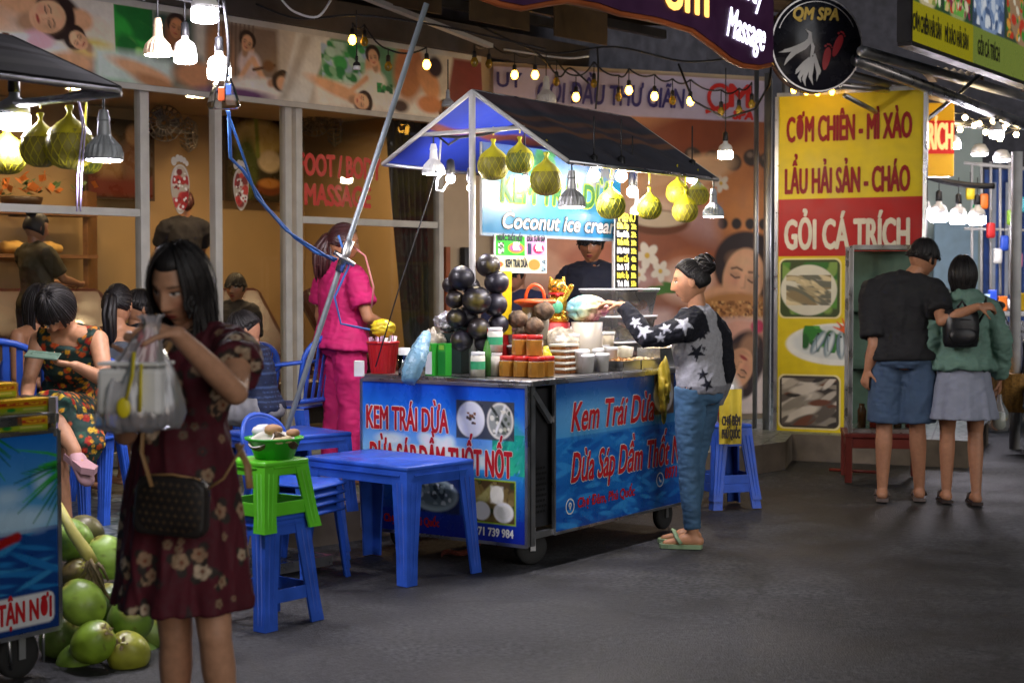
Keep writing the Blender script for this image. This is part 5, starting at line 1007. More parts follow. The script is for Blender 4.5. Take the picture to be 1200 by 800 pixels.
# pomelos in yellow nets
peel = mat('pomelo_peel', (.27, .24, .04), .5, var=.35, scale=9, bump=.35, bscale=120); peel2 = mat('pomelo_green', (.16, .19, .03), .5, var=.3, scale=8, bump=.35, bscale=120)
net = mat('yellow_net', (.62, .56, .02), .45, var=.1)
def pomelo(p, R, top, label, pm=peel, group='pomelos hanging at the ice cream cart', net_k=1., seed=0):
    rnd = random.Random(seed); r = thing('pomelo', label, 'pomelo', p, rnd.uniform(0, 6), group)
    prof = [(0.01, -1.0), (.35, -.96), (.68, -.8), (.92, -.48), (1., -.1), (.93, .28), (.74, .60), (.5, .84), (.28, .98), (.12, 1.04), (.01, 1.05)]
    g = MB(); g.lathe([(a_ * R * (1 + .02 * rnd.uniform(-1, 1)), z * R) for a_, z in prof], n=28, cap=False); g.build('fruit', pm, r, world=False)
    g = MB(); pr2 = [(.86, .42), (.74, .62), (.5, .86), (.26, 1.04), (.12, 1.22), (.09, 1.36), (.17, 1.55), (.12, 1.62), (.04, 1.6)]
    n = 26; rings = [[Vector((R * a_ * (1.03 + .05 * math.sin(5 * k + i) + (.12 * math.sin(3 * k) if i > 3 else 0)) * math.cos(2 * PI * k / n), R * a_ * (1.03 + .05 * math.sin(5 * k + i) + (.12 * math.sin(3 * k) if i > 3 else 0)) * math.sin(2 * PI * k / n), R * z)) for k in range(n)] for i, (a_, z) in enumerate(pr2)]
    g.loft(rings, cap=False)
    def sp_(z):
        for (a0, z0), (a1, z1) in zip(prof[:-1], prof[1:]):
            if z0 <= z <= z1: return a0 + (a1 - a0) * (z - z0) / (z1 - z0)
        return .1
    for s in (-1, 1):
        for k in range(15):
            pts = []
            for i in range(13):
                z = -.93 + 1.7 * i / 12; th = 2 * PI * k / 15 + s * .9 * i / 12; q = sp_(z) * 1.012 * R; pts.append((q * math.cos(th), q * math.sin(th), z * R))
            g.tube(pts, .0012 * net_k, 4)
    g.build('net_bag', net, r, world=False)
    g = MB(); g.tube([(0, 0, R * 1.85), (.004, 0, R * 2.3), (0, 0, max(top - p.z, R * 2.35))], .004, 6); g.build('string', net, r, world=False)
    return r
nb = lambda px, py, Y: at(px, py, Y)
for k, (px, py, a_, b_, dp, tz, lab, pm) in enumerate(((578, 193, .42, .24, 37, TB, 'big olive pomelo in yellow net next to the near canopy pole', peel), (609, 187, .28, .20, 33, TB, 'pomelo in yellow net in the middle of the near trio', peel2), (640, 210, .14, .20, 39, TB - .08, 'low round pomelo in yellow net at the street end of the near trio', peel), (716, 240, -.07, .62, 34, ZRr, 'pomelo hanging alone between silver cone lamp and menu board', peel2), (761, 243, -.07, .98, 29, ZRr, 'slim green pomelo hanging right before the black menu board', peel2), (794, 225, .05, 1.36, 27, ZRr, 'small yellow pomelo behind the pair near the far corner', peel), (803, 246, -.07, 1.36, 30, ZRr, 'pomelo in the front of the pair near the far corner', peel), (818, 228, .02, 1.6, 25, ZRr, 'pomelo nearest the far canopy corner lamp', peel))):
    Y_ = K(a_, b_).y; p = at(px, py, Y_); pomelo(p, dp / F * Y_ / 2, tz, lab, pm, seed=k)

# ------------------------------------------------------------------ goods on the counter
ZC = .934
def ctr(px, py, z=ZC): return gnd(px, py, z)
# dark palm fruits
palm = mat('palm_fruit', None, .42, var=.3, scale=14, coat=.12, bump=.15, bscale=35)
pals = [(541, 326, 14, .2), (572, 311, 13, .3), (582, 331, 13, .28), (559, 352, 15.5, .1), (533, 351, 10, .22), (580, 357, 13, .24), (535, 373, 11, .12), (561, 385, 12, .08), (541, 399, 12, .16), (567, 402, 10, .2), (552, 336, 10, .3), (584, 380, 11, .3), (547, 372, 12, .3), (528, 334, 9, .34)]
pl = ['top fruit on the shop side', 'topmost fruit', 'upper fruit on the street side', 'big fruit at the front with a yellow blotch', 'small fruit at the shop edge', 'fruit at the street edge beside the yellow board', 'fruit low on the shop edge', 'fruit low at the front with a yellow blotch', 'lowest fruit over the black box', 'lowest fruit over the white lidded jars', 'fruit tucked behind the big front one', 'fruit low on the street side above the jar lid', 'fruit hidden in the middle of the cluster', 'highest fruit tucked at the shop edge']
for k, (px, py, rp, bo) in enumerate(pals):
    Y_ = K(.5, .12 + bo * .35).y; p = at(px, py, Y_); R = rp * 1.13 / F * Y_
    r = thing('palm_fruit', 'dark palm fruit, ' + pl[k] + ' in the cluster', 'palm fruit', p, group='dark palm fruits tied to the canopy pole')
    g = MB(); g.ball((0, 0, 0), (R, R, R * .94), n=32, k=22); me = g.mesh('skin'); P = vco(me); face = Vector((-.1 + .5 * math.sin(k * 2.1), -1, .15 * math.cos(k * 3))).normalized()
    u = P / np.linalg.norm(P, axis=1)[:, None]; c_ = u @ np.array(face); w_n = wobble(u, 1, 6, k); blot = np.clip((c_ - .78 - .07 * (k % 3) + .14 * w_n) / .16, 0, 1) * (.55 + .15 * (k % 4)) * (k in (3, 6, 7, 1, 8, 4))
    colr = np.array([hx(['17151a', '1d1715', '1a1820'][k % 3])] * len(P)) + np.clip(wobble(u, .5, 3, k + 5), 0, 1)[:, None] * np.array([.018, .016, .02]); colr = colr * (1 - blot[:, None]) + blot[:, None] * np.array(hx('6e6226')) * (.6 + .4 * np.clip(wobble(u, 1, 14, k), -1, 1)[:, None])
    setcol(me, colr); link_mesh('skin', me, palm, r, world=False)
    if k % 3 == 0: 
        g = MB(); q = Vector((0, 0, 1)); 
        for j in range(4): th = j * PI / 2 + k; g.add([(R * .1 * math.cos(th), R * .1 * math.sin(th), R * .97), (R * .5 * math.cos(th - .5), R * .5 * math.sin(th - .5), R * .88), (R * .62 * math.cos(th), R * .62 * math.sin(th), R * .8), (R * .5 * math.cos(th + .5), R * .5 * math.sin(th + .5), R * .88)], [(0, 1, 2, 3)])
        g.build('calyx', mat('calyx_pale', (.25, .22, .14), .7), r, world=False)
def lathe_thing(name, label, cat, p, parts, group=None):
    r = thing(name, label, cat, p, group=group)
    for nm, prof, m in parts: g = MB(); g.lathe(prof, n=28, cap=False); g.build(nm, m, r, world=False)
    return r
def cs(px0, px1, Y): return (px1 - px0) / F * Y
redp = mat('red_plastic', (.42, .012, .015), .35, var=.08); greenp = mat('green_plastic', (.03, .33, .02), .35, var=.06)
# red basket with straws
p = ctr(449, 437); r = thing('red_basket', 'ribbed red plastic basket of wrapped spoons at the counter corner', 'basket', p)
n = 48; g = MB(); g.loft([[Vector(((.062 + z * .12) * (1 + .03 * (k % 2)) * math.cos(2 * PI * k / n), (.062 + z * .12) * (1 + .03 * (k % 2)) * math.sin(2 * PI * k / n), z)) for k in range(n)] for z in (0, .05, .1, .155)], smooth=False); g.lathe([(.083, .152), (.088, .158), (.086, .168), (.078, .165)], n=30); g.build('basket', redp, r, world=False)
R = random.Random(1); g = MB()
for k in range(34): th = R.uniform(0, 6.28); q = R.uniform(0, .065); g.tube([(q * math.cos(th), q * math.sin(th), .1), (q * 1.2 * math.cos(th), q * 1.2 * math.sin(th), R.uniform(.18, .2))], .006, 5, m=R.choice((0, 0, 1)))
g.build('spoons', [mat('spoon_pink', (.5, .3, .42), .4), mat('spoon_white', (.65, .65, .62), .4)], r, world=False)
def crumple(name, label, cat, p, size, m, seed=0, f=1., detail=26):
    g = MB(); g.ball((0, 0, 0), size, n=detail * 2, k=detail); me = g.mesh(name); P = vco(me); sz = max(size); q = np.abs(wobble(P / sz, 1, 5, seed)); setco(me, P * (1 - .28 * f * q)[:, None] * (1 + .1 * f * wobble(P / sz, 1, 11, seed + 1))[:, None])
    me.polygons.foreach_set('use_smooth', [True] * len(me.polygons)); o = link_mesh(name, me, m); o.location = p; return tag(o, label, cat)
yel_bag = mat('yellow_bag', (.68, .50, .02), .35, var=.12, coat=.2)
crumple('yellow_bag', 'crumpled bright yellow plastic bag on top of the red basket', 'bag', p + Z * .235, (.068, .06, .05), yel_bag, 3)
p = ctr(474, 441); lathe_thing('straw_cup', 'clear cup between the red basket and the blue bag', 'cup', p, [('cup', [(.03, 0), (.04, .11), (.036, .11), (.028, .005)], jar_glass), ('straws', [(.0, .02), (.03, .02), (.03, .145), (.001, .14)], mat('spoon_white'))])
p = ctr(421, 441); g = MB(); g.box((0, 0, .04), (.05, .04, .08), b=.004); solo(g, 'white_box', white_shell, 'small white box at the very end of the counter', 'box').location = p
# blue bag hanging over the counter edge
blue_film = glass_mat('blue_film', (.55, .75, .9), 1.5, .2)
film = mat('pale_blue_plastic', (.22, .45, .62), .3, var=.25, scale=14, bump=.6, bscale=25, bdist=.02, trans=.35)
g = MB(); pa_, pb_ = at(500, 390, 7.66), at(479, 447, 7.44)
rings = []; x, y, dd = frame_from(pb_ - pa_)
for i in range(15):
    t = i / 14; c = pa_.lerp(pb_, t); c += (Vector((0, -.06, 0)) * math.sin(PI * t)); rr_ = .056 * math.sin(PI * min(.95, .08 + .8 * t)) ** .5 * (.75 + .25 * t)
    rings.append([c + (x * math.cos(2 * PI * k / 28) + y * math.sin(2 * PI * k / 28) * .8) * rr_ * (1 + .1 * math.sin(3 * k + 1.7 * i) + .06 * math.sin(5 * k)) for k in range(28)])
g.loft(rings); solo(g, 'blue_plastic_bag', film, 'long pale blue plastic bag drooping over the counter edge', 'bag', pb_)
p = ctr(524, 438) + d_ * .12 + n_ * .02; g = MB(); g.box((0, 0, .105), (.17, .17, .21), rz=CRZ, b=.005); solo(g, 'dark_crate', mat('dark_green_plastic', (.012, .03, .026), .5), 'dark green crate behind the green cartons', 'crate').location = p
foil = mat('silver_foil', (.62, .62, .66), .25, .7, var=.2, scale=20)
crumple('foil_bag', 'crumpled silver bag lying on the dark green crate', 'bag', p + Z * .27 - n_ * -.02, (.115, .10, .062), foil, 7, 1.2)
def carton(px, py, wd, dp, h, label, face, cap_):
    p = ctr(px, py); r = thing('drink_carton', label, 'carton', p, CRZ - PI / 2, 'green cartons on the counter')
    g = MB(); g.box((0, 0, h / 2), (wd, dp, h), b=.002); g.build('box', mat('carton_green', (.03, .34, .03), .4, var=.1), r, world=False)
    g = MB(); g.box((0, -dp / 2 - .001, h * .4), (wd * .8, .003, h * .7)); g.build('label', face, r, world=False); g = MB(); g.box((0, -dp / 2 - .002, h * .88), (wd * .55, .003, h * .14)); g.build('lid_mark', cap_, r, world=False); return r
lime = mat('carton_lime', (.25, .5, .05), .4)
carton(506, 440, .05, .05, .165, 'green drink carton with a white face beside the blue bag', white_pr, lime); carton(521, 440, .055, .05, .165, 'plain green drink carton below the palm fruits', mat('carton_dark', (.012, .22, .03), .4), lime)
cream_jar = mat('jar_filling', (.62, .6, .5), .5, var=.15, scale=30); lid_w = mat('jar_lid_white', (.68, .68, .66), .4); lab_g = mat('jar_label_green', (.04, .32, .14), .4)
def jar(p, R, h, label, lidm=lid_w, fill=cream_jar, band=lab_g, grp='white lidded jars'):
    return lathe_thing('glass_jar', label, 'jar', p, [('jar', [(0, 0), (R, .0), (R, h * .82), (R * .9, h * .86)], fill), ('lid', [(R * .92, h * .85), (R * .96, h * .86), (R * .96, h * .98), (R * .9, h), (0, h)], lidm)] + ([('label', [(R * 1.01, h * .3), (R * 1.012, h * .62)], band)] if band else []), grp)
jp = ctr(560, 441); jar(jp, .037, .125, 'jar of white jelly with green label at the counter edge'); j2 = ctr(580, 440); jar(j2, .039, .12, 'jar of white jelly without label under another jar', band=None); jar(j2 + Z * .121, .04, .125, 'jar of white jelly stacked above another jar')
honey = mat('honey', (.36, .16, .025), .2, var=.2, scale=20, coat=.5); lid_r = mat('jar_lid_red', (.5, .02, .015), .3)
def hjar(p, label, R=.043, h=.105):
    r = thing('honey_jar', label, 'jar', p, CRZ, 'honey jars with red lids'); n = 6
    g = MB(); g.lathe([(0, 0), (R, .003), (R * 1.02, h * .72), (R * .85, h * .8)], n=8, cap=False, smooth=False); g.build('jar', honey, r, world=False); g = MB(); g.lathe([(R * .88, h * .78), (R * .95, h * .8), (R * .95, h * .97), (R * .88, h), (0, h)], n=24, cap=False); g.build('lid', lid_r, r, world=False)
    g = MB(); g.lathe([(R * .9, h * .76), (R * .9, h * .81)], n=24, cap=False); g.build('neck_label', mat('print_white'), r, world=False); return r
hb0 = ctr(595, 441); ex, ey = -n_, d_
lb = ['honey jar at the counter corner in the bottom row', 'middle honey jar in the bottom row', 'honey jar in the bottom row beside the yellow bag', 'back honey jar of the bottom row next to the jelly jars', 'back middle honey jar of the bottom row', 'back honey jar of the bottom row beside the yellow bag', 'honey jar on top of the stack over the counter corner', 'honey jar on top of the stack towards the yellow bag']
for k in range(6): hjar(hb0 + ex * .088 * (k % 3) + ey * .09 * (k // 3), lb[k])
hjar(hb0 + ex * .035 + ey * .06 + Z * .106, lb[6]); hjar(hb0 + ex * .125 + ey * .06 + Z * .106, lb[7])
crumple('yellow_net_bag', 'small yellow bag of sweets between honey jars and caramel cups', 'bag', ctr(640, 438) + Z * .07, (.035, .04, .075), mat('yellow_net_bag', (.6, .5, .03), .4, var=.35, scale=25), 9, .8)
# caramel cups, white cups
p = ctr(661, 437); 
lab_c = ['bottom', 'second', 'third', 'fourth', 'top']
for k in range(5):
    r = thing('dessert_cup', lab_c[k] + ' caramel dessert tray of the stack beside the white cups', 'dessert', p + Z * .031 * k, CRZ, 'stacked caramel desserts'); g = MB(); g.box((0, 0, .008), (.13, .1, .016), b=.003); g.build('caramel', mat('caramel', (.20, .075, .025), .3, var=.3, scale=40), r, world=False); g = MB(); g.box((0, 0, .0235), (.132, .104, .013), b=.003); g.build('cream', mat('jar_filling'), r, world=False)
cupw = mat('paper_cup', (.8, .79, .76), .5, var=.05)
def cup(p, R, h, label, grp='white paper cups on the counter', band=None):
    parts = [('cup', [(0, 0), (R * .78, 0), (R * .97, h * .86), (R, h * .87)], cupw), ('lid', [(R * 1.03, h * .86), (R * 1.06, h * .9), (R * .98, h * .97), (R * .9, h), (0, h)], lid_w)]
    return lathe_thing('paper_cup', label, 'cup', p, parts, grp)
cw = [(682, 437, .041, .125, 'white paper cup next to the caramel trays in the front row'), (699, 435, .041, .125, 'middle white paper cup of the front row'), (715, 433, .041, .125, 'white paper cup beside the dark dessert glass in the front row')]
for a_ in cw: cup(ctr(a_[0], a_[1]), *a_[2:])
for k, (px, py, R_, lab) in enumerate(((664, 420, .065, 'large white paper tub behind the caramel trays'), (683, 420, .06, 'large white paper tub behind the front row of cups'), (697, 421, .045, 'tall white cup behind the front row of cups'))): cup(ctr(px, py) + ey * .04, R_, .2, lab, 'white paper tubs behind the cups')
lathe_thing('dessert_glass', 'glass of dark jelly under cream beside the white cups', 'glass', ctr(731, 431), [('jelly', [(0, 0), (.038, 0), (.047, .06)], mat('dark_jelly', (.03, .012, .008), .2)), ('cream', [(.0475, .06), (.056, .115), (0, .125)], cream_jar)])
for k in range(7): cup(K(.06 + .09 * (k % 2), .66 + .075 * k, ZC + (.0 if k < 2 else .0)) + n_ * .02, .038, .10, ['first', 'second', 'third', 'fourth', 'fifth', 'sixth', 'seventh'][k] + ' short white cup from the caramel trays along the street edge', 'short white cups along the counter edge') if k < 4 else cup(K(.33, .5 + .09 * k, ZC), .045, .16, ['', '', '', '', 'first', 'second', 'third'][k] + ' tall white cup of the back row towards the toppings', 'tall white cups of the back row')
wd9 = ['first', 'second', 'third', 'fourth', 'fifth', 'sixth', 'seventh', 'eighth', 'ninth']
for k in range(9): i, j = k % 5, k // 5; lathe_thing('cream_tub', wd9[k] + ' pale cream tub with white lid in the block behind the topping trays', 'tub', K(.25 + .0 * j, .72 + .115 * i + .05 * j, ZC + .105 * j), [('tub', [(0, 0), (.044, 0), (.052, .085), (.04, .088)], mat('tub_pale', (.7, .62, .48), .45)), ('lid', [(.054, .084), (.055, .098), (0, .1)], lid_w)], 'pale cream tubs on the cart')
# trays of toppings
tray_in = [('8a5a20', 'c08a40'), ('b8a070', 'd8c8a0'), ('7a4a1c', 'a06a30'), ('c8b890', 'e0d4b8')]
k = 0
for i in range(3):
    for j in range(2):
        p = K(.085 + .155 * j * (i < 2), 1.0 + .2 * i - .0 * j, ZC + (.055 * j if i == 2 else 0)); r = thing('topping_tray', ['steel tray of peanuts', 'steel tray of pale jelly', 'steel tray of toasted coconut'][i] + [' at the street edge of the counter', ' in the second line of the counter'][j], 'tray', p, CRZ, 'trays of ice cream toppings'); g = MB()
        for s_, q in (((.175, .006, .05), (0, -.07, .03)), ((.175, .006, .05), (0, .07, .03)), ((.006, .146, .05), (-.09, 0, .03)), ((.006, .146, .05), (.09, 0, .03)), ((.18, .146, .006), (0, 0, .003))): g.box(q, s_)
        g.build('tray', inox, r, world=False); g = MB(); R = random.Random(k)
        for q in range(90): g.ball((R.uniform(-.08, .08), R.uniform(-.06, .06), R.uniform(.03, .055)), R.uniform(.007, .014), m=R.choice((0, 1)), n=6, k=4)
        o = g.build('toppings', [mat('top' + c_, c_, .5) for c_ in tray_in[(i + j) % 4]], r, world=False); o['kind'] = 'stuff'; k += 1
def tub(p, w2, d2, h, label, fill=None, rz=CRZ, cat='container'):
    r = thing('clear_container', label, cat, p, rz, 'clear plastic containers on the cart'); g = MB(); rings = []
    for z, s_ in ((0, .86), (h * .9, .98), (h * .92, 1.03), (h, 1.03)):
        ring_ = []
        for q in range(32):
            t = 2 * PI * q / 32; c_, s2 = math.cos(t), math.sin(t); e_ = .35; ring_.append(Vector((w2 / 2 * s_ * abs(c_) ** e_ * (1 if c_ > 0 else -1), d2 / 2 * s_ * abs(s2) ** e_ * (1 if s2 > 0 else -1), z)))
        rings.append(ring_)
    g.loft(rings, cap=False); g.build('tub', clear_plastic, r, world=False)
    g = MB(); g.loft([[v * 1.02 + Z * (h * .0 + .0) for v in rings[3]], [Vector((v.x * 1.02, v.y * 1.02, h + .012)) for v in rings[3]]]); g.build('lid', mat('tub_lid', (.62, .63, .64), .35), r, world=False)
    if fill:
        g = MB(); R = random.Random(int(p.x * 100)); n_f = 40
        for q in range(n_f): g.ball((R.uniform(-.36, .36) * w2, R.uniform(-.36, .36) * d2, R.uniform(.02, h * .5)), R.uniform(.015, .028), n=8, k=5, m=0)
        g.build('contents', mat('fill_' + fill, fill, .5, var=.25, scale=20), r, world=False)['kind'] = 'stuff'
    return r
tub(K(.36, 1.45, ZC), .42, .3, .13, 'lowest clear container with pale lid under the wide tub', 'a8905c'); tub(K(.36, 1.45, ZC + .145), .42, .3, .13, 'middle clear container with pale lid under the wide tub', 'c8b890'); tub(K(.36, 1.45, ZC + .29), .44, .32, .14, 'wide clear tub of orange jelly in front of the menu board', 'b8702a')
tub(K(.55, .86, ZC), .26, .24, .12, 'clear container under the grey tub behind the rainbow bag', 'b8a888'); tub(K(.55, .86, ZC + .135), .28, .26, .17, 'clear tub with grey lid behind the rainbow bag', '8a8078')
tub(K(.32, .98, ZC), .3, .22, .12, 'clear container of pale biscuits behind the toppings', 'a8905c')
crumple('clear_bag', 'clear bag of pale coconut chips beside the tubs', 'bag', K(.3, .74, ZC + .12), (.12, .1, .12), mat('chips_bag', (.45, .40, .3), .25, var=.45, scale=30, trans=.2, bump=.5), 4, .6)
# brown coconuts
husk = mat('coconut_shell', (.10, .06, .03), .75, var=.8, scale=22, bump=.8, bscale=40, bdist=.012)
for k, (px, py, rp, lab) in enumerate(((607, 374, 11, 'brown mature coconut beside the yellow strip board'), (637, 364, 12, 'mottled brown coconut under the orange basket lid'), (626, 382, 11, 'dark brown coconut behind the top honey jars'), (613, 392, 10, 'brown coconut low behind the honey jars'))):
    Y_ = K(.35, .35 + .1 * (k % 2)).y; p = at(px, py, Y_); g = MB(); R = rp / F * Y_; g.ball((0, 0, 0), (R * 1.08, R, R * .95), n=20, k=14, f=lambda q: 1 + .04 * math.sin(q.x * 9 + q.z * 7)); o = solo(g, 'brown_coconut', husk, lab, 'coconut', group='brown coconuts on the cart'); o.location = p
p = at(627, 353, K(.5, .45).y); r = thing('orange_basket', 'orange plastic basket with loop handle above the brown coconuts', 'basket', p); org = mat('orange_plastic', (.6, .09, .02), .35)
g = MB(); g.lathe([(.07, -.03), (.10, -.012), (.112, -.008), (.112, .004), (.08, .012), (.02, .014)], n=28); g.build('rim', org, r, world=False); g = MB(); g.tube([(.05 * math.cos(t), 0, .012 + .075 * math.sin(t)) for t in [PI * k / 10 for k in range(11)]], .009, 8); g.build('handle', org, r, world=False)
g = MB(); g.lathe([(.06, -.20), (.075, -.12), (.068, -.03)], n=22); g.build('basket', mat('basket_pale', (.4, .36, .3), .5), r, world=False)
# gold cat figurine
p = at(653, 352, K(.62, .62).y); r = thing('cat_figurine', 'shiny gold beckoning cat figurine with raised paw behind the rainbow bag', 'figurine', p); gold = mat('gold_glaze', (.65, .34, .04), .22, .8, var=.25, scale=30)
g = MB(); g.ball((0, 0, -.03), (.055, .05, .075)); g.ball((0, -.005, .07), (.052, .048, .045)); g.cap((.03, -.02, .0), (.075, -.02, .075), .018, .017); g.cap((-.03, -.03, 0), (-.045, -.045, -.05), .018, .015); g.cap((-.03, -.03, -.08), (-.035, -.05, -.09), .025, .02); g.cap((.03, -.03, -.08), (.035, -.05, -.09), .025, .02)
for s in (-1, 1): g.cap((s * .03, 0, .1), (s * .038, 0, .128), .018, .005)
me = remesh(g, .005, 2); link_mesh('body', me, gold, r, world=False)
g = MB(); g.lathe([(.045, .03), (.05, .036), (.045, .042)], n=20); g.ball((0, -.05, .03), .012); g.build('collar', mat('collar_red', (.5, .02, .02), .3), r, world=False); g = MB(); g.ball((0, -.05, -.035), (.03, .012, .035)); g.build('coin', mat('jade', (.1, .4, .22), .3), r, world=False); g = MB(); g.lathe([(.06, -.12), (.065, -.1), (.06, -.085)], n=20); g.build('base', gold, r, world=False)
g = MB()
for s in (-1, 1): g.ball((s * .02, -.05, .078), (.008, .004, .005), n=8, k=6)
g.ball((0, -.053, .064), (.006, .004, .004), n=8, k=6); g.build('eyes', black, r, world=False)
g = MB(); g.box((0, .0, 0), (.16, .1, .14), b=.01); g = MB(); g.lathe([(.07, 0), (.07, p.z - .12 - ZC)], n=20); 
q = Vector((p.x, p.y, ZC)); solo(g, 'storage_tin', mat('tin_red', (.4, .03, .03), .4), 'red tin carrying the gold cat figurine', 'tin').location = q
# rainbow straw bag
p = at(688, 362, K(.38, .72).y); g = MB(); g.ball((0, 0, 0), (.12, .09, .078), n=48, k=30); me = g.mesh('bag'); P = vco(me); me.polygons.foreach_set('use_smooth', [True] * len(me.polygons)); setco(me, P * (1 - .4 * np.abs(wobble(P, 1, 38, 3)))[:, None]); t = np.clip((P[:, 0] * .8 - P[:, 2] * .5 + .1) / .2 + wobble(P, .12, 40, 4), 0, 1)
cc_ = np.array([hx('7fb4c8'), hx('8ec4b4'), hx('cfc890'), hx('d8a890'), hx('d07a98')]); ii = t * 3.999; i0 = ii.astype(int); fr2 = (ii - i0)[:, None]; setcol(me, cc_[i0] * (1 - fr2) + cc_[i0 + 1] * fr2); o = link_mesh('spoon_bag', me, painted('shiny_film', .3, var=.25, scale=40, coat=.4)); o.location = p; tag(o, 'bulging bag of rainbow coloured spoons above the white tubs', 'bag')
q = Vector((p.x, p.y, ZC)); g = MB(); g.lathe([(.07, 0), (.085, p.z - .07 - ZC), (.075, p.z - .07 - ZC)], n=24); solo(g, 'pale_tub', mat('tub_cream', (.5, .45, .36), .4), 'cream tub holding up the rainbow bag', 'tub').location = q
crumple('ice_bag', 'white crumpled bag between the brown coconuts and white tubs', 'bag', ctr(648, 418) + Z * .09, (.07, .05, .05), mat('white_film', (.6, .6, .6), .3, var=.1), 12, 1.)
g = MB(); p = K(.75, .75, ZC); g.box((0, 0, .11), (.3, .2, .22), rz=CRZ, b=.008); solo(g, 'red_cool_box', redp, 'red cool box on the cart in front of the vendor', 'box').location = p
# bright yellow bag on the street side of the counter
p = K(-.05, 1.24, .82); g = MB(); g.ball((0, 0, 0), (.04, .1, .17), n=36, k=24); me = g.mesh('b'); P = vco(me); P[:, 0] *= 1 - .5 * np.clip(-P[:, 2] / .2, 0, 1); setco(me, P * (1 - .45 * np.abs(wobble(P, 1, 30, 8)))[:, None] * np.array([1, 1.25, 1.15])); me.polygons.foreach_set('use_smooth', [True] * len(me.polygons)); o = link_mesh('yellow_cloth_bag', me, mat('yellow_cloth', (.50, .38, .03), .6, var=.2)); o.location = p; tag(o, 'yellow cloth bag hanging at the counter edge before the star sweater', 'bag')
for k, (a_, b_, z_, sz_, lab) in enumerate(((.75, .2, .12, .09, 'crumpled clear bag at the back of the counter behind the dark crate'), (.7, 1.5, .1, .1, 'crumpled clear bag at the far end of the counter'), (.07, 1.56, .07, .07, 'small crumpled clear bag beside the last topping tray'), (.42, .6, .07, .06, 'small clear bag tucked between brown coconuts and the rainbow bag'))): crumple('clear_bag', lab, 'bag', K(a_, b_, ZC + z_), (sz_, sz_ * .9, z_), mat('chips_bag'), 20 + k, 1.)
for k, (a_, b_, c_, lab) in enumerate(((.6, .42, (.5, .3, .04), 'amber sauce bottle at the back of the counter behind the cat tin'), (.38, .2, (.08, .25, .05), 'green syrup bottle behind the honey jars'), (.45, 1.02, (.5, .04, .03), 'red syrup bottle between the clear tubs'), (.22, .9, (.6, .58, .5), 'milk bottle behind the steel trays'))): lathe_thing('syrup_bottle', lab, 'bottle', K(a_, b_, ZC), [('bottle', [(0, 0), (.032, 0), (.034, .13), (.026, .17), (.014, .19), (.014, .215)], mat('syrup%d' % k, c_, .25, coat=.3)), ('cap', [(.016, .215), (.017, .24), (0, .242)], lid_r if k % 2 else lid_w)])
# litter
g = MB(); p = gnd(538, 654); g.grid(lambda u, v: Vector((-.09 + .2 * u, -.03 + .09 * v, .012 + .025 * math.sin(u * 7 + v * 4) * math.sin(v * 3 + 1) + .05 * u)), 14, 8); o = solo(g, 'wrapper', mat('wrapper_red', (.42, .12, .08), .4, var=.7, scale=14), 'crumpled red and white wrapper on the street under the blue table', 'litter'); o.location = p

# ================================================================== DRINKS CART AT THE EDGE
E0 = Vector((-1.63, 5.48, 0))
def J(a, b, z=0.): return E0 + n_ * a + d_ * b + Z * z
dc = thing('drinks_cart', 'small drinks cart with beach print panel beside the green coconuts', 'food cart', J(.3, -.7), CRZ)
a = Art(150, 71, 300, '1878c4'); a.vgrad(0, 0, 150, 34, '0f62b8', '5aa8d8'); a.vgrad(0, 34, 150, 71, '0d4a94', '0a2f6e')
for q in ((118, 30, 22, 5), (135, 31, 14, 4), (100, 26, 9, 3), (143, 18, 3.5, 4), (128, 22, 7, 3), (80, 28, 18, 5)): a.ell(*q, 'b8d8ec', 0, 4, .75)
a.speckle(0, 35, 150, 56, 150, 1.2, ['1a70b4', '0a3a80', '2f86c0', '0c4488'], 5, 0, 9)
for c_, rg, n_l in (((110, -6), (20, 160), 26), ((158, 12), (100, 205), 20), ((60, -6), (10, 150), 20)):
    Rl = random.Random(int(c_[0]))
    for k in range(n_l):
        th = math.radians(rg[0] + (rg[1] - rg[0]) * k / n_l + Rl.uniform(-4, 4)); ll = Rl.uniform(16, 30); px_, py_ = c_; x1_, y1_ = px_ + ll * math.cos(th), py_ + ll * .9 * math.sin(th) + 3; a.line([(px_ + 3 * math.cos(th), py_ + 3 * math.sin(th)), ((px_ + x1_) / 2, (py_ + y1_) / 2 - 1), (x1_, y1_)], 1.5, Rl.choice(['156a24', '1f8a2c', '2fa03a', '0f5220']), .5, w2=.3)
a.rect(106, 57, 147.5, 68, 'd8dadc', r=2.5); a.line([(100, 44), (132, 36)], 3.4, 'a01818', 1); a.line([(60, 50), (118, 41)], 4, 'a01818', 1); a.noise(.05, .2, 6)
fj = lambda x, y, o=0: J(-.005 - o, -1.5 + x / 100, .88 - y / 100)
dpan = link_mesh('front_panel', a.mesh('front_panel', lambda x, y: fj(x, y, .004)), painted('print_panel'), dc)
g = MB(); text_mb('GIAO TẬN NƠI', .072, .375, .003, M=plane_M(fj(108.5, 66, .006), d_, Z), mb=g); g.build('lettering', red_pr, dpan)
g = MB(); g.add([fj(0, 0, -.004), fj(150, 0, -.004), fj(150, 71, -.004), fj(0, 71, -.004)], [(3, 2, 1, 0)])
for p, q in (((0, 0), (150, 0)), ((0, 71), (150, 71)), ((150, 0), (150, 71))): g.bar(fj(*p, .001), fj(*q, .001), .016, .016, up=n_)
g.build('panel_frame', alu, dc)
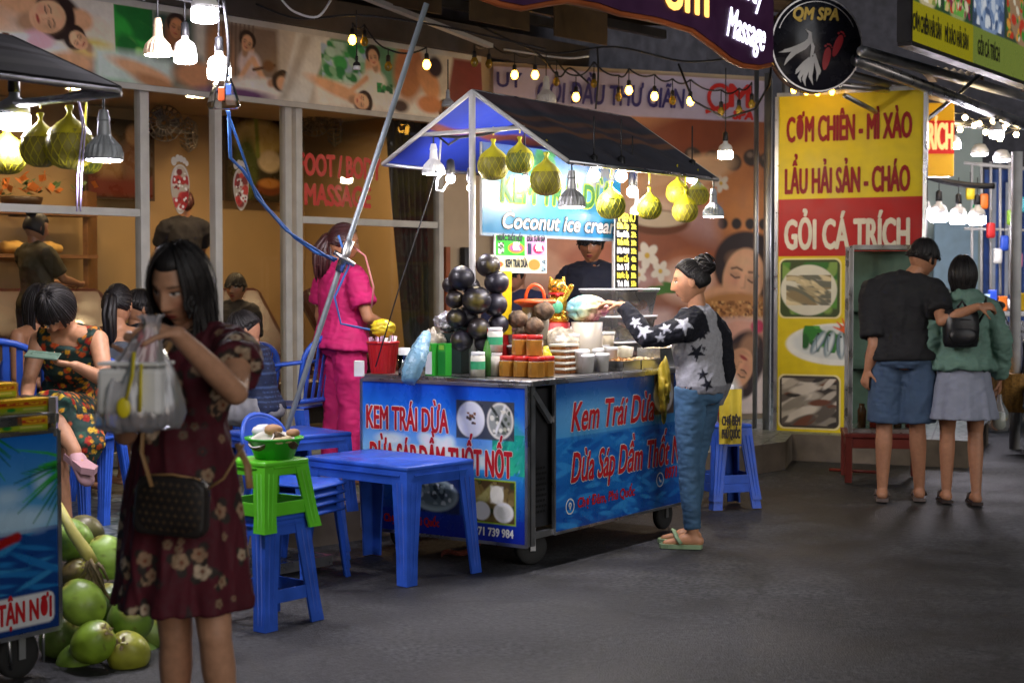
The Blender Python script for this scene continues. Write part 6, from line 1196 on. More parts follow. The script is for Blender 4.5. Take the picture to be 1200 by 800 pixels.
g = MB(); g.add([J(a_, b, z) for z in (.2, .86) for a_, b in ((.01, -1.5), (.01, -.02), (.5, -.02), (.5, -1.5))], [(3, 2, 1, 0), (4, 5, 6, 7), (0, 1, 5, 4), (1, 2, 6, 5), (2, 3, 7, 6), (3, 0, 4, 7)]); g.build('body', mat('blue_body', (.03, .08, .25), .5), dc)
g = MB(); g.bar(J(0, -1.5, .925), J(0, .0, .925), .03, .035); g.bar(J(.5, -1.5, .925), J(.5, .0, .925), .03, .035); g.bar(J(0, -.01, .925), J(.5, -.01, .925), .03, .03); g.build('rail', alu, dc)
g = MB(); g.bar(J(0, -.012, .86), J(0, -.012, 1.0), .025, .025); g.bar(J(.5, -.012, .86), J(.5, -.012, 2.0), .025, .025); g.bar(J(.25, -.012, 0.93), J(.25, -.012, .94), .02, .02); g.build('post', alu, dc)
g = MB(); R = random.Random(3)
for k in range(1500): p = J(R.uniform(0.0, .06), R.uniform(-1.3, -.02), .87 + R.uniform(0, .015)); q = Vector((R.uniform(-1, 1), R.uniform(-1, 1), R.uniform(.3, 1))) * .028; t_ = Vector((R.uniform(-1, 1), R.uniform(-1, 1), 0)) * .004; g.add([p, p + t_, p + q], [(0, 1, 2)])
gr = g.build('grass_mat', mat('grass_green', (.05, .32, .03), .6), dc); gr['kind'] = 'stuff'
for b in (-.12, -1.35): wheel(dc, J(.08, b, .085), n_)
g = MB(); g.tube([J(.02, -.2, .2), J(.02, -.19, .05)], .006, 6); g.tube([J(.02, -.05, .2), J(.03, -.045, .05)], .006, 6); g.build('stay_rod', alu, dc)
yb = mat('yellow_pack', None, .3, var=.05); k = 0
labs = ['yellow snack pack behind the rail nearest the cart corner', 'yellow snack pack behind the rail beside the corner pack', 'yellow snack pack lying below the rail in the cart', 'yellow snack pack in the second layer leaning over the others', 'second layer yellow snack pack towards the frame edge', 'topmost yellow snack pack of the cart pile', 'yellow pack at the bottom of the pile by the frame edge']
for (a_, b, z, lab) in ((.08, -.13, .945, labs[0]), (.08, -.38, .945, labs[1]), (.05, -.16, .885, labs[2]), (.14, -.22, 1.0, labs[3]), (.12, -.47, 1.0, labs[4]), (.16, -.33, 1.055, labs[5]), (.08, -.63, .945, labs[6])):
    ar = Art(22, 14, 60, 'd8a00c'); ar.rect(0, 7.5, 22, 14, 'a8b81c'); ar.rect(1, 2.5, 21, 5.5, 'c03a14', .6); ar.ell(6, 9.5, 1.8, 2, '1f8a2c', 0, .4); ar.rect(11, 8.5, 20, 10.5, 'd8d060'); ar.speckle(2, 3, 20, 5, 14, .7, ['f0c020'], 2)
    p = J(a_, b, z); r = thing('snack_pack', lab, 'pack', p, CRZ + .1 * math.sin(k * 2.3), 'yellow snack packs in clear boxes')
    me = ar.mesh('sleeve', lambda x, y: Vector(((x - 11) / 100, -.065 + .0005, .05 - y / 100 * .36))); link_mesh('sleeve', me, yb, r, world=False)
    ar2 = Art(22, 13, 44, 'd8a80c'); ar2.rect(1, 4, 21, 8, 'c8b81c'); ar2.rect(3, 5, 18, 7, 'c04a14'); link_mesh('top_sleeve', ar2.mesh('top_sleeve', lambda x, y: Vector(((x - 11) / 100, .065 - y / 100, .0505))), yb, r, world=False)
    g = MB(); g.box((0, 0, .024), (.22, .128, .048), b=.006); g.build('tray', mat('pack_amber', (.45, .24, .05), .4, var=.3, scale=30), r, world=False); g = MB(); g.box((0, 0, .028), (.235, .15, .056), b=.012); g.build('clear_lid', thin_clear, r, world=False); k += 1
# awning of the drinks cart with its lamps and pomelos
awn = thing('cart_awning', 'grey fabric awning of the drinks cart with a steel tie rod', 'awning', J(.2, .1, 2.1), CRZ)
T_ = at(140, 104, 5.62); 
def wfn(u, v): p = T_ + n_ * (.62 * v) - d_ * (2.2 * u) + Z * (.24 * v + .012 * math.sin(u * 14) * math.sin(PI * v)); return p
a = Art(220, 66, 120, '4c4a4c'); a.rect(0, 12, 220, 20, '5c5a5a', 1); a.rect(0, 30, 220, 36, '2c2828', 1); a.rect(0, 44, 220, 66, '262426', 2); a.noise(.15, .1, 2)
link_mesh('fabric', a.mesh('fabric', lambda x, y: wfn(x / 220, y / 66) + Z * .01), painted('awning_cloth', .8, var=.1), awn); 
g = MB(); g.grid(lambda u, v: wfn(u, v) + n_ * .0 - Z * (.0) + n_ * 1.24 * 0 + Z * .002, 20, 6); g.grid(lambda u, v: T_ + n_ * (.62 + .62 * v) - d_ * 2.2 * u + Z * (.24 - .24 * v), 12, 4); g.build('lining', mat('awning_lining', (.03, .03, .034), .8), awn)
g = MB(); g.tube([T_ - Z * .015, T_ + n_ * 1.24 - Z * .015], .016, 8); g.build('tie_rod', steel, awn); g = MB(); g.tube([T_ - Z * .01, T_ - d_ * 2.2 - Z * .01], .012, 8); g.tube([T_, T_ + n_ * .62 + Z * .24], .012, 8); g.build('edge_tube', dark_steel, awn); g = MB(); g.cap(T_ + n_ * .02, T_ + n_ * .26 - Z * .02, .014, .011); g.cap(T_ + n_ * .1 + Z * .01, T_ + n_ * .3 - Z * .01, .012, .012); g.build('cable_tape', black, awn)
g = MB(); g.bar(J(.5, -.012, 2.0), J(.5, -.012, 2.12), .02, .02); 
yt = lambda px: (lambda q: q)(at(px, 110, 5.75))
cone_lamp(122, 188, 5.70, 45, 'grey finned cone lamp hung at the end of the drinks cart awning', T_.z - .01)
t_bulb(17, 152, 6.0, 36, 'large glaring white drum bulb over the drinks cart', T_.z, shell=grey_shell)
pomelo(at(82, 170, 5.85), .093, T_.z, 'broad olive pomelo next to the grey cone lamp of the drinks cart', peel, 'pomelos hanging at the drinks cart', 1.2, 31); pomelo(at(48, 172, 5.92), .08, T_.z, 'pomelo between the glaring bulb and the broad pomelo', peel, 'pomelos hanging at the drinks cart', 1.2, 32); pomelo(at(8, 182, 6.15), .078, T_.z, 'pomelo behind the glaring drum bulb', peel, 'pomelos hanging at the drinks cart', 1.2, 33); pomelo(at(102, 186, 6.05), .06, T_.z, 'small pomelo half hidden behind the grey cone lamp', peel2, 'pomelos hanging at the drinks cart', 1.2, 34)
g = MB(); p = at(90, 175, 5.8); g.tube([at(92, 118, 5.78), at(97, 150, 5.78), at(91, 205, 5.76), at(90, 248, 5.76)], .0035, 5); g.tube([at(92, 118, 5.78), at(100, 150, 5.78), at(95, 210, 5.76), at(94, 248, 5.76)], .0035, 5); solo(g, 'ribbon', mat('lilac_ribbon', (.5, .42, .7), .4), 'lilac string ribbon hanging below the pomelos', 'ribbon', p)
# small plastic bag and blue rope in the air
p = at(263, 108, 6.8); r = thing('hanging_bag', 'small clear bag holding an orange and blue plug under the white bulb', 'bag', p)
g = MB(); rings = [[p + Vector((w2 * math.cos(2 * PI * k / 24) * (1 + .15 * math.sin(3 * k)), .03 * math.sin(2 * PI * k / 24) * (1 + .2 * math.sin(4 * k)), z)) for k in range(24)] for w2, z in ((.012, .1), (.03, .06), (.055, .0), (.07, -.06), (.06, -.075))]; g.loft(rings); g.build('film', thin_clear, r)
g = MB(); g.box(p + Vector((-.012, 0, -.01)), (.03, .02, .06), b=.004); g.build('orange_plug', mat('orange_plastic'), r); g = MB(); g.box(p + Vector((.02, -.002, .01)), (.025, .02, .05), b=.004); g.build('blue_plug', mat('plug_blue', (.03, .1, .5), .4), r)
g = MB(); rp_ = mat('blue_rope', (.03, .12, .38), .6, var=.25)
P_ = [(268, 130, 6.8), (270, 185, 6.9), (285, 200, 7.0), (310, 240, 7.2), (345, 278, 7.4), (370, 296, 7.5), (395, 304, 7.5)]; g.tube([at(*q) for q in P_], .008, 6); g.tube([at(266, 130, 6.8), at(284, 180, 6.9), at(300, 230, 7.0), at(335, 270, 7.3), at(392, 306, 7.5)], .006, 6); solo(g, 'blue_rope', rp_, 'slack blue rope from the small bag to the leaning pole', 'rope', at(*P_[0]))
# leaning pole
pp0, pp1 = gnd(342, 478, TZ), at(500, 4, 7.35); pp0 = at(345, 476, 7.62)
r = thing('leaning_pole', 'long grey aluminium pole leaning across the pink tunic', 'pole', pp0)
g = MB(); g.tube([pp0 + (pp0 - pp1).normalized() * .7, pp0, pp1], .0135, 12); g.build('tube', mat('pole_grey', (.20, .23, .25), .55, .5), r)
c = at(404, 300, 7.5); dd = (pp1 - pp0).normalized(); g = MB(); g.tube([c - dd * .08, c + dd * .08], .024, 10); g.tube([c + Vector((-.05, -.02, .02)), c + Vector((.05, -.02, -.045))], .012, 8); g.build('clamp', inox, r)
g = MB(); g.tube([c, c + Vector((-.03, 0, .1)), c + Vector((.02, 0, -.05)), c + Vector((-.05, 0, -.2)), c + Vector((-.02, 0, -.33)), c + Vector((.12, .02, -.36))], .006, 6); g.tube([c + Z * .08, c + Vector((.1, 0, .0)), c + Vector((.14, 0, -.15)), c + Vector((.13, 0, -.25))], .005, 6, m=1); g.build('wire', [rp_, mat('pink_wire', (.6, .2, .2), .4)], r)
g = MB(); g.tube([at(511, 200, 7.9), at(500, 240, 7.9), at(470, 330, 7.8), at(440, 430, 7.8)], .004, 6); solo(g, 'black_wire', black, 'thin black wire from the canopy down past the curtain', 'wire', at(440, 430, 7.8))
# green coconuts heap
cg = mat('green_coconut', None, .42, var=.25, scale=7, coat=.15, bump=.15, bscale=30)
def coco(px, py, Y, rp, lab, tint, rot=(0, 0), seed=0):
    p = at(px, py, Y); R = rp / F * Y; g = MB(); M = Matrix.Rotation(rot[0], 4, 'X') @ Matrix.Rotation(rot[1], 4, 'Y')
    def f(q): t = math.atan2(q.y, q.x); return (1 + .035 * math.cos(3 * t + .4)) * (1 + .05 * max(0, -q.z) ** 3)
    r = thing('green_coconut', lab, 'coconut', p, group='green coconuts heaped on the street'); g.ball((0, 0, 0), (R * .97, R * .97, R * 1.08), n=36, k=24, M=M, f=f); me = g.mesh('husk'); P = vco(me); u = P / np.linalg.norm(P, axis=1)[:, None]
    c_ = np.array(hx(tint))[None] * (1 + .3 * wobble(u, 1, 4, seed)[:, None]); ax = np.array(M.to_3x3() @ Vector((0, 0, 1))); k1 = np.clip((u @ ax - .86) / .1, 0, 1)[:, None]; c_ = c_ * (1 - k1) + np.array(hx('9a9440')) * k1; sc = (np.clip(wobble(u, 1, 11, seed + 3) - .62, 0, .2) * 3)[:, None]; c_ = c_ * (1 - sc) + np.array(hx('4a3a1c')) * sc
    setcol(me, c_); link_mesh('husk', me, cg, r, world=False); g = MB(); top = Vector(ax) * R * 1.06
    for j in range(5): th = j * 2 * PI / 5; x, y, d2 = frame_from(ax); q = x * math.cos(th) + y * math.sin(th); q2 = x * math.cos(th + .6) + y * math.sin(th + .6); q3 = x * math.cos(th - .6) + y * math.sin(th - .6); g.add([top, top + q2 * R * .22 - d2 * R * .02, top + q * R * .38 - d2 * R * .05 + d2 * .006, top + q3 * R * .22 - d2 * R * .02], [(0, 1, 2, 3)])
    g.build('calyx', mat('calyx_brown', (.14, .10, .04), .8), r, world=False); return r
cl = [(109, 752, 5.55, 26, 'low green coconut in front of the heap'), (150, 764, 5.62, 26, 'green coconut on the street between heap front and the maroon dress'), (96, 706, 5.62, 27, 'big green coconut in the middle of the heap'), (152, 726, 5.75, 28, 'green coconut just beside the hem of the maroon dress'), (88, 672, 5.80, 18, 'brownish coconut under the pale stalk'), (125, 652, 5.85, 24, 'pale lime coconut at the top of the heap'), (82, 632, 5.85, 26, 'green coconut behind the drinks cart panel top'), (72, 745, 5.75, 26, 'green coconut partly behind the drinks cart panel'), (176, 742, 5.95, 24, 'green coconut hidden behind the dress hem'), (100, 622, 6.05, 20, 'dull brown coconut at the back of the heap'), (128, 710, 6.0, 25, 'green coconut deep inside the heap'), (88, 775, 5.66, 22, 'small green coconut touching the street at the heap front'), (168, 770, 5.9, 22, 'dark green coconut low behind the dress')]
tn = ['7d9a2a', '9a9c34', '84a038', '5d7a2c', '6a5a2c', '8fb04a', '6f8f34', '5a7030', '647a30', '5e5a34', '506a28', '6c8a30', '56702c']
for k, q in enumerate(cl): coco(*q, tn[k], (.6 * math.sin(k * 2.3) + .5, .8 * math.cos(k * 1.7)), k)
r = thing('coconut_stalk', 'pale yellow cut coconut stalk with brown twigs on the heap', 'stalk', at(110, 650, 5.75))
g = MB(); g.tube([at(68, 590, 5.7), at(84, 622, 5.68), at(100, 645, 5.66), at(110, 660, 5.66)], [.018, .026, .03, .024], 10, flat=.7); g.build('stem', mat('stalk_yellow', (.42, .38, .08), .6, var=.2), r)
g = MB(); R = random.Random(8)
for k in range(16): p = at(108 + R.uniform(-6, 6), 655 + R.uniform(0, 20), 5.64); q = p + Vector((R.uniform(-.06, .1), R.uniform(-.03, .02), R.uniform(-.16, .05))); g.tube([p, p.lerp(q, .5) + Vector((R.uniform(-.02, .02), 0, .01)), q], [.008, .006, .004], 6)
g.build('twig', mat('twig', (.16, .12, .05), .8, var=.3), r)
# ================================================================== PLASTIC FURNITURE
bluep = mat('blue_plastic', (.022, .085, .46), .4, var=.22, scale=9, bump=.05, bscale=200); green2 = mat('lime_plastic', (.10, .48, .02), .36, var=.08)
def lleg(T, Bt, dx, dy, wt, wb, th=.012):
    """L-section leg between top and bottom corner; dx, dy point inwards along the sides"""
    g = MB(); T, Bt, dx, dy = map(Vector, (T, Bt, dx, dy)); rings = []
    for i in range(5):
        t = i / 4; p = T.lerp(Bt, t); w2 = wt + (wb - wt) * t
        if t > .93: p = p - dx * .004 - dy * .004; w2 += .008
        rings.append([p, p + dx * w2 * .5, p + dx * w2, p + dx * w2 + dy * th, p + dx * th * 1.3 + dy * th, p + dx * th + dy * th * 1.3, p + dx * th + dy * w2, p + dy * w2, p + dy * w2 * .5])
    g.loft(rings, smooth=False)
    for q in (.3, .62): g.bar(T.lerp(Bt, .12) + dx * wt * q - dy * .0008, T.lerp(Bt, .95) + dx * wb * q - dy * .0008, .005, .004); g.bar(T.lerp(Bt, .12) + dy * wt * q - dx * .0008, T.lerp(Bt, .95) + dy * wb * q - dx * .0008, .005, .004)
    return g
def bev(g, name, m, r, w=.006):
    me = evaluated(g, [('WELD', dict(merge_threshold=.0002)), ('BEVEL', dict(width=w, segments=2, limit_method='ANGLE', angle_limit=.6))]); me.polygons.foreach_set('use_smooth', [True] * len(me.polygons))
    return link_mesh(name, me, m, r, world=False)
def side_panel_poly(L_, h, r_):
    """apron outline with two rounded inner corners"""
    out = [(-L_ / 2, 0), (L_ / 2, 0), (L_ / 2, -h - r_)]
    for k in range(7): t = PI / 2 * k / 6; out.append((L_ / 2 - r_ * 1.2 + r_ * 1.2 * math.cos(t) * 0 - r_ * 1.2 * (math.sin(t) - 1) * -1 * 0 - r_ * 1.2 * (1 - math.cos(t)) * 0 - r_ * 1.2 * math.sin(t) * 0 + r_ * 1.2 * (1 - math.sin(t)) * 1 - r_ * .0, -h - r_ + r_ * (1 - math.cos(t))))
    o2 = [(L_ / 2, 0), (L_ / 2, -h - r_)] + [(L_ / 2 - .0 - r_ * (1 - math.cos(PI / 2 * k / 6)), -h - r_ + r_ * math.sin(PI / 2 * k / 6)) for k in range(1, 7)]
    return [(-x, y) for x, y in reversed(o2)] + o2[0:]
def plastic_seat(name, label, cat, loc, rz, W1, D1, h, m, spread=.035, apr=.06, shelf=None, legw=(.075, .05), group=None, rr_=.05):
    r = thing(name, label, cat, loc, rz, group); top = 'tabletop' if cat == 'table' else 'seat'
    g = MB(); g.box((0, 0, h - .012), (W1, D1, .024)); g.box((0, 0, h - .02), (W1 * .96, D1 * .96, .016)); o = bev(g, top, m, r, .008)
    g = MB()
    for s, L_, D2, ax in ((1, W1, D1, 0), (-1, W1, D1, 0), (1, D1, W1, 1), (-1, D1, W1, 1)):
        ex = Vector((1, 0, 0)) if ax == 0 else Vector((0, 1, 0)); ey = (Vector((0, 1, 0)) if ax == 0 else Vector((1, 0, 0))) * s
        M = plane_M(ey * (D2 / 2 - .012) + Z * (h - .02), ex, Z + ey * -.0); g.prism(side_panel_poly(L_ - .03, apr, rr_), .008 * (1 if ex.cross(Z).dot(ey) > 0 else -1), M)
        g.bar(ey * (D2 / 2 + .001) - ex * (L_ / 2 - .05) + Z * (h - apr * .65), ey * (D2 / 2 + .001) + ex * (L_ / 2 - .05) + Z * (h - apr * .65), .006, .006)
    g.build('apron', m, r, world=False)
    for sx in (-1, 1):
        for sy in (-1, 1):
            lleg((sx * (W1 / 2 - .004), sy * (D1 / 2 - .004), h - .015), (sx * (W1 / 2 + spread), sy * (D1 / 2 + spread), 0), (-sx, 0, 0), (0, -sy, 0), *legw).build('leg', m, r, world=False)
    if shelf:
        k = 1 - shelf / h; e = spread * k
        for sx, sy in ((0, 1), (0, -1), (1, 0), (-1, 0)):
            g = MB(); hw, hd = W1 / 2 + e - .01, D1 / 2 + e - .01; p, q = ((-hw + .04, sy * hd, shelf), (hw - .04, sy * hd, shelf)) if sx == 0 else ((sx * hw, -hd + .04, shelf), (sx * hw, hd - .04, shelf)); g.bar(p, q, .009, .055, b=.003); g.build('stretcher', m, r, world=False)
    return r
rzs = math.radians(52)
plastic_seat('tall_stool', 'tall blue plastic stool on the street carrying a lime green stool', 'stool', (-1.02, 6.355, 0), rzs, .255, .255, .455, bluep, .035, .06, .13, (.085, .062))
plastic_seat('low_stool', 'low lime green plastic stool stacked upon the tall blue stool', 'stool', (-1.02, 6.355, .395), rzs, .25, .25, .285, green2, .032, .04, .09, (.075, .06), rr_=.035)
r = thing('green_bowl', 'green plastic bowl of coconut halves on the lime stool', 'bowl', (-.985, 6.345, .681)); g = MB(); g.lathe([(0, .0), (.078, .0), (.108, .072), (.122, .08), (.123, .088), (.112, .086), (.075, .008), (0, .006)], n=36, cap=False); g.build('bowl', greenp, r, world=False)
shell_in = mat('coconut_meat', (.62, .58, .5), .5, var=.1)
for k, (x, y, rx_, ry_, lab) in enumerate(((-.045, -.055, .5, -.3, 'halved white coconut facing up at the front of the green bowl'), (.055, -.03, -.35, .5, 'half coconut with brown rim tilted to the street side in the green bowl'), (.02, .05, .3, .2, 'half coconut at the back of the green bowl'))):
    p = Vector((-.985 + x, 6.345 + y, .765)); r = thing('coconut_half', lab, 'coconut', p); M = Matrix.Rotation(rx_, 4, 'X') @ Matrix.Rotation(ry_, 4, 'Y'); R_ = .058
    g = MB(); g.lathe([(R_ * math.sin(t), -R_ * .8 * math.cos(t)) for t in [PI / 2 * i / 8 for i in range(9)]], M=M, n=24, cap=False); g.build('shell', husk, r, world=False); g = MB(); g.lathe([(R_ * .98, .0), (R_ * .9, .002), (R_ * .78, -.014), (R_ * .4, -.03), (.001, -.034)], M=M, n=24, cap=False); g.build('meat', shell_in, r, world=False)
for k, (x, y, z, s) in enumerate(((.06, -.075, .765, .03), (.03, -.09, .76, .026), (.085, -.045, .79, .03), (.0, -.02, .80, .04), (-.05, .03, .79, .05))): crumple('coconut_chunk', ['cream coconut chunk at the front rim of the green bowl', 'smaller cream coconut chunk near the white half', 'tan coconut chunk at the street rim of the green bowl', 'pale coconut chunk lying across the halves', 'clear bag knot above the green bowl'][k], 'coconut', Vector((-.985 + x, 6.345 + y, z)), (s, s * .8, s * .6), [mat('chunk_cream', (.5, .4, .22), .6), mat('chunk_tan', (.36, .2, .09), .6), mat('white_film')][(0, 0, 1, 1, 2)[k]], k, .6, 12)
plastic_seat('plastic_table', 'blue plastic table on the street in front of the ice cream cart', 'table', (-.606, 7.503, 0), math.atan2(.75, .66), .46, .72, .553, bluep, .022, .07, None, (.105, .06), rr_=.09)
def chair(label, loc, rz, arms=True, group='blue plastic chairs', slats=True, m=bluep):
    """faces local +y"""
    r = thing('plastic_chair', label, 'chair', loc, rz, group); h = .43
    g = MB(); g.grid(lambda u, v: Vector(((u - .5) * .42 * (1 - .06 * v), .22 - .42 * v, h - .012 * math.sin(PI * u) * math.sin(PI * v) - .02 * max(0, v - .8) * 5 * 0 - .025 * max(0, .12 - v) * 8)), 16, 16); g2 = evaluated(g, [('SOLIDIFY', dict(thickness=.012, offset=-1))]); link_mesh('seat', g2, m, r, world=False)
    def back(u, z): return Vector(((u - .5) * (.44 + .05 * (z - h)), -.2 - .16 * (z - h) - .05 * math.cos((u - .5) * PI) + .03, z))
    zt = .82; g = MB()
    top = [back(.02, .46)] + [back(.5 + .48 * math.cos(PI - PI * k / 14) , zt - .14 + .14 * math.sin(PI * k / 14)) for k in range(15)] + [back(.98, .46)]
    g.tube(top, .016, 10, flat=.8)
    g.tube([back(u, .47) for u in np.linspace(.03, .97, 9)], .014, 8)
    g.build('back_frame', m, r, world=False)
    if slats:
        g = MB()
        for k in range(1, 8):
            u = k / 8; zz = zt - .14 + .14 * math.sqrt(max(0, 1 - ((u - .5) / .49) ** 2)); p = [back(u + .0 * z, z) for z in np.linspace(.47, zz - .005, 6)]
            for a_, b_ in zip(p[:-1], p[1:]): g.bar(a_, b_, .028, .006, up=(0, 1, 0))
        g.build('slats', m, r, world=False)
    else:
        g = MB()
        def bf(u, v):
            zz = zt - .14 + .14 * math.sqrt(max(0, 1 - ((u - .5) / .5) ** 2)); return back(u, .56 + (zz - .56) * v)
        g.grid(bf, 20, 12); link_mesh('back_panel', evaluated(g, [('SOLIDIFY', dict(thickness=.01))]), m, r, world=False)
    for sx in (-1, 1):
        for sy in (-1, 1): lleg((sx * .205, sy * .2 - (.01 if sy < 0 else 0), h - .005), (sx * .235, sy * .235 - (.03 if sy < 0 else 0), 0), (-sx, 0, 0), (0, -sy, 0), .06, .038, .01).build('leg', m, r, world=False)
    if arms:
        for sx in (-1, 1): g = MB(); g.tube([back(.5 + sx * .49, .68), Vector((sx * .25, -.05, .66)), Vector((sx * .25, .14, .645)), Vector((sx * .235, .2, .58)), Vector((sx * .21, .19, .43))], .018, 8, flat=.6); g.build('armrest', m, r, world=False)
    return r
cf = math.atan2(-.9, -.43)
for k in range(4): SCH = chair(['bottom', 'second', 'third', 'top'][k] + ' blue armless chair of the stack behind the lime stool', (-1.03, 7.25, .040 * k), cf, False, 'stacked blue chairs', False); SCH.scale = (.8, .8, .8)
ft_ = lambda px, Y: Vector(((px - 600) / F * Y, Y, TZ))
chair('blue slatted chair with back to the street beside the phone user', ft_(-4, 7.9), .25).scale = (1.12, 1.12, 1.12); chair('blue chair under the phone user in the floral dress', ft_(78, 7.62), PI - .25, False)
chair('blue slatted armchair right behind the seated boy', ft_(334, 9.2), 1.25).scale = (1.1, 1.1, 1.1); chair('blue chair behind the seated boy towards the window', ft_(268, 9.6), 2.6); chair('blue chair under the ponytailed diner', ft_(137, 8.75), .1, False); chair('blue chair under the black haired diner facing the street', ft_(30, 9.2), PI, False)
chair('blue chair turned sideways between phone user and ponytailed diner', ft_(122, 7.95), -.5, False)
plastic_seat('plastic_table', 'low blue plastic table on the terrace before the boy', 'table', ft_(335, 8.15), .7, .5, .5, .42, bluep, .02, .06, None, (.09, .06), rr_=.07)
p = gnd(852, 595); plastic_seat('tall_stool', 'tall blue plastic stool behind the star sweater', 'stool', (p.x, p.y + .1, 0), .35, .25, .25, .47, bluep, .04, .06, .13, (.08, .055)); plastic_seat('tall_stool', 'tall blue stool stacked upon the one behind the star sweater', 'stool', (p.x, p.y + .1, .055), .35, .25, .25, .47, bluep, .04, .06, .13, (.08, .055))
p2 = at(856, 488, 9.45); r = thing('yellow_cloth', 'yellow lettered cloth hanging over the stacked stools', 'cloth', p2); g = MB(); g.grid(lambda u, v: p2 + Vector((-.07 + .14 * u, .012 * math.sin(u * 9) - .0, .17 - .34 * v)), 16, 16); g.build('sheet', mat('yellow_cloth'), r); g = MB()
for k in range(2): text_mb(['CHỢ ĐÊM', 'PHÚ QUỐC'][k], .055, .11, .003, M=plane_M(p2 + Vector((-.055, -.03, -.05 - .08 * k)), (1, 0, 0), Z), mb=g)
g.build('lettering', mat('black_print'), r)
c = Vector((p.x, p.y + .1, .527)); lathe_thing('red_cup', 'red cup with white lid standing on the stacked stools', 'cup', c, [('cup', [(0, 0), (.045, 0), (.06, .2), (.05, .2)], redp), ('lid', [(.062, .2), (.064, .215), (.055, .24), (0, .245)], lid_w)])
# glass cabinet on a red wooden table
tc_ = Vector(((1035 - 600) / F * 11.0, 11.0, 0)); redwood = mat('red_wood', (.13, .018, .012), .4, var=.25, scale=6, stretch=(1, 1, .2)); r = thing('wooden_table', 'low dark red wooden table under the glass cabinet', 'table', tc_, -.15)
g = MB(); g.box((0, 0, .335), (.56, .5, .03), b=.004); g.build('tabletop', redwood, r, world=False); g = MB()
for sx, sy in ((0, 1), (0, -1), (1, 0), (-1, 0)): g.box((sx * .25, sy * .22, .28), (.5 if sx == 0 else .025, .44 if sx else .025, .07), b=.003)
g.build('apron', redwood, r, world=False)
for sx in (-1, 1):
    for sy in (-1, 1): g = MB(); g.box((sx * .25, sy * .22, .16), (.05, .05, .32), b=.004); g.build('leg', redwood, r, world=False)
r = thing('glass_cabinet', 'aluminium glass food cabinet on the red table behind the man', 'cabinet', tc_ + Z * .351, -.15)
for sx in (-1, 1):
    for sy in (-1, 1): g = MB(); g.box((sx * .24, sy * .21, .66), (.03, .03, 1.32), b=.002); g.build('post', alu, r, world=False)
for z in (.015, .45, .85, 1.31): g = MB(); g.box((0, 0, z), (.45, .4, .012 if z not in (.015, 1.31) else .03)); g.build('shelf', alu if z in (.015, 1.31) else jar_glass, r, world=False)
g = MB(); g.add([(-.225, -.21, .03), (.225, -.21, .03), (.225, -.21, 1.29), (-.225, -.21, 1.29)], [(0, 1, 2, 3)]); g.add([(-.24, -.2, .03), (-.24, .2, .03), (-.24, .2, 1.29), (-.24, -.2, 1.29)], [(0, 1, 2, 3)]); g.build('glass_pane', window_glass, r, world=False)
g = MB(); g.add([(-.225, .205, .03), (.225, .205, .03), (.225, .205, 1.29), (-.225, .205, 1.29)], [(0, 1, 2, 3)]); g.build('back_panel', mat('cabinet_green', (.12, .2, .15), .4, var=.2), r, world=False)
for k in range(5): g = MB(); g.lathe([(0, 0), (.03, 0), (.032, .12), (.02, .15), (.02, .17), (0, .17)], n=16, cap=False); o = solo(g, 'sauce_bottle', mat('sauce%d' % (k % 3), [(.06, .03, .01), (.3, .03, .01), (.05, .12, .03)][k % 3], .2), ['first', 'second', 'third', 'fourth', 'last'][k] + ' sauce bottle from the street edge on the cabinet bottom', 'bottle', group='sauce bottles in the glass cabinet'); o.location = tc_ + Vector((-.17 + .085 * k, -.1, .383))
# motor scooter
mp = Vector(((1218 - 600) / F * 13.2, 13.2, 0)); r = thing('motor_scooter', 'dark blue motor scooter parked at the edge beyond the couple', 'scooter', mp, -.4)
navy = mat('scooter_navy', (.012, .018, .05), .22, var=.1, coat=.5)
for y in (-.6, .62):
    g = MB(); M = Matrix.Rotation(PI / 2, 4, 'Y'); g.lathe([(.2, -.045), (.245, -.04), (.265, 0), (.245, .04), (.2, .045)], (0, y, .265), 32, M=M); wv = g.build('wheel', rubber, r, world=False); g = MB(); g.lathe([(.2, -.035), (.17, -.02), (.03, -.05), (.03, .05), (.17, .02), (.2, .035)], (0, y, .265), 24, M=M); g.build('rim', steel, wv, world=False)
g = MB(); g.cap((0, .2, .45), (0, .75, .6), .12, .08); g.cap((0, -.42, .45), (0, .2, .3), .09, .1); g.cap((0, -.45, .4), (0, -.42, .9), .13, .1); g.cap((0, -.42, .9), (0, -.36, 1.0), .11, .08); g.cap((0, -.62, .5), (0, -.55, .55), .09, .08); link_mesh('body', remesh(g, .014, 3), navy, r, world=False)
g = MB(); g.cap((0, .05, .74), (0, .6, .77), .12, .1, sq=.5); g.build('seat', black, r, world=False)
for y in (-.6,): g = MB(); g.tube([(0, y + .3 * math.cos(t), .265 + .3 * math.sin(t)) for t in np.linspace(.5, 2.7, 9)], .06, 10, flat=.4); g.build('fender', navy, r, world=False)
g = MB(); g.tube([(-.33, -.33, 1.02), (-.2, -.4, 1.03), (0, -.42, .98), (.2, -.4, 1.03), (.33, -.33, 1.02)], .014, 8); g.build('handlebar', black, r, world=False)
for s in (-1, 1): g = MB(); g.tube([(s * .2, -.4, 1.03), (s * .27, -.42, 1.18)], .006, 6); g.ball((s * .3, -.42, 1.22), (.06, .015, .04)); g.build('mirror', black, r, world=False); g = MB(); g.cap((s * .06, -.5, .45), (s * .06, -.6, .27), .022, .02); g.build('fork', steel, r, world=False)
g = MB(); g.ball((0, -.51, .92), (.085, .05, .07)); g.build('headlight', mat('lamp_clear', (.5, .52, .55), .12, coat=1), r, world=False)
g = MB(); g.box((-.02, -.68, .7), (.3, .22, .26), b=.03); g = MB(); n = 36
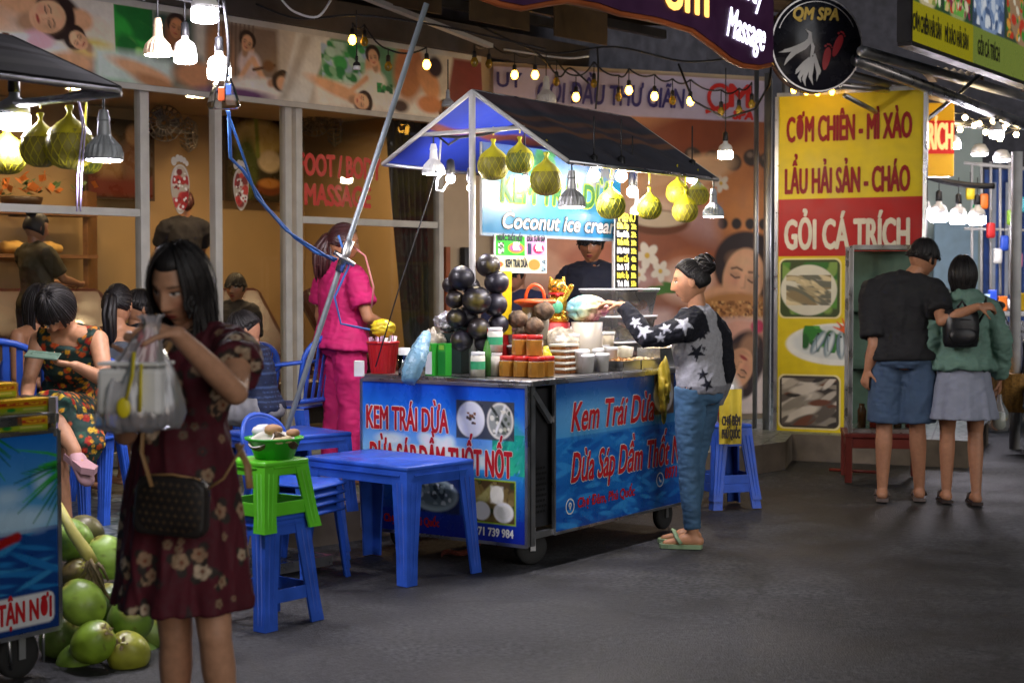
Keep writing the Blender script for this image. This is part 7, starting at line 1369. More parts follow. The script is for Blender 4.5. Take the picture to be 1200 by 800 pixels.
g.loft([[Vector(((.14 + .04 * z) * (1 + .03 * (k % 2)) * math.cos(2 * PI * k / n) - .16, (.12 + .03 * z) * (1 + .03 * (k % 2)) * math.sin(2 * PI * k / n) - .5, .34 + .32 * z)) for k in range(n)] for z in np.linspace(0, 1, 9)], smooth=False)
bk = mat('wicker', (.32, .16, .03), .6, var=.5, scale=60); bk2 = g.build('basket', bk, r, world=False)
crumple('clear_bag', 'clear crumpled plastic bag on the scooter handlebar', 'bag', mp + Vector((-.3, -.4, 1.0)), (.14, .12, .1), clear_plastic, 5, 1.2)
g = MB(); g.tube([gnd(972, 552) + Z * .014, gnd(1040, 556) + Z * .014], .013, 6); solo(g, 'ground_bar', redwood, 'dark wooden bar lying on the street before the red table', 'bar')
# ================================================================== PEOPLE
SKIN = painted('skin', .5, var=.10, scale=45, bump=.08, bscale=260, bdist=.002); HAIR = mat('black_hair', (.010, .008, .008), .5, var=.35, scale=30, stretch=(1, 1, .15), bump=.35, bscale=220, bdist=.003)
HAIRR = mat('auburn_hair', (.05, .014, .014), .38, var=.35, scale=30, stretch=(1, 1, .15), bump=.3, bscale=220, bdist=.003)
CL = lambda name, col, rough=.85, **k: mat(name, col, rough, **{**dict(var=.14, scale=10, bump=.2, bscale=300, bdist=.002), **k})
def sm(x, a, b): return np.clip((x - a) / (b - a), 0, 1)
def head_mesh(skin, hs=1., fem=True):
    n, k = 84, 64; g = MB(); g.ball((0, 0, 0), 1, n=n, k=k); D = np.array(g.v); a, b, c = .0735, .094, .113
    x, y, z = D[:, 0] * a, D[:, 1] * b, D[:, 2] * c; t = np.clip(-z / c, 0, 1); front = sm(y / b, -.1, .5)
    x = x * (1 - (.34 if fem else .26) * t ** 1.6); y = np.where(y < 0, y * (1 - .38 * t ** 1.2), y * (1 - .10 * t ** 2)); y = np.where(y > 0, y * .96, y)
    G = lambda u, s: np.exp(-(u / s) ** 2)
    nose = np.where(z > -.030, sm(z, .03, -.026), G(z + .030, .007)); y = y + front * .021 * nose * G(x, .0095 + .006 * sm(z, .0, -.03))
    ax = np.abs(x); y = y - front * .010 * G(ax - .031, .017) * G(z - .014, .013) + front * .0055 * G(ax - .031, .011) * G(z - .011, .007)
    y = y + front * .004 * G(z - .032, .008) * G(ax - .028, .022) + front * (.006 * G(z + .054, .0045) + .0065 * G(z + .064, .005)) * G(x, .019) - front * .002 * G(z + .0585, .002) * G(x, .018) + front * .008 * G(z + .096, .014) * G(x, .02) - front * .003 * G(z + .078, .008) * G(x, .02)
    P = np.stack([x, y, z], 1) * hs
    C = np.tile(np.array(hx(skin)), (len(P), 1))
    def put(kk, col, f=1.): 
        nonlocal C
        kk = np.clip(kk * front * f, 0, 1)[:, None]; C = C * (1 - kk) + np.array(hx(col)) * kk
    put(G(ax - .04, .018) * G(z + .02, .016), 'b86a5a', .35)
    e = lambda u, v, ru, rv: np.clip((1 - np.hypot(u / ru, v / rv)) * 3.5, 0, 1)
    put(e(x, z + .0585, .024, .0095), '9a3f3c' if fem else '8a5048'); put(e(x, z + .0585, .02, .002), '4a1a18')
    put(e(ax - .031, z - .034 + .25 * np.maximum(ax - .036, 0), .018, .0045), '1c1310', .9)
    put(e(ax - .031, z - .0115, .0145, .0068), 'd8d0c8'); put(e(ax - .030, z - .0115, .0065, .0068), '120c0a'); put(e(ax - .031, z - .0165, .0155, .003), '140e0c')
    put(e(ax - .007, z + .0375, .0045, .003), '4a241c')
    g.v = [tuple(p) for p in P]
    nb = len(g.v)
    for s in (-1, 1): g.ball((s * .0725 * hs, -.006 * hs, .002 * hs), (.009 * hs, .019 * hs, .031 * hs), n=12, k=10, M=Matrix.Rotation(s * .35, 3, 'Z') @ Matrix.Rotation(-.15, 3, 'X'))
    C = np.vstack([C, np.tile(np.array(hx(skin)) * .95, (len(g.v) - nb, 1))]); return g, C
def HM(c, yaw=0, pitch=0, roll=0, hs=1.):
    """head frame: yaw about z (0 = facing +y), pitch > 0 looks down, roll tilts"""
    M = Matrix.Rotation(yaw, 4, 'Z') @ Matrix.Rotation(roll, 4, 'Y') @ Matrix.Rotation(-pitch, 4, 'X'); M.translation = Vector(c); return M
TT = [(0, .085, .08), (.5, .150, .108), (1, .160, .115), (1.5, .138, .098), (2, .118, .086), (2.5, .128, .098), (3, .142, .106), (3.5, .15, .088), (3.75, .13, .074), (3.9, .085, .064), (4, .055, .055)]
def spine(J, t):
    pts = [J['pel'] - (J['wst'] - J['pel']).normalized() * .09 * J.get('s', 1), J['pel'], J['wst'], J['chs'], J['nck']]; i = min(int(t), 3); f = t - i
    a0, a1, a2, a3 = pts[max(i - 1, 0)], pts[i], pts[i + 1], pts[min(i + 2, 4)]
    return .5 * ((2 * a1) + (a2 - a0) * f + (2 * a0 - 5 * a1 + 4 * a2 - a3) * f * f + (3 * a1 - a0 - 3 * a2 + a3) * f ** 3)
def torso(g, J, t0=0, t1=4, inf=0., n=32, bust=0., wide=None, steps=18, dz=None, girth=1.):
    s = J.get('s', 1); hx_ = (J['hipR'] - J['hipL']).normalized(); sx_ = (J['shR'] - J['shL']).normalized(); rings = []
    for i in range(steps + 1):
        t = t0 + (t1 - t0) * i / steps; c = spine(J, t); d = (spine(J, min(t + .05, 4)) - spine(J, max(t - .05, 0))).normalized(); x = hx_.lerp(sx_, min(1, t / 3)); x = (x - d * x.dot(d)).normalized(); y = d.cross(x)
        rx = np.interp(t, [q[0] for q in TT], [q[1] for q in TT]) * s * girth + inf; ry = np.interp(t, [q[0] for q in TT], [q[2] for q in TT]) * s * girth + inf
        if wide: k = np.interp(t, *wide); rx *= k; ry *= k
        ring_ = []
        for k in range(n):
            th = 2 * PI * k / n; q = x * rx * math.cos(th) + y * ry * math.sin(th)
            if bust and y.dot(q) > 0: q += y * bust * math.exp(-((t - 2.85) / .35) ** 2) * (math.exp(-((abs(math.cos(th)) - .5) / .35) ** 2))
            ring_.append(c + q)
        rings.append(ring_)
    g.loft(rings)
def hand(g, w, d, nrm, side=1, curl=.5, s=1., spread=.1, thumb=.6):
    """five fingers: w wrist, d direction, nrm palm normal; side +1/-1 puts the thumb at +-y"""
    w, d, nrm = Vector(w), Vector(d).normalized(), Vector(nrm); nrm = (nrm - d * nrm.dot(d)).normalized(); y = nrm.cross(d) * side
    g.cap(w, w + d * .075 * s, .026 * s, .031 * s, n=12, sq=.5, up=nrm)
    for k, (oy, ln) in enumerate(((.026, .068), (.009, .078), (-.008, .072), (-.024, .056))):
        p = w + d * .082 * s + y * oy * s; dd = (d + y * spread * (1.5 - k) * .5).normalized(); r_ = .0088 * s
        for j in range(3):
            a = curl * (.6 + .35 * j) * (1 + .12 * k); dd = (dd * math.cos(a) + nrm * math.sin(a)).normalized() if False else (dd * math.cos(a) + (nrm - dd * nrm.dot(dd)).normalized() * math.sin(a)).normalized()
            q = p + dd * ln * s * (.45, .32, .25)[j]; g.cap(p, q, r_, r_ * .9, n=8); p = q; r_ *= .9
    p = w + d * .02 * s + y * .024 * s; dd = (d * .6 + y * .7 + nrm * .25).normalized()
    for j in range(2): q = p + dd * (.042, .034)[j] * s; g.cap(p, q, (.0115, .0095)[j] * s, (.0095, .0085)[j] * s, n=8); p = q; dd = (dd + (nrm * .5 - y * .35) * thumb).normalized()
def limb(g, p, q, r0, rm, r1, tm=.4):
    p, q = Vector(p), Vector(q); m_ = p.lerp(q, tm); g.cap(p, m_, r0, rm, n=16); g.cap(m_, q, rm, r1, n=16)
def pers(label, J, skin='a87452', foot=True, vox=.009, hands=True, loc=None, group=None, girth=1., hs=1.):
    """J: joints in world space -> thing with a continuous body mesh"""
    s = J.get('s', 1.); r = thing('person', label, 'person', loc if loc is not None else Vector(((J['anL'] + J['anR']) / 2)[:2] + (min(J['anL'].z, J['anR'].z) - .07,)), 0, group); g = MB()
    torso(g, J, 0, 4, 0, girth=girth); up = (J['nck'] - J['chs']).normalized(); H_ = J['HM']; hb = H_ @ Vector((0, -.02, -.06)); g.cap(J['nck'] - up * .04, hb, .052 * s, .046 * s, n=18)
    for S in 'LR':
        sh, el, wr = J['sh' + S], J['el' + S], J['wr' + S]; limb(g, spine(J, 3.92), sh, .046 * s, .05 * s, .048 * s); limb(g, sh, el, .05 * s, .044 * s, .034 * s); limb(g, el, wr, .036 * s, .035 * s, .023 * s)
        if hands: hv = J.get('hd' + S); hand(g, wr, *(hv if hv else ((wr - el), (J['chs'] - wr), 1 if S == 'R' else -1)), s=s * .95)
        hp, kn, an = J['hip' + S], J['kn' + S], J['an' + S]; limb(g, hp, kn, .085 * s * girth, .073 * s * girth, .05 * s); limb(g, kn, an, .048 * s, .051 * s, .031 * s, .3); fd = J.get('ft' + S, J['fwd'])
        if foot: an2 = an; g.cap(an2 - fd * .03 * s - Z * .035 * s, an2 + fd * .05 * s - Z * .03 * s, .032 * s, .034 * s, n=14); g.cap(an2 + fd * .05 * s - Z * .035 * s, an2 + fd * .14 * s - Z * .05 * s, .036 * s, .026 * s, n=14, sq=.7); g.cap(an2, an2 - fd * .01 - Z * .03 * s, .031 * s, .034 * s)
    me = remesh(g, vox, 3); nb = len(me.vertices); hg, hc = head_mesh(skin, hs)
    P = vco(me); bs = np.tile(np.array(hx(skin)), (nb, 1)) * (1 + .06 * wobble(P, 1, 9, 3)[:, None]); mbm = MB(); mbm.v = [tuple(p) for p in P]; mbm.f = [tuple(p.vertices) for p in me.polygons]; mbm.mi = [0] * len(mbm.f); mbm.sm = [True] * len(mbm.f); mbm.add([H_ @ Vector(v) for v in hg.v], hg.f, 0, True)
    bpy.data.meshes.remove(me); me = mbm.mesh('body'); setcol(me, np.vstack([bs, hc])); link_mesh('body', me, SKIN, r); return r
def garment(r, name, g, m, vox=.009, smooth=4, wr=.004, wf=26, seed=0, stretch=(1, 1, .5), paint=None):
    me = remesh(g, vox, smooth)
    if wr: wrinkle(me, wr, wf, seed, stretch); wrinkle(me, wr * .5, wf * 2.3, seed + 7, (.6, .6, 1.3))
    if paint is not None: setcol(me, paint(vco(me)))
    return link_mesh(name, me, m, r)
def sleeve(g, J, S, t=1.0, inf=.016, fore=0., cuff=.0):
    s = J.get('s', 1); sh, el, wr = J['sh' + S], J['el' + S], J['wr' + S]; q = spine(J, 3.65); r0 = .05 * s + inf; inf2 = min(inf, .014); limb(g, spine(J, 3.93), sh, .046 * s + inf2, .05 * s + inf2, .046 * s + inf2); limb(g, spine(J, 3.3), sh.lerp(el, .12), .07 * s, .06 * s, .048 * s + inf2)
    if fore > 0: e2 = el.lerp(wr, fore); g.tube([sh, sh.lerp(el, .1), sh.lerp(el, .5), el, el.lerp(e2, .5), e2], [r0 * .8, r0, .044 * s + inf * 1.1, .038 * s + inf * 1.2, .036 * s + inf, .027 * s + inf * .8], 18)
    else: e2 = sh.lerp(el, t); g.tube([sh, sh.lerp(el, .12), e2], [r0 * .8, r0, (.045 * s + inf) * (1 + cuff)], 18)
def trouser(g, J, S, t=1.0, inf=.014, flare=0.):
    s = J.get('s', 1); hp, kn, an = J['hip' + S], J['kn' + S], J['an' + S]; r1 = .088 * s + inf
    if t <= 1: e2 = hp.lerp(kn, t); g.tube([hp + Z * .03, hp.lerp(e2, .5), e2], [r1, .077 * s + inf * 1.2, .062 * s + inf * 1.3 + flare], 20)
    else: e2 = kn.lerp(an, t - 1); g.tube([hp + Z * .02, hp.lerp(kn, .5), kn, kn.lerp(e2, .4), e2], [r1, .075 * s + inf, .054 * s + inf, .053 * s + inf, .04 * s + inf + flare], 20)
def skirt(g, c0, c1, x0, rx0, ry0, rx1, ry1, folds=9, amp=.06, n=120, steps=14, seed=0, ease=1.):
    x0 = Vector(x0).normalized(); rings = []; R = random.Random(seed); ph = [R.uniform(0, 6) for _ in range(4)]
    for i in range(steps + 1):
        t = i / steps; e = t ** ease; c = Vector(c0).lerp(Vector(c1), t); d = (Vector(c0) - Vector(c1)).normalized(); x = (x0 - d * x0.dot(d)).normalized(); y = d.cross(x); ring_ = []
        for k in range(n):
            th = 2 * PI * k / n; f = 1 + amp * e * (math.sin(folds * th + ph[0]) + .5 * math.sin((folds * 2 - 3) * th + ph[1] + t) + .4 * math.sin(3 * th + ph[2])); ring_.append(c + (x * (rx0 + (rx1 - rx0) * e) * math.cos(th) + y * (ry0 + (ry1 - ry0) * e) * math.sin(th)) * f)
        rings.append(ring_)
    g.loft(rings)
def hair_cap(g, M, hs=1., thick=1.10, line=.50, back=0., low=-.3, tied=False):
    def f(d):
        face = 1 / (1 + math.exp(-(d.y + .12 - 1.05 * d.z) * 17)) if tied else (1 / (1 + math.exp(-(d.y - .30 + .25 * max(0, d.z)) * 16))) * (1 / (1 + math.exp(-(line - d.z) * 18))); bl = (1 / (1 + math.exp((d.z - low + .25 * d.y) * 16)))
        return thick * (1 + back * max(0, -d.y)) * (1 - .28 * max(face, bl)) * (1 + .012 * math.sin(40 * math.atan2(d.x, d.y + .01)))
    n, k = 96, 60; V = []; Fc = []
    for i in range(k + 1):
        ph = PI * i / k
        for j in range(n):
            th = 2 * PI * j / n; d = Vector((math.sin(ph) * math.cos(th), math.sin(ph) * math.sin(th), math.cos(ph))); q = f(d) * hs; V.append(M @ Vector((d.x * .0755 * q, d.y * .096 * q, d.z * .113 * q)))
    for i in range(k):
        for j in range(n): Fc.append((i * n + j, (i + 1) * n + j, (i + 1) * n + (j + 1) % n, i * n + (j + 1) % n))
    g.add(V, Fc, 0, True)
def pulled(g, M, tgt, n=110, hs=1., seed=1, r0=.0045):
    R = random.Random(seed); T = Vector(tgt); Tu = Vector((T.x / .0755, T.y / .096, T.z / .113)).normalized()
    for k in range(n):
        th = R.uniform(0, 2 * PI); best = None
        for i in range(60):
            ph = math.radians(30 + 1.6 * i); d = Vector((math.sin(ph) * math.cos(th), math.sin(ph) * math.sin(th), math.cos(ph)))
            if d.y > -.09 + 1.05 * d.z or d.z < -.30 - .2 * d.y: break
            best = d
        if best is None: continue
        best = (best + Vector((R.uniform(-.1, .1), R.uniform(-.1, .1), R.uniform(0, .15)))).normalized(); pts = []
        for i in range(8): t = i / 7; d = best.slerp(Tu, t) if hasattr(best, 'slerp') and best.dot(Tu) > -.98 else best; o = (1.075 + .05 * math.sin(PI * t) + R.uniform(0, .012)) * hs; pts.append(M @ Vector((d.x * .0755 * o, d.y * .096 * o, d.z * .113 * o)))
        g.tube(pts, [r0 * .4, r0, r0, r0, r0, r0, r0, r0 * .6], 5, flat=.6)
def locks(g, M, az, length, n, hs=1., r0=.011, start=8, end=100, pull=None, off=1.10, seed=0, wave=.008, taper=.35, grav=Vector((0, 0, -1)), spreadl=.12):
    R = random.Random(seed); n = int(n * 2.3); r0 *= .56
    for k in range(n):
        th = math.radians(az[0] + (az[1] - az[0]) * (k + R.uniform(-.3, .3)) / max(1, n - 1)); pts = []; fly = k % 4 == 3; o = off * R.uniform(.97, 1.04) * hs * (1.05 if fly else 1); e_ = end + R.uniform(-6, 6); st = start + R.uniform(0, 14)
        for i in range(7): ph = math.radians(st + (e_ - st) * i / 6); pts.append(M @ Vector((.0755 * o * math.sin(ph) * math.sin(th), .096 * o * math.sin(ph) * math.cos(th), .113 * o * math.cos(ph))))
        L_ = length * R.uniform(1 - spreadl, 1 + spreadl * .4); last = pts[-1]; out = (pts[-1] - pts[-2]).normalized(); ph0 = R.uniform(0, 6)
        for i in range(1, 8):
            t = i / 7; d = out.lerp(grav, min(1, t * 2.2)); q = pts[-1] + d.normalized() * (L_ / 7) + Vector((math.sin(ph0 + t * 5), math.cos(ph0 * 2 + t * 4), 0)) * wave * .4
            if pull is not None: q = q.lerp(Vector((pull.x, pull.y, q.z)), .10)
            pts.append(q)
        N_ = len(pts); r1_ = r0 * (.22 if fly else 1); g.tube(pts, [r1_ * (1 if i < N_ * .6 else 1 - (1 - taper) * (i - N_ * .6) / (N_ * .4)) for i in range(N_)], 6, flat=.6)
def sandal(r, an, fd, m, s=1., name='sandal', strap=True, th=.022):
    fd = Vector(fd).normalized(); x = fd.cross(Z); c = Vector(an) - Z * (.07 * s); out = [(-.035, -.045), (.0, -.052), (.035, -.045), (.04, .05), (.046, .13), (.03, .17), (0, .182), (-.03, .17), (-.042, .13), (-.036, .05)]
    M = plane_M(Vector((c.x, c.y, c.z - .006)), x, fd); g = MB(); g.prism([(a * s, b * s) for a, b in out], th, M)
    if strap: g.tube([c + x * .042 * s + fd * .06 * s + Z * th, c + x * .03 * s + fd * .085 * s + Z * .055, c + fd * .095 * s + Z * .066, c - x * .03 * s + fd * .085 * s + Z * .055, c - x * .042 * s + fd * .06 * s + Z * th], .012, 8, flat=.5)
    g.build(name, m, r)
def rotz(v, a): return Matrix.Rotation(a, 3, 'Z') @ Vector(v)
def base(root, yaw, s=1., **ov):
    """standing joints, facing yaw; ov: overrides in the body's own frame (x right, y forward, z up)"""
    D = dict(pel=(0, 0, .88), wst=(0, .01, 1.02), chs=(0, .015, 1.19), nck=(0, -.01, 1.335), shL=(-.168, -.005, 1.28), shR=(.168, -.005, 1.28), elL=(-.215, -.02, 1.04), elR=(.215, -.02, 1.04), wrL=(-.225, .05, .82), wrR=(.225, .05, .82), hipL=(-.088, 0, .85), hipR=(.088, 0, .85), knL=(-.09, .015, .47), knR=(.09, .015, .47), anL=(-.085, -.02, .075), anR=(.085, -.02, .075), head=(0, .015, 1.475)); D.update(ov); root = Vector(root)
    J = {k: root + rotz(Vector(v) * s, yaw) for k, v in D.items()}; J['fwd'] = rotz((0, 1, 0), yaw); J['s'] = s; return J

# ---- star sweater customer
yw = math.radians(55); rt = gnd(818, 640); s_ = .985; Y0 = rt.y
J = base(rt, yw, s_, pel=(0, -.01, .86), wst=(0, .0, 1.0), chs=(0, .02, 1.17), anL=(-.06, .0, .075), anR=(.08, .09, .075), knL=(-.075, .02, .47), knR=(.08, .06, .47)); J['head'] = at(809, 331, Y0); J['nck'] = at(822, 367, Y0)
J.update(shL=at(800, 386, Y0 - .15), elL=at(758, 397, Y0 - .15), wrL=at(729, 357, Y0 - .02), shR=at(842, 386, Y0 + .1), elR=at(850, 434, Y0 + .14), wrR=at(838, 474, Y0 + .2))
J['hdL'] = ((-.9, .2, .12), (0, .1, -1), -1, .5); J['HM'] = HM(J['head'], math.radians(84), .12, 0, 1); J['ftL'] = J['ftR'] = rotz((0, 1, 0), math.radians(80))
r = pers('young woman in a grey star sweater and jeans reaching over the cart counter', J, 'c08a66', girth=.9, loc=Vector((rt.x, rt.y, 0)))
g = MB(); torso(g, J, .75, 3.88, .02, girth=.92, wide=([0, 1.1, 1.6, 2.3, 3, 4], [1, 1.0, 1.06, 1.12, 1.04, 1])); sleeve(g, J, 'L', fore=.93, inf=.015); sleeve(g, J, 'R', fore=.93, inf=.012)
me = remesh(g, .0065, 4); wrinkle(me, .006, 24, 5, (1, 1, .7)); wrinkle(me, .003, 60, 6); P = vco(me); Nn = vno(me)
colr = np.tile(np.array(hx('a5a5aa')), (len(P), 1)); dark = np.array(hx('14161f')); 
dl = np.zeros(len(P))
for S in 'LR':
    A_, B_, C_ = [np.array(J[q + S]) for q in ('sh', 'el', 'wr')]
    for a_, b_ in ((A_, B_), (B_, C_)):
        t = np.clip(((P - a_) @ (b_ - a_)) / ((b_ - a_) @ (b_ - a_)), -.18, 1); dd = np.linalg.norm(P - a_ - t[:, None] * (b_ - a_), axis=1); dl = np.maximum(dl, sm(.083 - dd, 0, .004))
up_ = np.array(J['nck']); ragl = sm(np.linalg.norm((P - up_) * [1, 1, 1.0], axis=1), .11, .105); dl = np.maximum(dl, sm(P[:, 2], J['shL'].z - .02, J['shL'].z - .012) * sm(np.abs((P - np.array(J['chs'])) @ np.array(rotz((1, 0, 0), yw))), .05, .056))
colr = colr * (1 - dl[:, None]) + dark * dl[:, None]
low = sm(P[:, 2], J['pel'].z + .02, J['pel'].z + .015); colr = colr * (1 - low[:, None]) + np.array(hx('7f7f85')) * low[:, None]
def stars(P, Nn, C, spots, msk):
    for (c, R_, rot, col) in spots:
        i = np.argmin(((P - np.array(c)) ** 2).sum(1) + (np.abs(msk - (col == wt_)) > .2) * 9); n0 = Nn[i]; ux = np.cross([0, 0, 1], n0); ux /= np.linalg.norm(ux) + 1e-9; uy = np.cross(n0, ux); q = P - P[i]; u, v, w2 = q @ ux, q @ uy, q @ n0; rr = np.hypot(u, v); th = np.arctan2(v, u) + rot
        k5 = np.abs(((th / (2 * PI / 5)) % 1) - .5) * 2; rad = R_ * .40 / np.maximum(.40 + (1 - k5) * .6, .1) * 1.0; rad = R_ * (.38 / (.38 + .62 * (1 - k5))) ; m_ = sm(rad - rr, -.002, .002) * (np.abs(w2) < .06); C = C * (1 - m_[:, None]) + np.array(hx(col)) * m_[:, None]
    return C
wt_ = 'c2c4cc'; nv = '161824'; Yn = Y0 - .25
sp_ = [(at(x, y, Yn), R_ / 224, a, nv) for x, y, R_, a in ((817, 413, 11.5, .3), (829, 391, 8, .8), (839, 390, 7, 0), (834, 437, 8, 1), (840, 453, 9, .5), (795, 461, 9, .2), (836, 412, 4, .4))] + [(at(x, y, Yn), R_ / 224, a, wt_) for x, y, R_, a in ((803, 376, 13, .2), (778, 373, 8, .6), (751, 381, 11, 0), (776, 397, 7, .9), (735, 361, 8, .3))]
setcol(me, stars(P, Nn, colr, sp_, dl)); link_mesh('sweater', me, painted('sweater_knit', .9, var=.1, scale=90, bump=.3, bscale=300, bdist=.002), r)
g = MB(); torso(g, J, 0.1, 1.25, .008, girth=.93); trouser(g, J, 'L', 1.93, .003); trouser(g, J, 'R', 1.93, .003); garment(r, 'jeans', g, CL('denim', (.055, .13, .23), .8, var=.35, scale=7), .008, 3, .003, 34, 3, (.6, .6, 1.3))
g = MB(); M = J['HM']; hair_cap(g, M, 1, 1.10, .46, .06, -.45, True); pulled(g, M, (0, -.08, .075), 150); bun = M @ Vector((0, -.085, .085)); g.ball(bun, (.05, .05, .045), f=lambda q: 1 + .08 * math.sin(9 * q.x + 7 * q.z)); R = random.Random(5)
for k in range(26): th = R.uniform(0, 6.28); ax = Vector((R.uniform(-1, 1), R.uniform(-1, 1), R.uniform(-1, 1))).normalized(); x, y, d = frame_from(ax); a0 = R.uniform(0, 6); g.tube([bun + (x * math.cos(a0 + t) + y * math.sin(a0 + t)) * (.052 + .003 * t) for t in np.linspace(0, 2.6, 8)], [.002, .007, .008, .008, .008, .007, .005, .001], 5)
for k in range(0): th = math.radians(R.uniform(-75, 255)); ph = math.radians(R.uniform(88, 112)); p_ = M @ Vector((.079 * math.sin(ph) * math.cos(th), .1 * math.sin(ph) * math.sin(th), .116 * math.cos(ph))); q_ = M @ Vector((.03 * math.cos(th), -.06 + .02 * math.sin(th), .1)); m_ = (p_ + q_) / 2 + ((p_ + q_) / 2 - M.translation).normalized() * .032; g.tube([p_, m_, q_, bun], [.003, .008, .009, .006], 5, flat=.6) if math.sin(th) < .25 else None
g.build('hair', HAIR, r)
for S in 'LR': sandal(r, J['an' + S], J['ftL'], mat('sandal_green', (.25, .36, .2), .6, var=.3), s_, 'sandal')

# ---- maroon dress woman with the plastic bag
J = dict(s=.97, pel=at(216, 565, 4.42), wst=at(214, 500, 4.40), chs=at(224, 440, 4.40), nck=at(226, 392, 4.43), shL=at(277, 407, 4.31), shR=at(180, 405, 4.52), elL=at(276, 460, 4.10), wrL=at(207, 391, 3.93), elR=at(147, 508, 4.36), wrR=at(166, 430, 4.14), hipL=at(236, 575, 4.38), hipR=at(192, 575, 4.46), knL=at(252, 745, 4.34), knR=at(206, 745, 4.44), anL=at(266, 885, 4.42), anR=at(206, 880, 4.52), fwd=rotz((0, 1, 0), math.radians(140)), head=at(212, 336, 4.37)); dz = .075 - min(J['anL'].z, J['anR'].z)
J['anL'].z = J['anR'].z = .075; J['HM'] = HM(J['head'], math.radians(158), .40, -.06); J['hdL'] = ((-.95, -.05, .28), (-.1, .25, -1), -1, .95); J['hdR'] = ((.05, -.3, .9), (-.2, -1, .1), 1, .9)
FW = pers('woman in a maroon floral dress lifting a clear carrier bag to her face', J, 'b98a6c', vox=.0055, girth=.9, loc=Vector((J['pel'].x, J['pel'].y, 0)))
g = MB(); torso(g, J, 1.2, 3.86, .016, bust=.02, girth=1.0); hemc = at(214, 706, 4.41); sx_ = J['hipR'] - J['hipL']; wc = spine(J, 2.1); skirt(g, wc, hemc, sx_, .135, .105, .205, .19, 9, .05, seed=3, ease=.75)
for S in 'LR': sh = J['sh' + S]; e2 = sh.lerp(J['el' + S], .5); q = spine(J, 3.6); limb(g, spine(J, 3.9), sh, .05, .058, .056); g.tube([sh, sh.lerp(e2, .2), sh.lerp(e2, .6), e2], [.05, .064, .07, .078], 20)
me = remesh(g, .0055, 3); wrinkle(me, .006, 20, 2, (1.5, 1.5, .35)); P = vco(me); Nn = vno(me); C = np.tile(np.array(hx('4a0f1c')), (len(P), 1)) * (1 + .25 * wobble(P, 1, 14, 5)[:, None]); R = np.random.RandomState(4)
def flowers(P, Nn, C, n, rng, cols, R, ctr_='6a2a1c', dark=None):
    for k in range(n):
        i = R.randint(len(P)); n0 = Nn[i]; ux = np.cross([0, 0, 1.], n0); ux /= np.linalg.norm(ux) + 1e-9; uy = np.cross(n0, ux); q = P - P[i]; near = (q ** 2).sum(1) < (rng[1] * 2.2) ** 2; idx = np.where(near)[0]; q = q[idx]; u, v = q @ ux, q @ uy; ok = (Nn[idx] @ n0 > .2); rr = np.hypot(u, v); th = np.arctan2(v, u) + R.rand() * 6; R0 = R.uniform(*rng); e = R.rand() * .25
        pet = R0 * (.78 + .22 * np.abs(np.cos(2.5 * th))) * (1 + e * np.cos(th)); col = np.array(hx(cols[R.randint(len(cols))])); sh = (.75 + .35 * np.abs(np.sin(2.5 * th + .6)) * np.clip(rr / R0, 0, 1))[:, None]
        if dark: lf = sm(np.abs(np.sin(1.5 * th + 1)) * R0 * 1.7 - rr, 0, .003) * ok; C[idx] = C[idx] * (1 - lf[:, None]) + np.array(hx(dark)) * lf[:, None]
        m_ = (sm(pet - rr, -.001, .003) * ok)[:, None]; C[idx] = C[idx] * (1 - m_) + col * sh * m_; m2 = (sm(R0 * .26 - rr, -.001, .002) * ok)[:, None]; C[idx] = C[idx] * (1 - m2) + np.array(hx(ctr_)) * m2
    return C
C = flowers(P, Nn, C, 150, (.009, .016), ['3a2a2a', '6a5a48', '8a7058'], R); C = flowers(P, Nn, C, 135, (.018, .027), ['b09a80', 'c4ae94', 'a08468', '9a7a60'], R, '6a3018', '2c2420'); setcol(me, C); link_mesh('dress', me, painted('dress_cloth', .8, var=.08, scale=60), FW)
g = MB(); M = J['HM']; hair_cap(g, M, 1., 1.10, .66, .05, -.6); locks(g, M, (62, 298), .30, 84, seed=3, r0=.011, end=104, pull=J['nck'] + Vector((.02, .05, 0)), wave=.01); locks(g, M, (70, 290), .33, 60, seed=9, r0=.010, end=96, off=1.14, pull=J['nck'] + Vector((.02, .05, 0))); locks(g, M, (252, 300), .36, 26, seed=12, r0=.012, end=100, off=1.17, wave=.012); locks(g, M, (-62, -44), .05, 7, seed=5, r0=.008, end=92, off=1.11); locks(g, M, (40, 62), .10, 8, seed=6, r0=.009, end=98, off=1.11); g.build('hair', HAIR, FW)
# handbag of hers and its strap
pc = at(197, 594, 4.16); r = thing('shoulder_bag', 'dark brown patterned shoulder bag worn in front of the maroon dress', 'bag', pc); xa = Vector((.93, -.18, -.07)).normalized(); Mh = plane_M(pc, xa, Z)
a = Art(20.5, 16.5, 92, '1d1816')
for i in range(9):
    for j in range(7): x, y = 1.4 + 2.3 * i + (1.15 if j % 2 else 0), 1.4 + 2.3 * j; (a.ell(x, y, .75, .22, '4a3a28'), a.ell(x, y, .22, .75, '4a3a28')) if (i + j) % 2 else a.poly([(x, y - .8), (x + .8, y), (x, y + .8), (x - .8, y)], '3c2f22')
a.noise(.15, .5, 3); pl_ = [(-.105, .05), (-.085, .078), (.07, .085), (.1, .06), (.104, -.06), (.085, -.083), (-.09, -.083), (-.108, -.06)]
g = MB(); g.prism(pl_, .055, Mh @ Matrix.Translation((0, 0, -.06))); me = evaluated(g, [('BEVEL', dict(width=.014, segments=3)), ]); link_mesh('pouch', me, mat('bag_leather', (.02, .016, .014), .5, bump=.1), r)
link_mesh('patterned_face', a.mesh('patterned_face', lambda x, y: Mh @ Vector(((x - 10.25) / 100 * .93, (8.25 - y) / 100 * .9, .006 - .012 * (abs(x / 10.25 - 1) ** 3 + abs(y / 8.25 - 1) ** 3)))), painted('bag_canvas', .5), r)
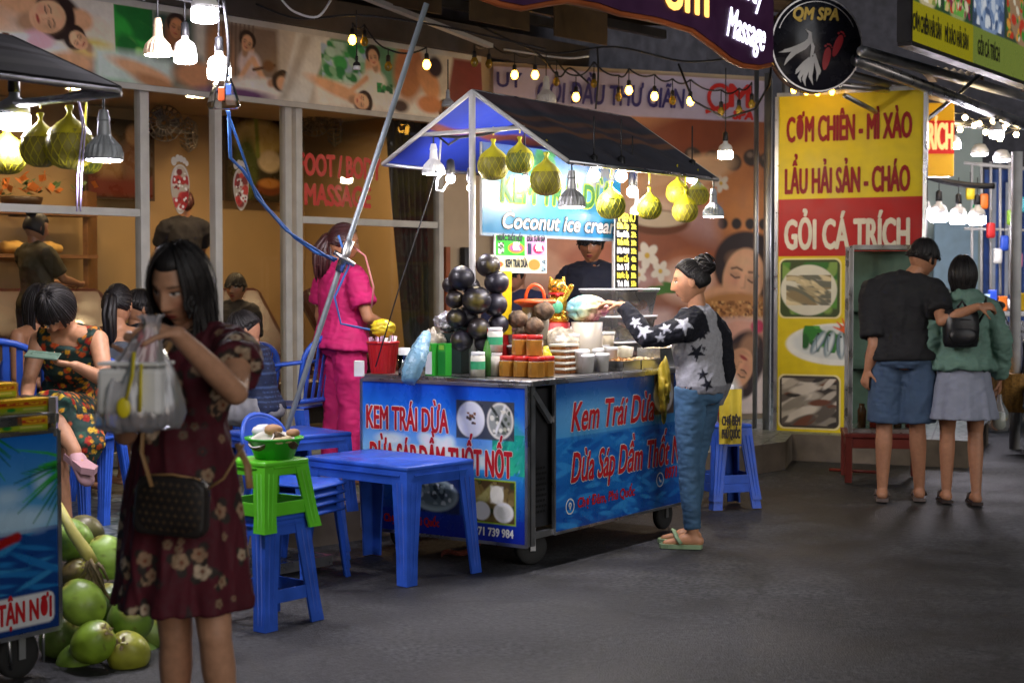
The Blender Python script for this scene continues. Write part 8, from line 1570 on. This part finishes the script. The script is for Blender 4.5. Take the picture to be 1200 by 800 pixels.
g = MB(); strap_m = mat('tan_leather', (.30, .17, .07), .5); g.tube([at(286, 520, 4.12), at(262, 560, 4.10), at(244, 572, 4.1)], .009, 8, flat=.4); g.tube([at(178, 570, 4.12), at(166, 530, 4.14), at(168, 500, 4.16), at(178, 440, 4.25), at(200, 402, 4.3)], .008, 8, flat=.4); g.tube([at(278, 520, 4.2), at(290, 545, 4.16), at(293, 572, 4.14)], .012, 8, flat=.4); g.tube([Mh @ Vector((-.08, .078, -.02)), Mh @ Vector((0, .087, -.02)), Mh @ Vector((.08, .08, -.02))], .004, 6); g.build('strap', strap_m, r)
# the clear bag she holds
kn_ = at(177, 379, 3.90); r = thing('carrier_bag', 'clear plastic carrier bag with white box and yellow spoon held by the maroon dress woman', 'bag', kn_)
bx_ = at(160, 452, 3.92); g = MB(); rings = []
for i, (t, w2, d2) in enumerate(((-.02, .035, .02), (.0, .014, .012), (.03, .032, .022), (.08, .06, .042), (.13, .088, .062), (.2, .106, .074), (.262, .112, .078), (.274, .095, .06), (.276, .01, .01))):
    c = kn_.lerp(Vector((bx_.x, bx_.y, kn_.z)), min(1, max(0, t) / .14)) - Z * t; rings.append([c + Vector((w2 * math.cos(2 * PI * k / 56) * (1 + .06 * math.sin(7 * k) * (1.6 - i / 9)), d2 * math.sin(2 * PI * k / 56) * (1 + .08 * math.sin(5 * k + i)), .006 * math.sin(3 * k))) for k in range(56)])
g.loft(rings, cap=False); me = evaluated(g, [('SUBSURF', dict(levels=1, render_levels=1))]); wrinkle(me, .006, 42, 3, (1.3, 1.3, .25)); wrinkle(me, .003, 90, 5); bagf = glass_mat('bag_film', (.84, .84, .87), 2.6, .16)
nt = bagf.node_tree; df = nt.nodes.new('ShaderNodeBsdfTranslucent'); df.inputs[0].default_value = (.9, .88, .9, 1); d2 = nt.nodes.new('ShaderNodeBsdfDiffuse'); d2.inputs[0].default_value = (.9, .88, .9, 1); ad = nt.nodes.new('ShaderNodeMixShader'); ad.inputs[0].default_value = .65; nt.links.new(df.outputs[0], ad.inputs[1]); nt.links.new(d2.outputs[0], ad.inputs[2]); df = ad; mx = nt.nodes.new('ShaderNodeMixShader'); mx.inputs[0].default_value = .24; out = nt.nodes['Material Output']; old = out.inputs['Surface'].links[0].from_socket; nt.links.new(old, mx.inputs[1]); nt.links.new(df.outputs[0], mx.inputs[2]); nt.links.new(mx.outputs[0], out.inputs['Surface']); link_mesh('film', me, bagf, r)
g = MB(); g.box(bx_ + Z * -.012, (.168, .115, .118), rz=-.15, b=.012); g.build('foam_box', mat('foam_white', (.82, .82, .8), .7, bump=.1), r); g = MB(); g.box(bx_ + Z * .058, (.166, .113, .01), rz=-.15, b=.004); g.build('foam_lid', mat('foam_white'), r)
g = MB(); sp = bx_ + Vector((-.0, -.073, 0)); yp = mat('spoon_yellow', (.7, .58, .02), .35); g.tube([sp + Vector((.012, 0, .09)), sp + Vector((.008, -.004, .03)), sp + Vector((-.008, -.006, -.03))], [.007, .007, .006], 8, flat=.5); g.ball(sp + Vector((-.014, -.006, -.05)), (.018, .006, .026)); g.tube([sp + Vector((.03, .0, .06)), sp + Vector((.026, -.002, -.06))], [.008, .01], 8, flat=.5); g.build('spoon', yp, r)
g = MB(); g.ball(kn_ + Vector((-.012, 0, -.06)), (.03, .022, .05)); g.build('pink_sachet', mat('sachet_pink', (.55, .2, .22), .5, var=.3, scale=30), r)

# ---- couple seen from behind
rt = gnd(1056, 588); s_ = 1.075
J = base(rt, math.radians(-12), s_, shL=(-.185, 0, 1.275), shR=(.185, 0, 1.275), knL=(-.1, .03, .47), anL=(-.11, .03, .075), anR=(.11, .1, .075)); J.update(elR=at(1104, 376, rt.y - .24), wrR=at(1146, 359, rt.y - .33), elL=at(1024, 405, rt.y - .05), wrL=at(1017, 432, rt.y - .02), head=at(1082, 303, rt.y + .02)); J['hdR'] = ((.9, .1, .0), (.1, .8, -.6), 1, .75)
J['HM'] = HM(J['head'], math.radians(-62), .12, .05, 1.04); r = pers('man in a black polo and blue shorts with an arm round the woman beside him', J, 'a8775a', loc=Vector((rt.x, rt.y, 0)), girth=1.16, hs=1.04)
g = MB(); torso(g, J, .7, 3.9, .024, girth=1.16, wide=([0, 1, 2, 3, 3.6, 4], [1, 1.06, 1.16, 1.06, .95, .9])); sleeve(g, J, 'L', .85, .026, cuff=.12); sleeve(g, J, 'R', .75, .026, cuff=.12); g.tube([spine(J, 3.85), J['nck'] + Z * .035], [.07, .066], 18); garment(r, 'polo_shirt', g, CL('black_polo', (.012, .012, .014)), .01, 3, .007, 18, 1)
g = MB(); torso(g, J, .1, 1.6, .019, girth=1.14); trouser(g, J, 'L', .97, .024, .016); trouser(g, J, 'R', .97, .024, .016); garment(r, 'shorts', g, CL('blue_shorts', (.05, .085, .15)), .01, 3, .005, 22, 2)
g = MB(); hair_cap(g, J['HM'], 1.04, 1.11, .42, .03, -.25); locks(g, J['HM'], (0, 360), .0, 70, 1.04, .011, 4, 82, off=1.09, seed=3); g.build('hair', HAIR, r)
g = MB(); Mh = J['HM']; [g.tube([Mh @ Vector((sx * .031 + .02 * math.cos(t), .099, .012 + .016 * math.sin(t))) for t in np.linspace(0, 6.28, 14)], .0022, 5) for sx in (-1, 1)]; g.tube([Mh @ Vector((.05, .097, .016)), Mh @ Vector((.078, .05, .014)), Mh @ Vector((.08, -.01, .012))], .002, 5); g.tube([Mh @ Vector((-.05, .097, .016)), Mh @ Vector((-.078, .05, .014)), Mh @ Vector((-.08, -.01, .012))], .002, 5); g.build('glasses', black, r)
for S in 'LR': sandal(r, J['an' + S], J['fwd'], mat('grey_sandal', (.12, .09, .08), .6), s_, 'sandal')
rt = gnd(1126, 590); s_ = .985
J = base(rt, math.radians(-4), s_, shL=(-.155, 0, 1.275), shR=(.155, 0, 1.275), elR=(.235, -.03, 1.05), wrR=(.25, .05, .81), anL=(-.08, .06, .075), anR=(.09, -.03, .075), knL=(-.08, .05, .47)); J['HM'] = HM(J['head'], math.radians(-8), .05); r = pers('woman in a sage green jacket and pale skirt walking with the man in black', J, 'a8775a', loc=Vector((rt.x, rt.y, 0)))
g = MB(); torso(g, J, .85, 3.9, .03, wide=([0, 1, 2, 3, 4], [1, 1.12, 1.2, 1.06, 1])); sleeve(g, J, 'L', fore=.95, inf=.026); sleeve(g, J, 'R', fore=.95, inf=.026); q = spine(J, 3.75); g.ball(q - J['fwd'] * .05 + Z * .03, (.12, .06, .055)); garment(r, 'jacket', g, CL('sage_jacket', (.12, .22, .175), .7), .009, 3, .009, 20, 4, (1, 1, .8))
g = MB(); skirt(g, spine(J, 1.35), spine(J, 1.0) - Z * .32, J['hipR'] - J['hipL'], .155, .115, .225, .19, 11, .05, seed=2); garment(r, 'skirt', g, CL('pale_skirt', (.24, .26, .33), .85), .009, 2, .003, 20, 4)
g = MB(); hair_cap(g, J['HM'], 1., 1.1, .45, .05, -.7); locks(g, J['HM'], (55, 305), .13, 70, seed=2, r0=.012, end=104, pull=J['nck']); locks(g, J['HM'], (80, 280), .16, 46, seed=4, r0=.011, end=98, off=1.15, pull=J['nck']); g.build('hair', HAIR, r)
for S in 'LR': sandal(r, J['an' + S], J['fwd'], mat('dark_sandal', (.03, .018, .015), .6), s_, 'sandal')
bp_ = spine(J, 2.65) - J['fwd'] * .185 + Vector((-.05, 0, .01)); r = thing('mini_backpack', 'small black backpack on the sage green jacket', 'backpack', bp_); g = MB(); g.ball(bp_, (.125, .065, .14), f=lambda q: 1 / max(abs(q.x), abs(q.z), .75) * .86); bkm = mat('bag_black', (.012, .012, .014), .4, bump=.3, bscale=60); g.build('pouch', bkm, r); g = MB(); g.ball(bp_ + Vector((0, -.055, -.045)), (.09, .03, .06)); g.build('pocket', bkm, r); g = MB(); g.tube([bp_ + Vector((-.03, -.02, .13)), bp_ + Vector((0, -.02, .17)), bp_ + Vector((.03, -.02, .13))], .008, 6); g.tube([bp_ + Vector((-.07, -.055, .05)), bp_ + Vector((.0, -.07, .058)), bp_ + Vector((.07, -.055, .05))], .005, 6); g.tube([bp_ + Vector((.1, -.0, .02)), bp_ + Vector((.17, .03, .12)), J['shR'] + Vector((-.03, -.04, .06))], .013, 6, flat=.5); g.build('strap', bkm, r)
hp = J['wrR'] - Z * .1; r = thing('drink_bag', 'small clear bag with a drink cup held by the woman in the sage jacket', 'bag', hp); g = MB(); g.lathe([(.012, 0), (.02, -.05), (.055, -.11), (.065, -.2), (.05, -.235), (.01, -.24)], hp, 22, cap=False); g.build('film', clear_plastic, r); g = MB(); g.lathe([(0, -.23), (.042, -.23), (.05, -.12), (0, -.11)], hp, 20, cap=False); g.build('cup', mat('milky_cup', (.42, .45, .36), .4), r)

# ---- cart owner in pink
rt = Vector(((400 - 600) / F * 9.1, 9.1, TZ)); s_ = .975
J = base(rt, math.radians(-52), s_); J.update(elR=at(431, 372, 8.93), wrR=at(452, 381, 9.12)); J['HM'] = HM(J['head'], math.radians(-68), .15); r = pers('woman in a bright pink tunic and trousers standing behind the ice cream cart', J, 'b07a58', loc=rt, girth=1.08)
g = MB(); torso(g, J, .55, 3.9, .024, girth=1.08, wide=([0, .6, 1, 2, 3, 4], [1, 1.25, 1.08, 1.1, 1.04, 1])); sleeve(g, J, 'L', .7, .026, cuff=.1); sleeve(g, J, 'R', .72, .026, cuff=.1); pinkc = CL('pink_cloth', (.55, .014, .13), .75); garment(r, 'tunic', g, pinkc, .009, 3, .006, 20, 3, (1, 1, .5))
g = MB(); torso(g, J, .1, 1.2, .012, girth=1.06); trouser(g, J, 'L', 1.9, .02, .02); trouser(g, J, 'R', 1.9, .02, .02); garment(r, 'trousers', g, pinkc, .01, 3, .006, 20, 5)
g = MB(); M = J['HM']; hair_cap(g, M, 1, 1.1, .46, .05, -.35, True); pulled(g, M, (0, -.1, .02), 130); tie = M @ Vector((0, -.105, .02)); R = random.Random(2)
for k in range(30): o = Vector((R.uniform(-1, 1), R.uniform(-1, 1), R.uniform(-1, 1))) * .018; dn = tie + Vector((R.uniform(-.03, .03), -.0, 0)) - J['fwd'] * .03; g.tube([M @ Vector((R.uniform(-.04, .04), -.06, .06)), tie + o, dn - Z * .08 + o * 1.5, dn - Z * .17 + o * 1.6, dn - Z * (.22 + R.uniform(0, .04)) + o], [.006, .012, .013, .01, .002], 6)
g.build('hair', HAIRR, r); g = MB(); g.ball(tie, (.022, .022, .022)); g.build('hair_tie', mat('tie_pale', (.4, .3, .32), .6), r)

# ---- woman with the phone
J = dict(s=.97, pel=at(80, 490, 7.55), wst=at(84, 446, 7.50), chs=at(84, 414, 7.38), nck=at(80, 388, 7.28), shL=at(115, 398, 7.27), shR=at(47, 398, 7.32), elL=at(124, 446, 7.16), wrL=at(88, 428, 6.98), elR=at(34, 446, 7.25), wrR=at(30, 474, 7.02), hipL=at(98, 493, 7.52), hipR=at(58, 493, 7.52), knL=at(60, 484, 7.06), knR=at(62, 502, 7.08), anL=at(88, 528, 6.98), anR=at(78, 612, 7.12), fwd=Vector((-.1, -1, 0)).normalized(), head=at(66, 362, 7.16)); J['ftL'] = Vector((.5, -.5, -.5)).normalized(); J['HM'] = HM(J['head'], math.radians(172), 1.0, 0); J['hdL'] = ((-.95, -.1, .15), (-.1, .3, .9), -1, .7); J['hdR'] = ((.1, -.8, -.3), (0, 0, -1), 1, .35)
r = pers('seated woman in a colourful floral dress looking down at her phone', J, 'b58464', loc=Vector((J['pel'].x, J['pel'].y, TZ)), vox=.0075)
g = MB(); torso(g, J, .3, 3.72, .018, bust=.012)
for S in 'LR': hp, kn = J['hip' + S], J['kn' + S]; g.tube([hp, hp.lerp(kn, .5), kn + (kn - hp).normalized() * .03], [.13, .118, .105], 20); q = spine(J, 3.6); g.tube([q.lerp(J['sh' + S], .5), J['sh' + S] + Z * .008], [.062, .055], 14)
g.tube([at(98, 488, 7.1), at(106, 520, 7.05), at(100, 545, 7.06)], [.09, .075, .04], 16, flat=.4)
me = remesh(g, .0075, 3); wrinkle(me, .006, 22, 8); P = vco(me); Nn = vno(me); C = np.tile(np.array(hx('16302a')), (len(P), 1)); R = np.random.RandomState(3)
for col, n_, rg in ((['1f4a3a', '0f2420', '2a5a4a'], 100, (.015, .03)), (['c03018', 'a82014', 'c8501c'], 300, (.011, .022)), (['d8a018', 'c87a14', 'e0b830'], 420, (.007, .016)), (['1a3a30', '10241e'], 160, (.006, .012))): C = flowers(P, Nn, C, n_, rg, col, R, 'a85a14')
setcol(me, C); link_mesh('dress', me, painted('dress_cloth'), r)
g = MB(); M = J['HM']; hair_cap(g, M, 1.02, 1.13, .40, .05, -.55); locks(g, M, (40, 320), .0, 70, 1.02, .010, 3, 98, off=1.1, seed=5, wave=.002); locks(g, M, (-38, 38), .0, 26, 1.02, .010, 3, 70, off=1.1, seed=8, wave=.002); g.build('hair', HAIR, r)
g = MB(); fd = J['ftL']; x = fd.cross(Z).normalized(); c = J['anL']; M_ = plane_M(c + fd * .0 - Z * .055, x, (fd + Z * .35)); g.prism([(-.035, -.05), (.035, -.05), (.04, .06), (.044, .13), (.0, .17), (-.04, .13), (-.036, .06)], .03, M_); g.cap(c + fd * .03 - Z * .02, c + fd * .12 - Z * .05, .042, .04, sq=.7); g.build('shoe', mat('pink_shoe', (.42, .24, .26), .6), r); sandal(r, J['anR'], J['fwd'], mat('pink_shoe'), .97, 'sandal')
pp = at(50, 416, 6.92); g = MB(); g.box(pp, (.15, .075, .009), M=(Matrix.Rotation(.1, 4, 'Y') @ Matrix.Rotation(.35, 4, 'X')), b=.004); solo(g, 'mobile_phone', mat('phone_shell', (.10, .16, .12), .3), 'dark green mobile phone in the hands of the seated floral dress woman', 'phone', pp)

# ---- other guests and staff
def sitter(label, px, Y, yaw, s, skin, zseat=TZ + .43, head=None, yawh=None, pitch=.1, top=None, topm=None, hairfn=None, lean=0., sl=0., legs=None, arms={}, hs=1., botm=None, tz0=1.3):
    rt = Vector(((px - 600) / F * Y, Y, 0)); dz = zseat + .075 - .88 * s; ov = dict(knL=(-.11, .38, .86), knR=(.11, .38, .86), anL=(-.11, .36, .49 if not legs else legs), anR=(.11, .36, .49 if not legs else legs), wst=(0, lean * .4, 1.02), chs=(0, lean * .8, 1.19), nck=(0, lean * 1.2 - .01, 1.33), shL=(-.165, lean, 1.295), shR=(.165, lean, 1.295), elL=(-.21, lean + .02, 1.06), elR=(.21, lean + .02, 1.06), wrL=(-.12, .25 + lean, 1.0), wrR=(.12, .25 + lean, 1.0), head=(0, .02 + lean * 1.5, 1.47)); ov.update(arms)
    J = base(rt + Z * dz, yaw, s, **ov); J['HM'] = HM(J['head'], yawh if yawh is not None else yaw, pitch, 0, hs)
    for S in 'LR': J['an' + S].z = max(J['an' + S].z, TZ + .075 * s)
    r = pers(label, J, skin, loc=Vector((rt.x, rt.y, TZ)), vox=.011, hs=hs)
    if topm: g = MB(); torso(g, J, .7, top if top else 3.9, .018); [sleeve(g, J, S, sl, .02) for S in 'LR' if sl]; garment(r, 'top', g, topm, .011, 3, .005, 22, int(px))
    if botm: g = MB(); torso(g, J, .1, 1.1, .012); [trouser(g, J, S, tz0, .016) for S in 'LR']; garment(r, 'trousers', g, botm, .012, 3, .004)
    g = MB(); hairfn(g, J); g.build('hair', HAIR, r); return r, J
def ponytail(tie=(0, -.105, .03), ln=.26, n=26, w=.02):
    def f(g, J):
        M = J['HM']; hair_cap(g, M, 1, 1.1, .46, .05, -.35, True); pulled(g, M, tie, 80, r0=.006); T = M @ Vector(tie); R = random.Random(3); back = -J['fwd']
        for k in range(n): o = Vector((R.uniform(-1, 1), R.uniform(-1, 1), R.uniform(-1, 1))) * w; g.tube([M @ Vector((R.uniform(-.04, .04), -.07, .07)), T + o, T + back * .03 - Z * ln * .35 + o * 1.3, T + back * .02 - Z * ln * .7 + o * 1.2, T + back * .01 - Z * ln * R.uniform(.9, 1.05) + o * .5], [.006, .013, .014, .012, .002], 6)
    return f
def longhair(ln=.2, s=2):
    def f(g, J): hair_cap(g, J['HM'], 1, 1.1, .48, .05, -.6); locks(g, J['HM'], (55, 305), ln, 60, seed=s, r0=.013, end=102, pull=J['nck'])
    return f
def shorthair(hs=1.):
    def f(g, J): hair_cap(g, J['HM'], hs, 1.1, .44, .03, -.2); locks(g, J['HM'], (0, 360), .0, 60, hs, .011, 4, 80, off=1.08, seed=6)
    return f
def bunhair(g, J): hair_cap(g, J['HM'], 1, 1.1, .45, .04, -.4); g.ball(J['HM'] @ Vector((0, -.06, .12)), .045, f=lambda q: 1 + .08 * math.sin(8 * q.x + 6 * q.z))
grey_top = CL('grey_tank', (.07, .08, .10)); blk = CL('black_cloth', (.014, .013, .016)); dkb = CL('dark_trousers', (.03, .03, .04))
sitter('seated diner with a long ponytail and grey tank top seen from behind', 137, 8.45, -.12, .97, 'ab7a5a', topm=grey_top, top=3.55, hairfn=ponytail(), botm=dkb)
sitter('black haired diner in an off shoulder top resting behind the phone user', 42, 8.75, -1.9, .97, '9c6e50', topm=blk, top=3.2, hairfn=longhair(.3), yawh=-2.2, pitch=.15, botm=dkb)
sitter('dark haired guest half hidden behind the ponytailed diner', 160, 9.3, -.6, .92, '9c6e50', topm=blk, hairfn=shorthair(), yawh=-.8, sl=.8, botm=dkb)
r, J = sitter('small boy in a navy striped shirt bending over the low blue table', 312, 8.55, 1.35, .74, 'a8775a', zseat=TZ + .43, topm=painted('striped_shirt', .85, bump=.15, bscale=300, bdist=.002), hairfn=shorthair(.93), yawh=1.6, pitch=.45, lean=.1, sl=.8, hs=.93, botm=CL('grey_shorts', (.2, .2, .21)), tz0=.95, legs=.55, arms=dict(elL=(-.17, .2, 1.1), wrL=(-.04, .3, 1.28), elR=(.17, .2, 1.08), wrR=(.05, .34, 1.2)))
me = [c for c in r.children if c.name.startswith('top')][0].data; P = vco(me); st = sm(np.sin(P[:, 2] * 2 * PI / .026), .7, .9)[:, None]; setcol(me, np.array(hx('141e38'))[None] * (1 - st) + np.array(hx('34466a'))[None] * st)
sitter('vendor looking down behind the dark palm fruits beside the yellow strip', 612, 9.75, 2.6, 1.0, 'a8775a', zseat=TZ + .6, topm=CL('navy_cloth', (.014, .018, .05)), hairfn=shorthair(), yawh=2.5, pitch=.5, sl=.9, lean=.06, botm=dkb)
rt = Vector(((693 - 600) / F * 10.1, 10.1, TZ)); J = base(rt, math.radians(165), .985); J['HM'] = HM(J['head'], math.radians(168), .12, 0, 1.03); r = pers('vendor in a dark polo whose eyes are hidden by the blue hanging board', J, 'a56f4c', loc=rt, girth=1.08, vox=.01, hs=1.03); g = MB(); torso(g, J, .7, 3.85, .022, girth=1.1); [sleeve(g, J, S, .85, .024) for S in 'LR']; garment(r, 'polo_shirt', g, CL('navy_polo', (.014, .016, .03)), .01, 3, .006, 20, 3); g = MB(); torso(g, J, .1, 1.2, .014); [trouser(g, J, S, 1.9, .016) for S in 'LR']; garment(r, 'trousers', g, dkb, .012); g = MB(); shorthair(1.03)(g, J); g.build('hair', HAIR, r); g = MB(); q = spine(J, 3.85); x = rotz((1, 0, 0), math.radians(165)); f_ = J['fwd']; g.tube([q + x * .075 + Z * .045, q + x * .05 + f_ * .075 + Z * .01, q + f_ * .1 - Z * .05, q - x * .05 + f_ * .075 + Z * .01, q - x * .075 + Z * .045], .009, 6, flat=.6); g.build('collar', mat('collar_grey', (.18, .17, .16), .8), r)
def stander(label, px, Y, yaw, s, skin, topm, hairfn, hm=HAIR, pitch=.15, yawh=None, up=.3):
    rt = Vector(((px - 600) / F * Y, Y, TZ + up)); J = base(rt, yaw, s, elL=(-.2, .12, 1.08), elR=(.2, .12, 1.08), wrL=(-.12, .3, 1.05), wrR=(.12, .3, 1.05)); J['HM'] = HM(J['head'], yawh if yawh is not None else yaw, pitch); r = pers(label, J, skin, loc=rt, vox=.012); g = MB(); torso(g, J, .7, 3.85, .02); [sleeve(g, J, S, .8, .022) for S in 'LR']; garment(r, 'top', g, topm, .012); g = MB(); torso(g, J, .1, 1.2, .014); [trouser(g, J, S, 1.9, .016) for S in 'LR']; garment(r, 'trousers', g, dkb, .013); g = MB(); hairfn(g, J); g.build('hair', hm, r)
stander('masseuse with red brown hair in a dark top inside the glass', 217, 13.2, .5, .98, '9c6e50', blk, ponytail((0, -.1, .05), .12), HAIRR, up=.44)
stander('masseuse with a hair bun in an olive top beside the wooden shelf', 42, 11.5, -.7, .96, '9c6e50', CL('olive_top', (.05, .04, .02)), bunhair, up=.2)
sitter('guest lying back in the recliner under the framed picture', 267, 12.3, 2.8, 1., '9c6e50', zseat=TZ + .5, topm=blk, hairfn=shorthair(), yawh=2.9, sl=.9, lean=-.1, pitch=0, botm=dkb)
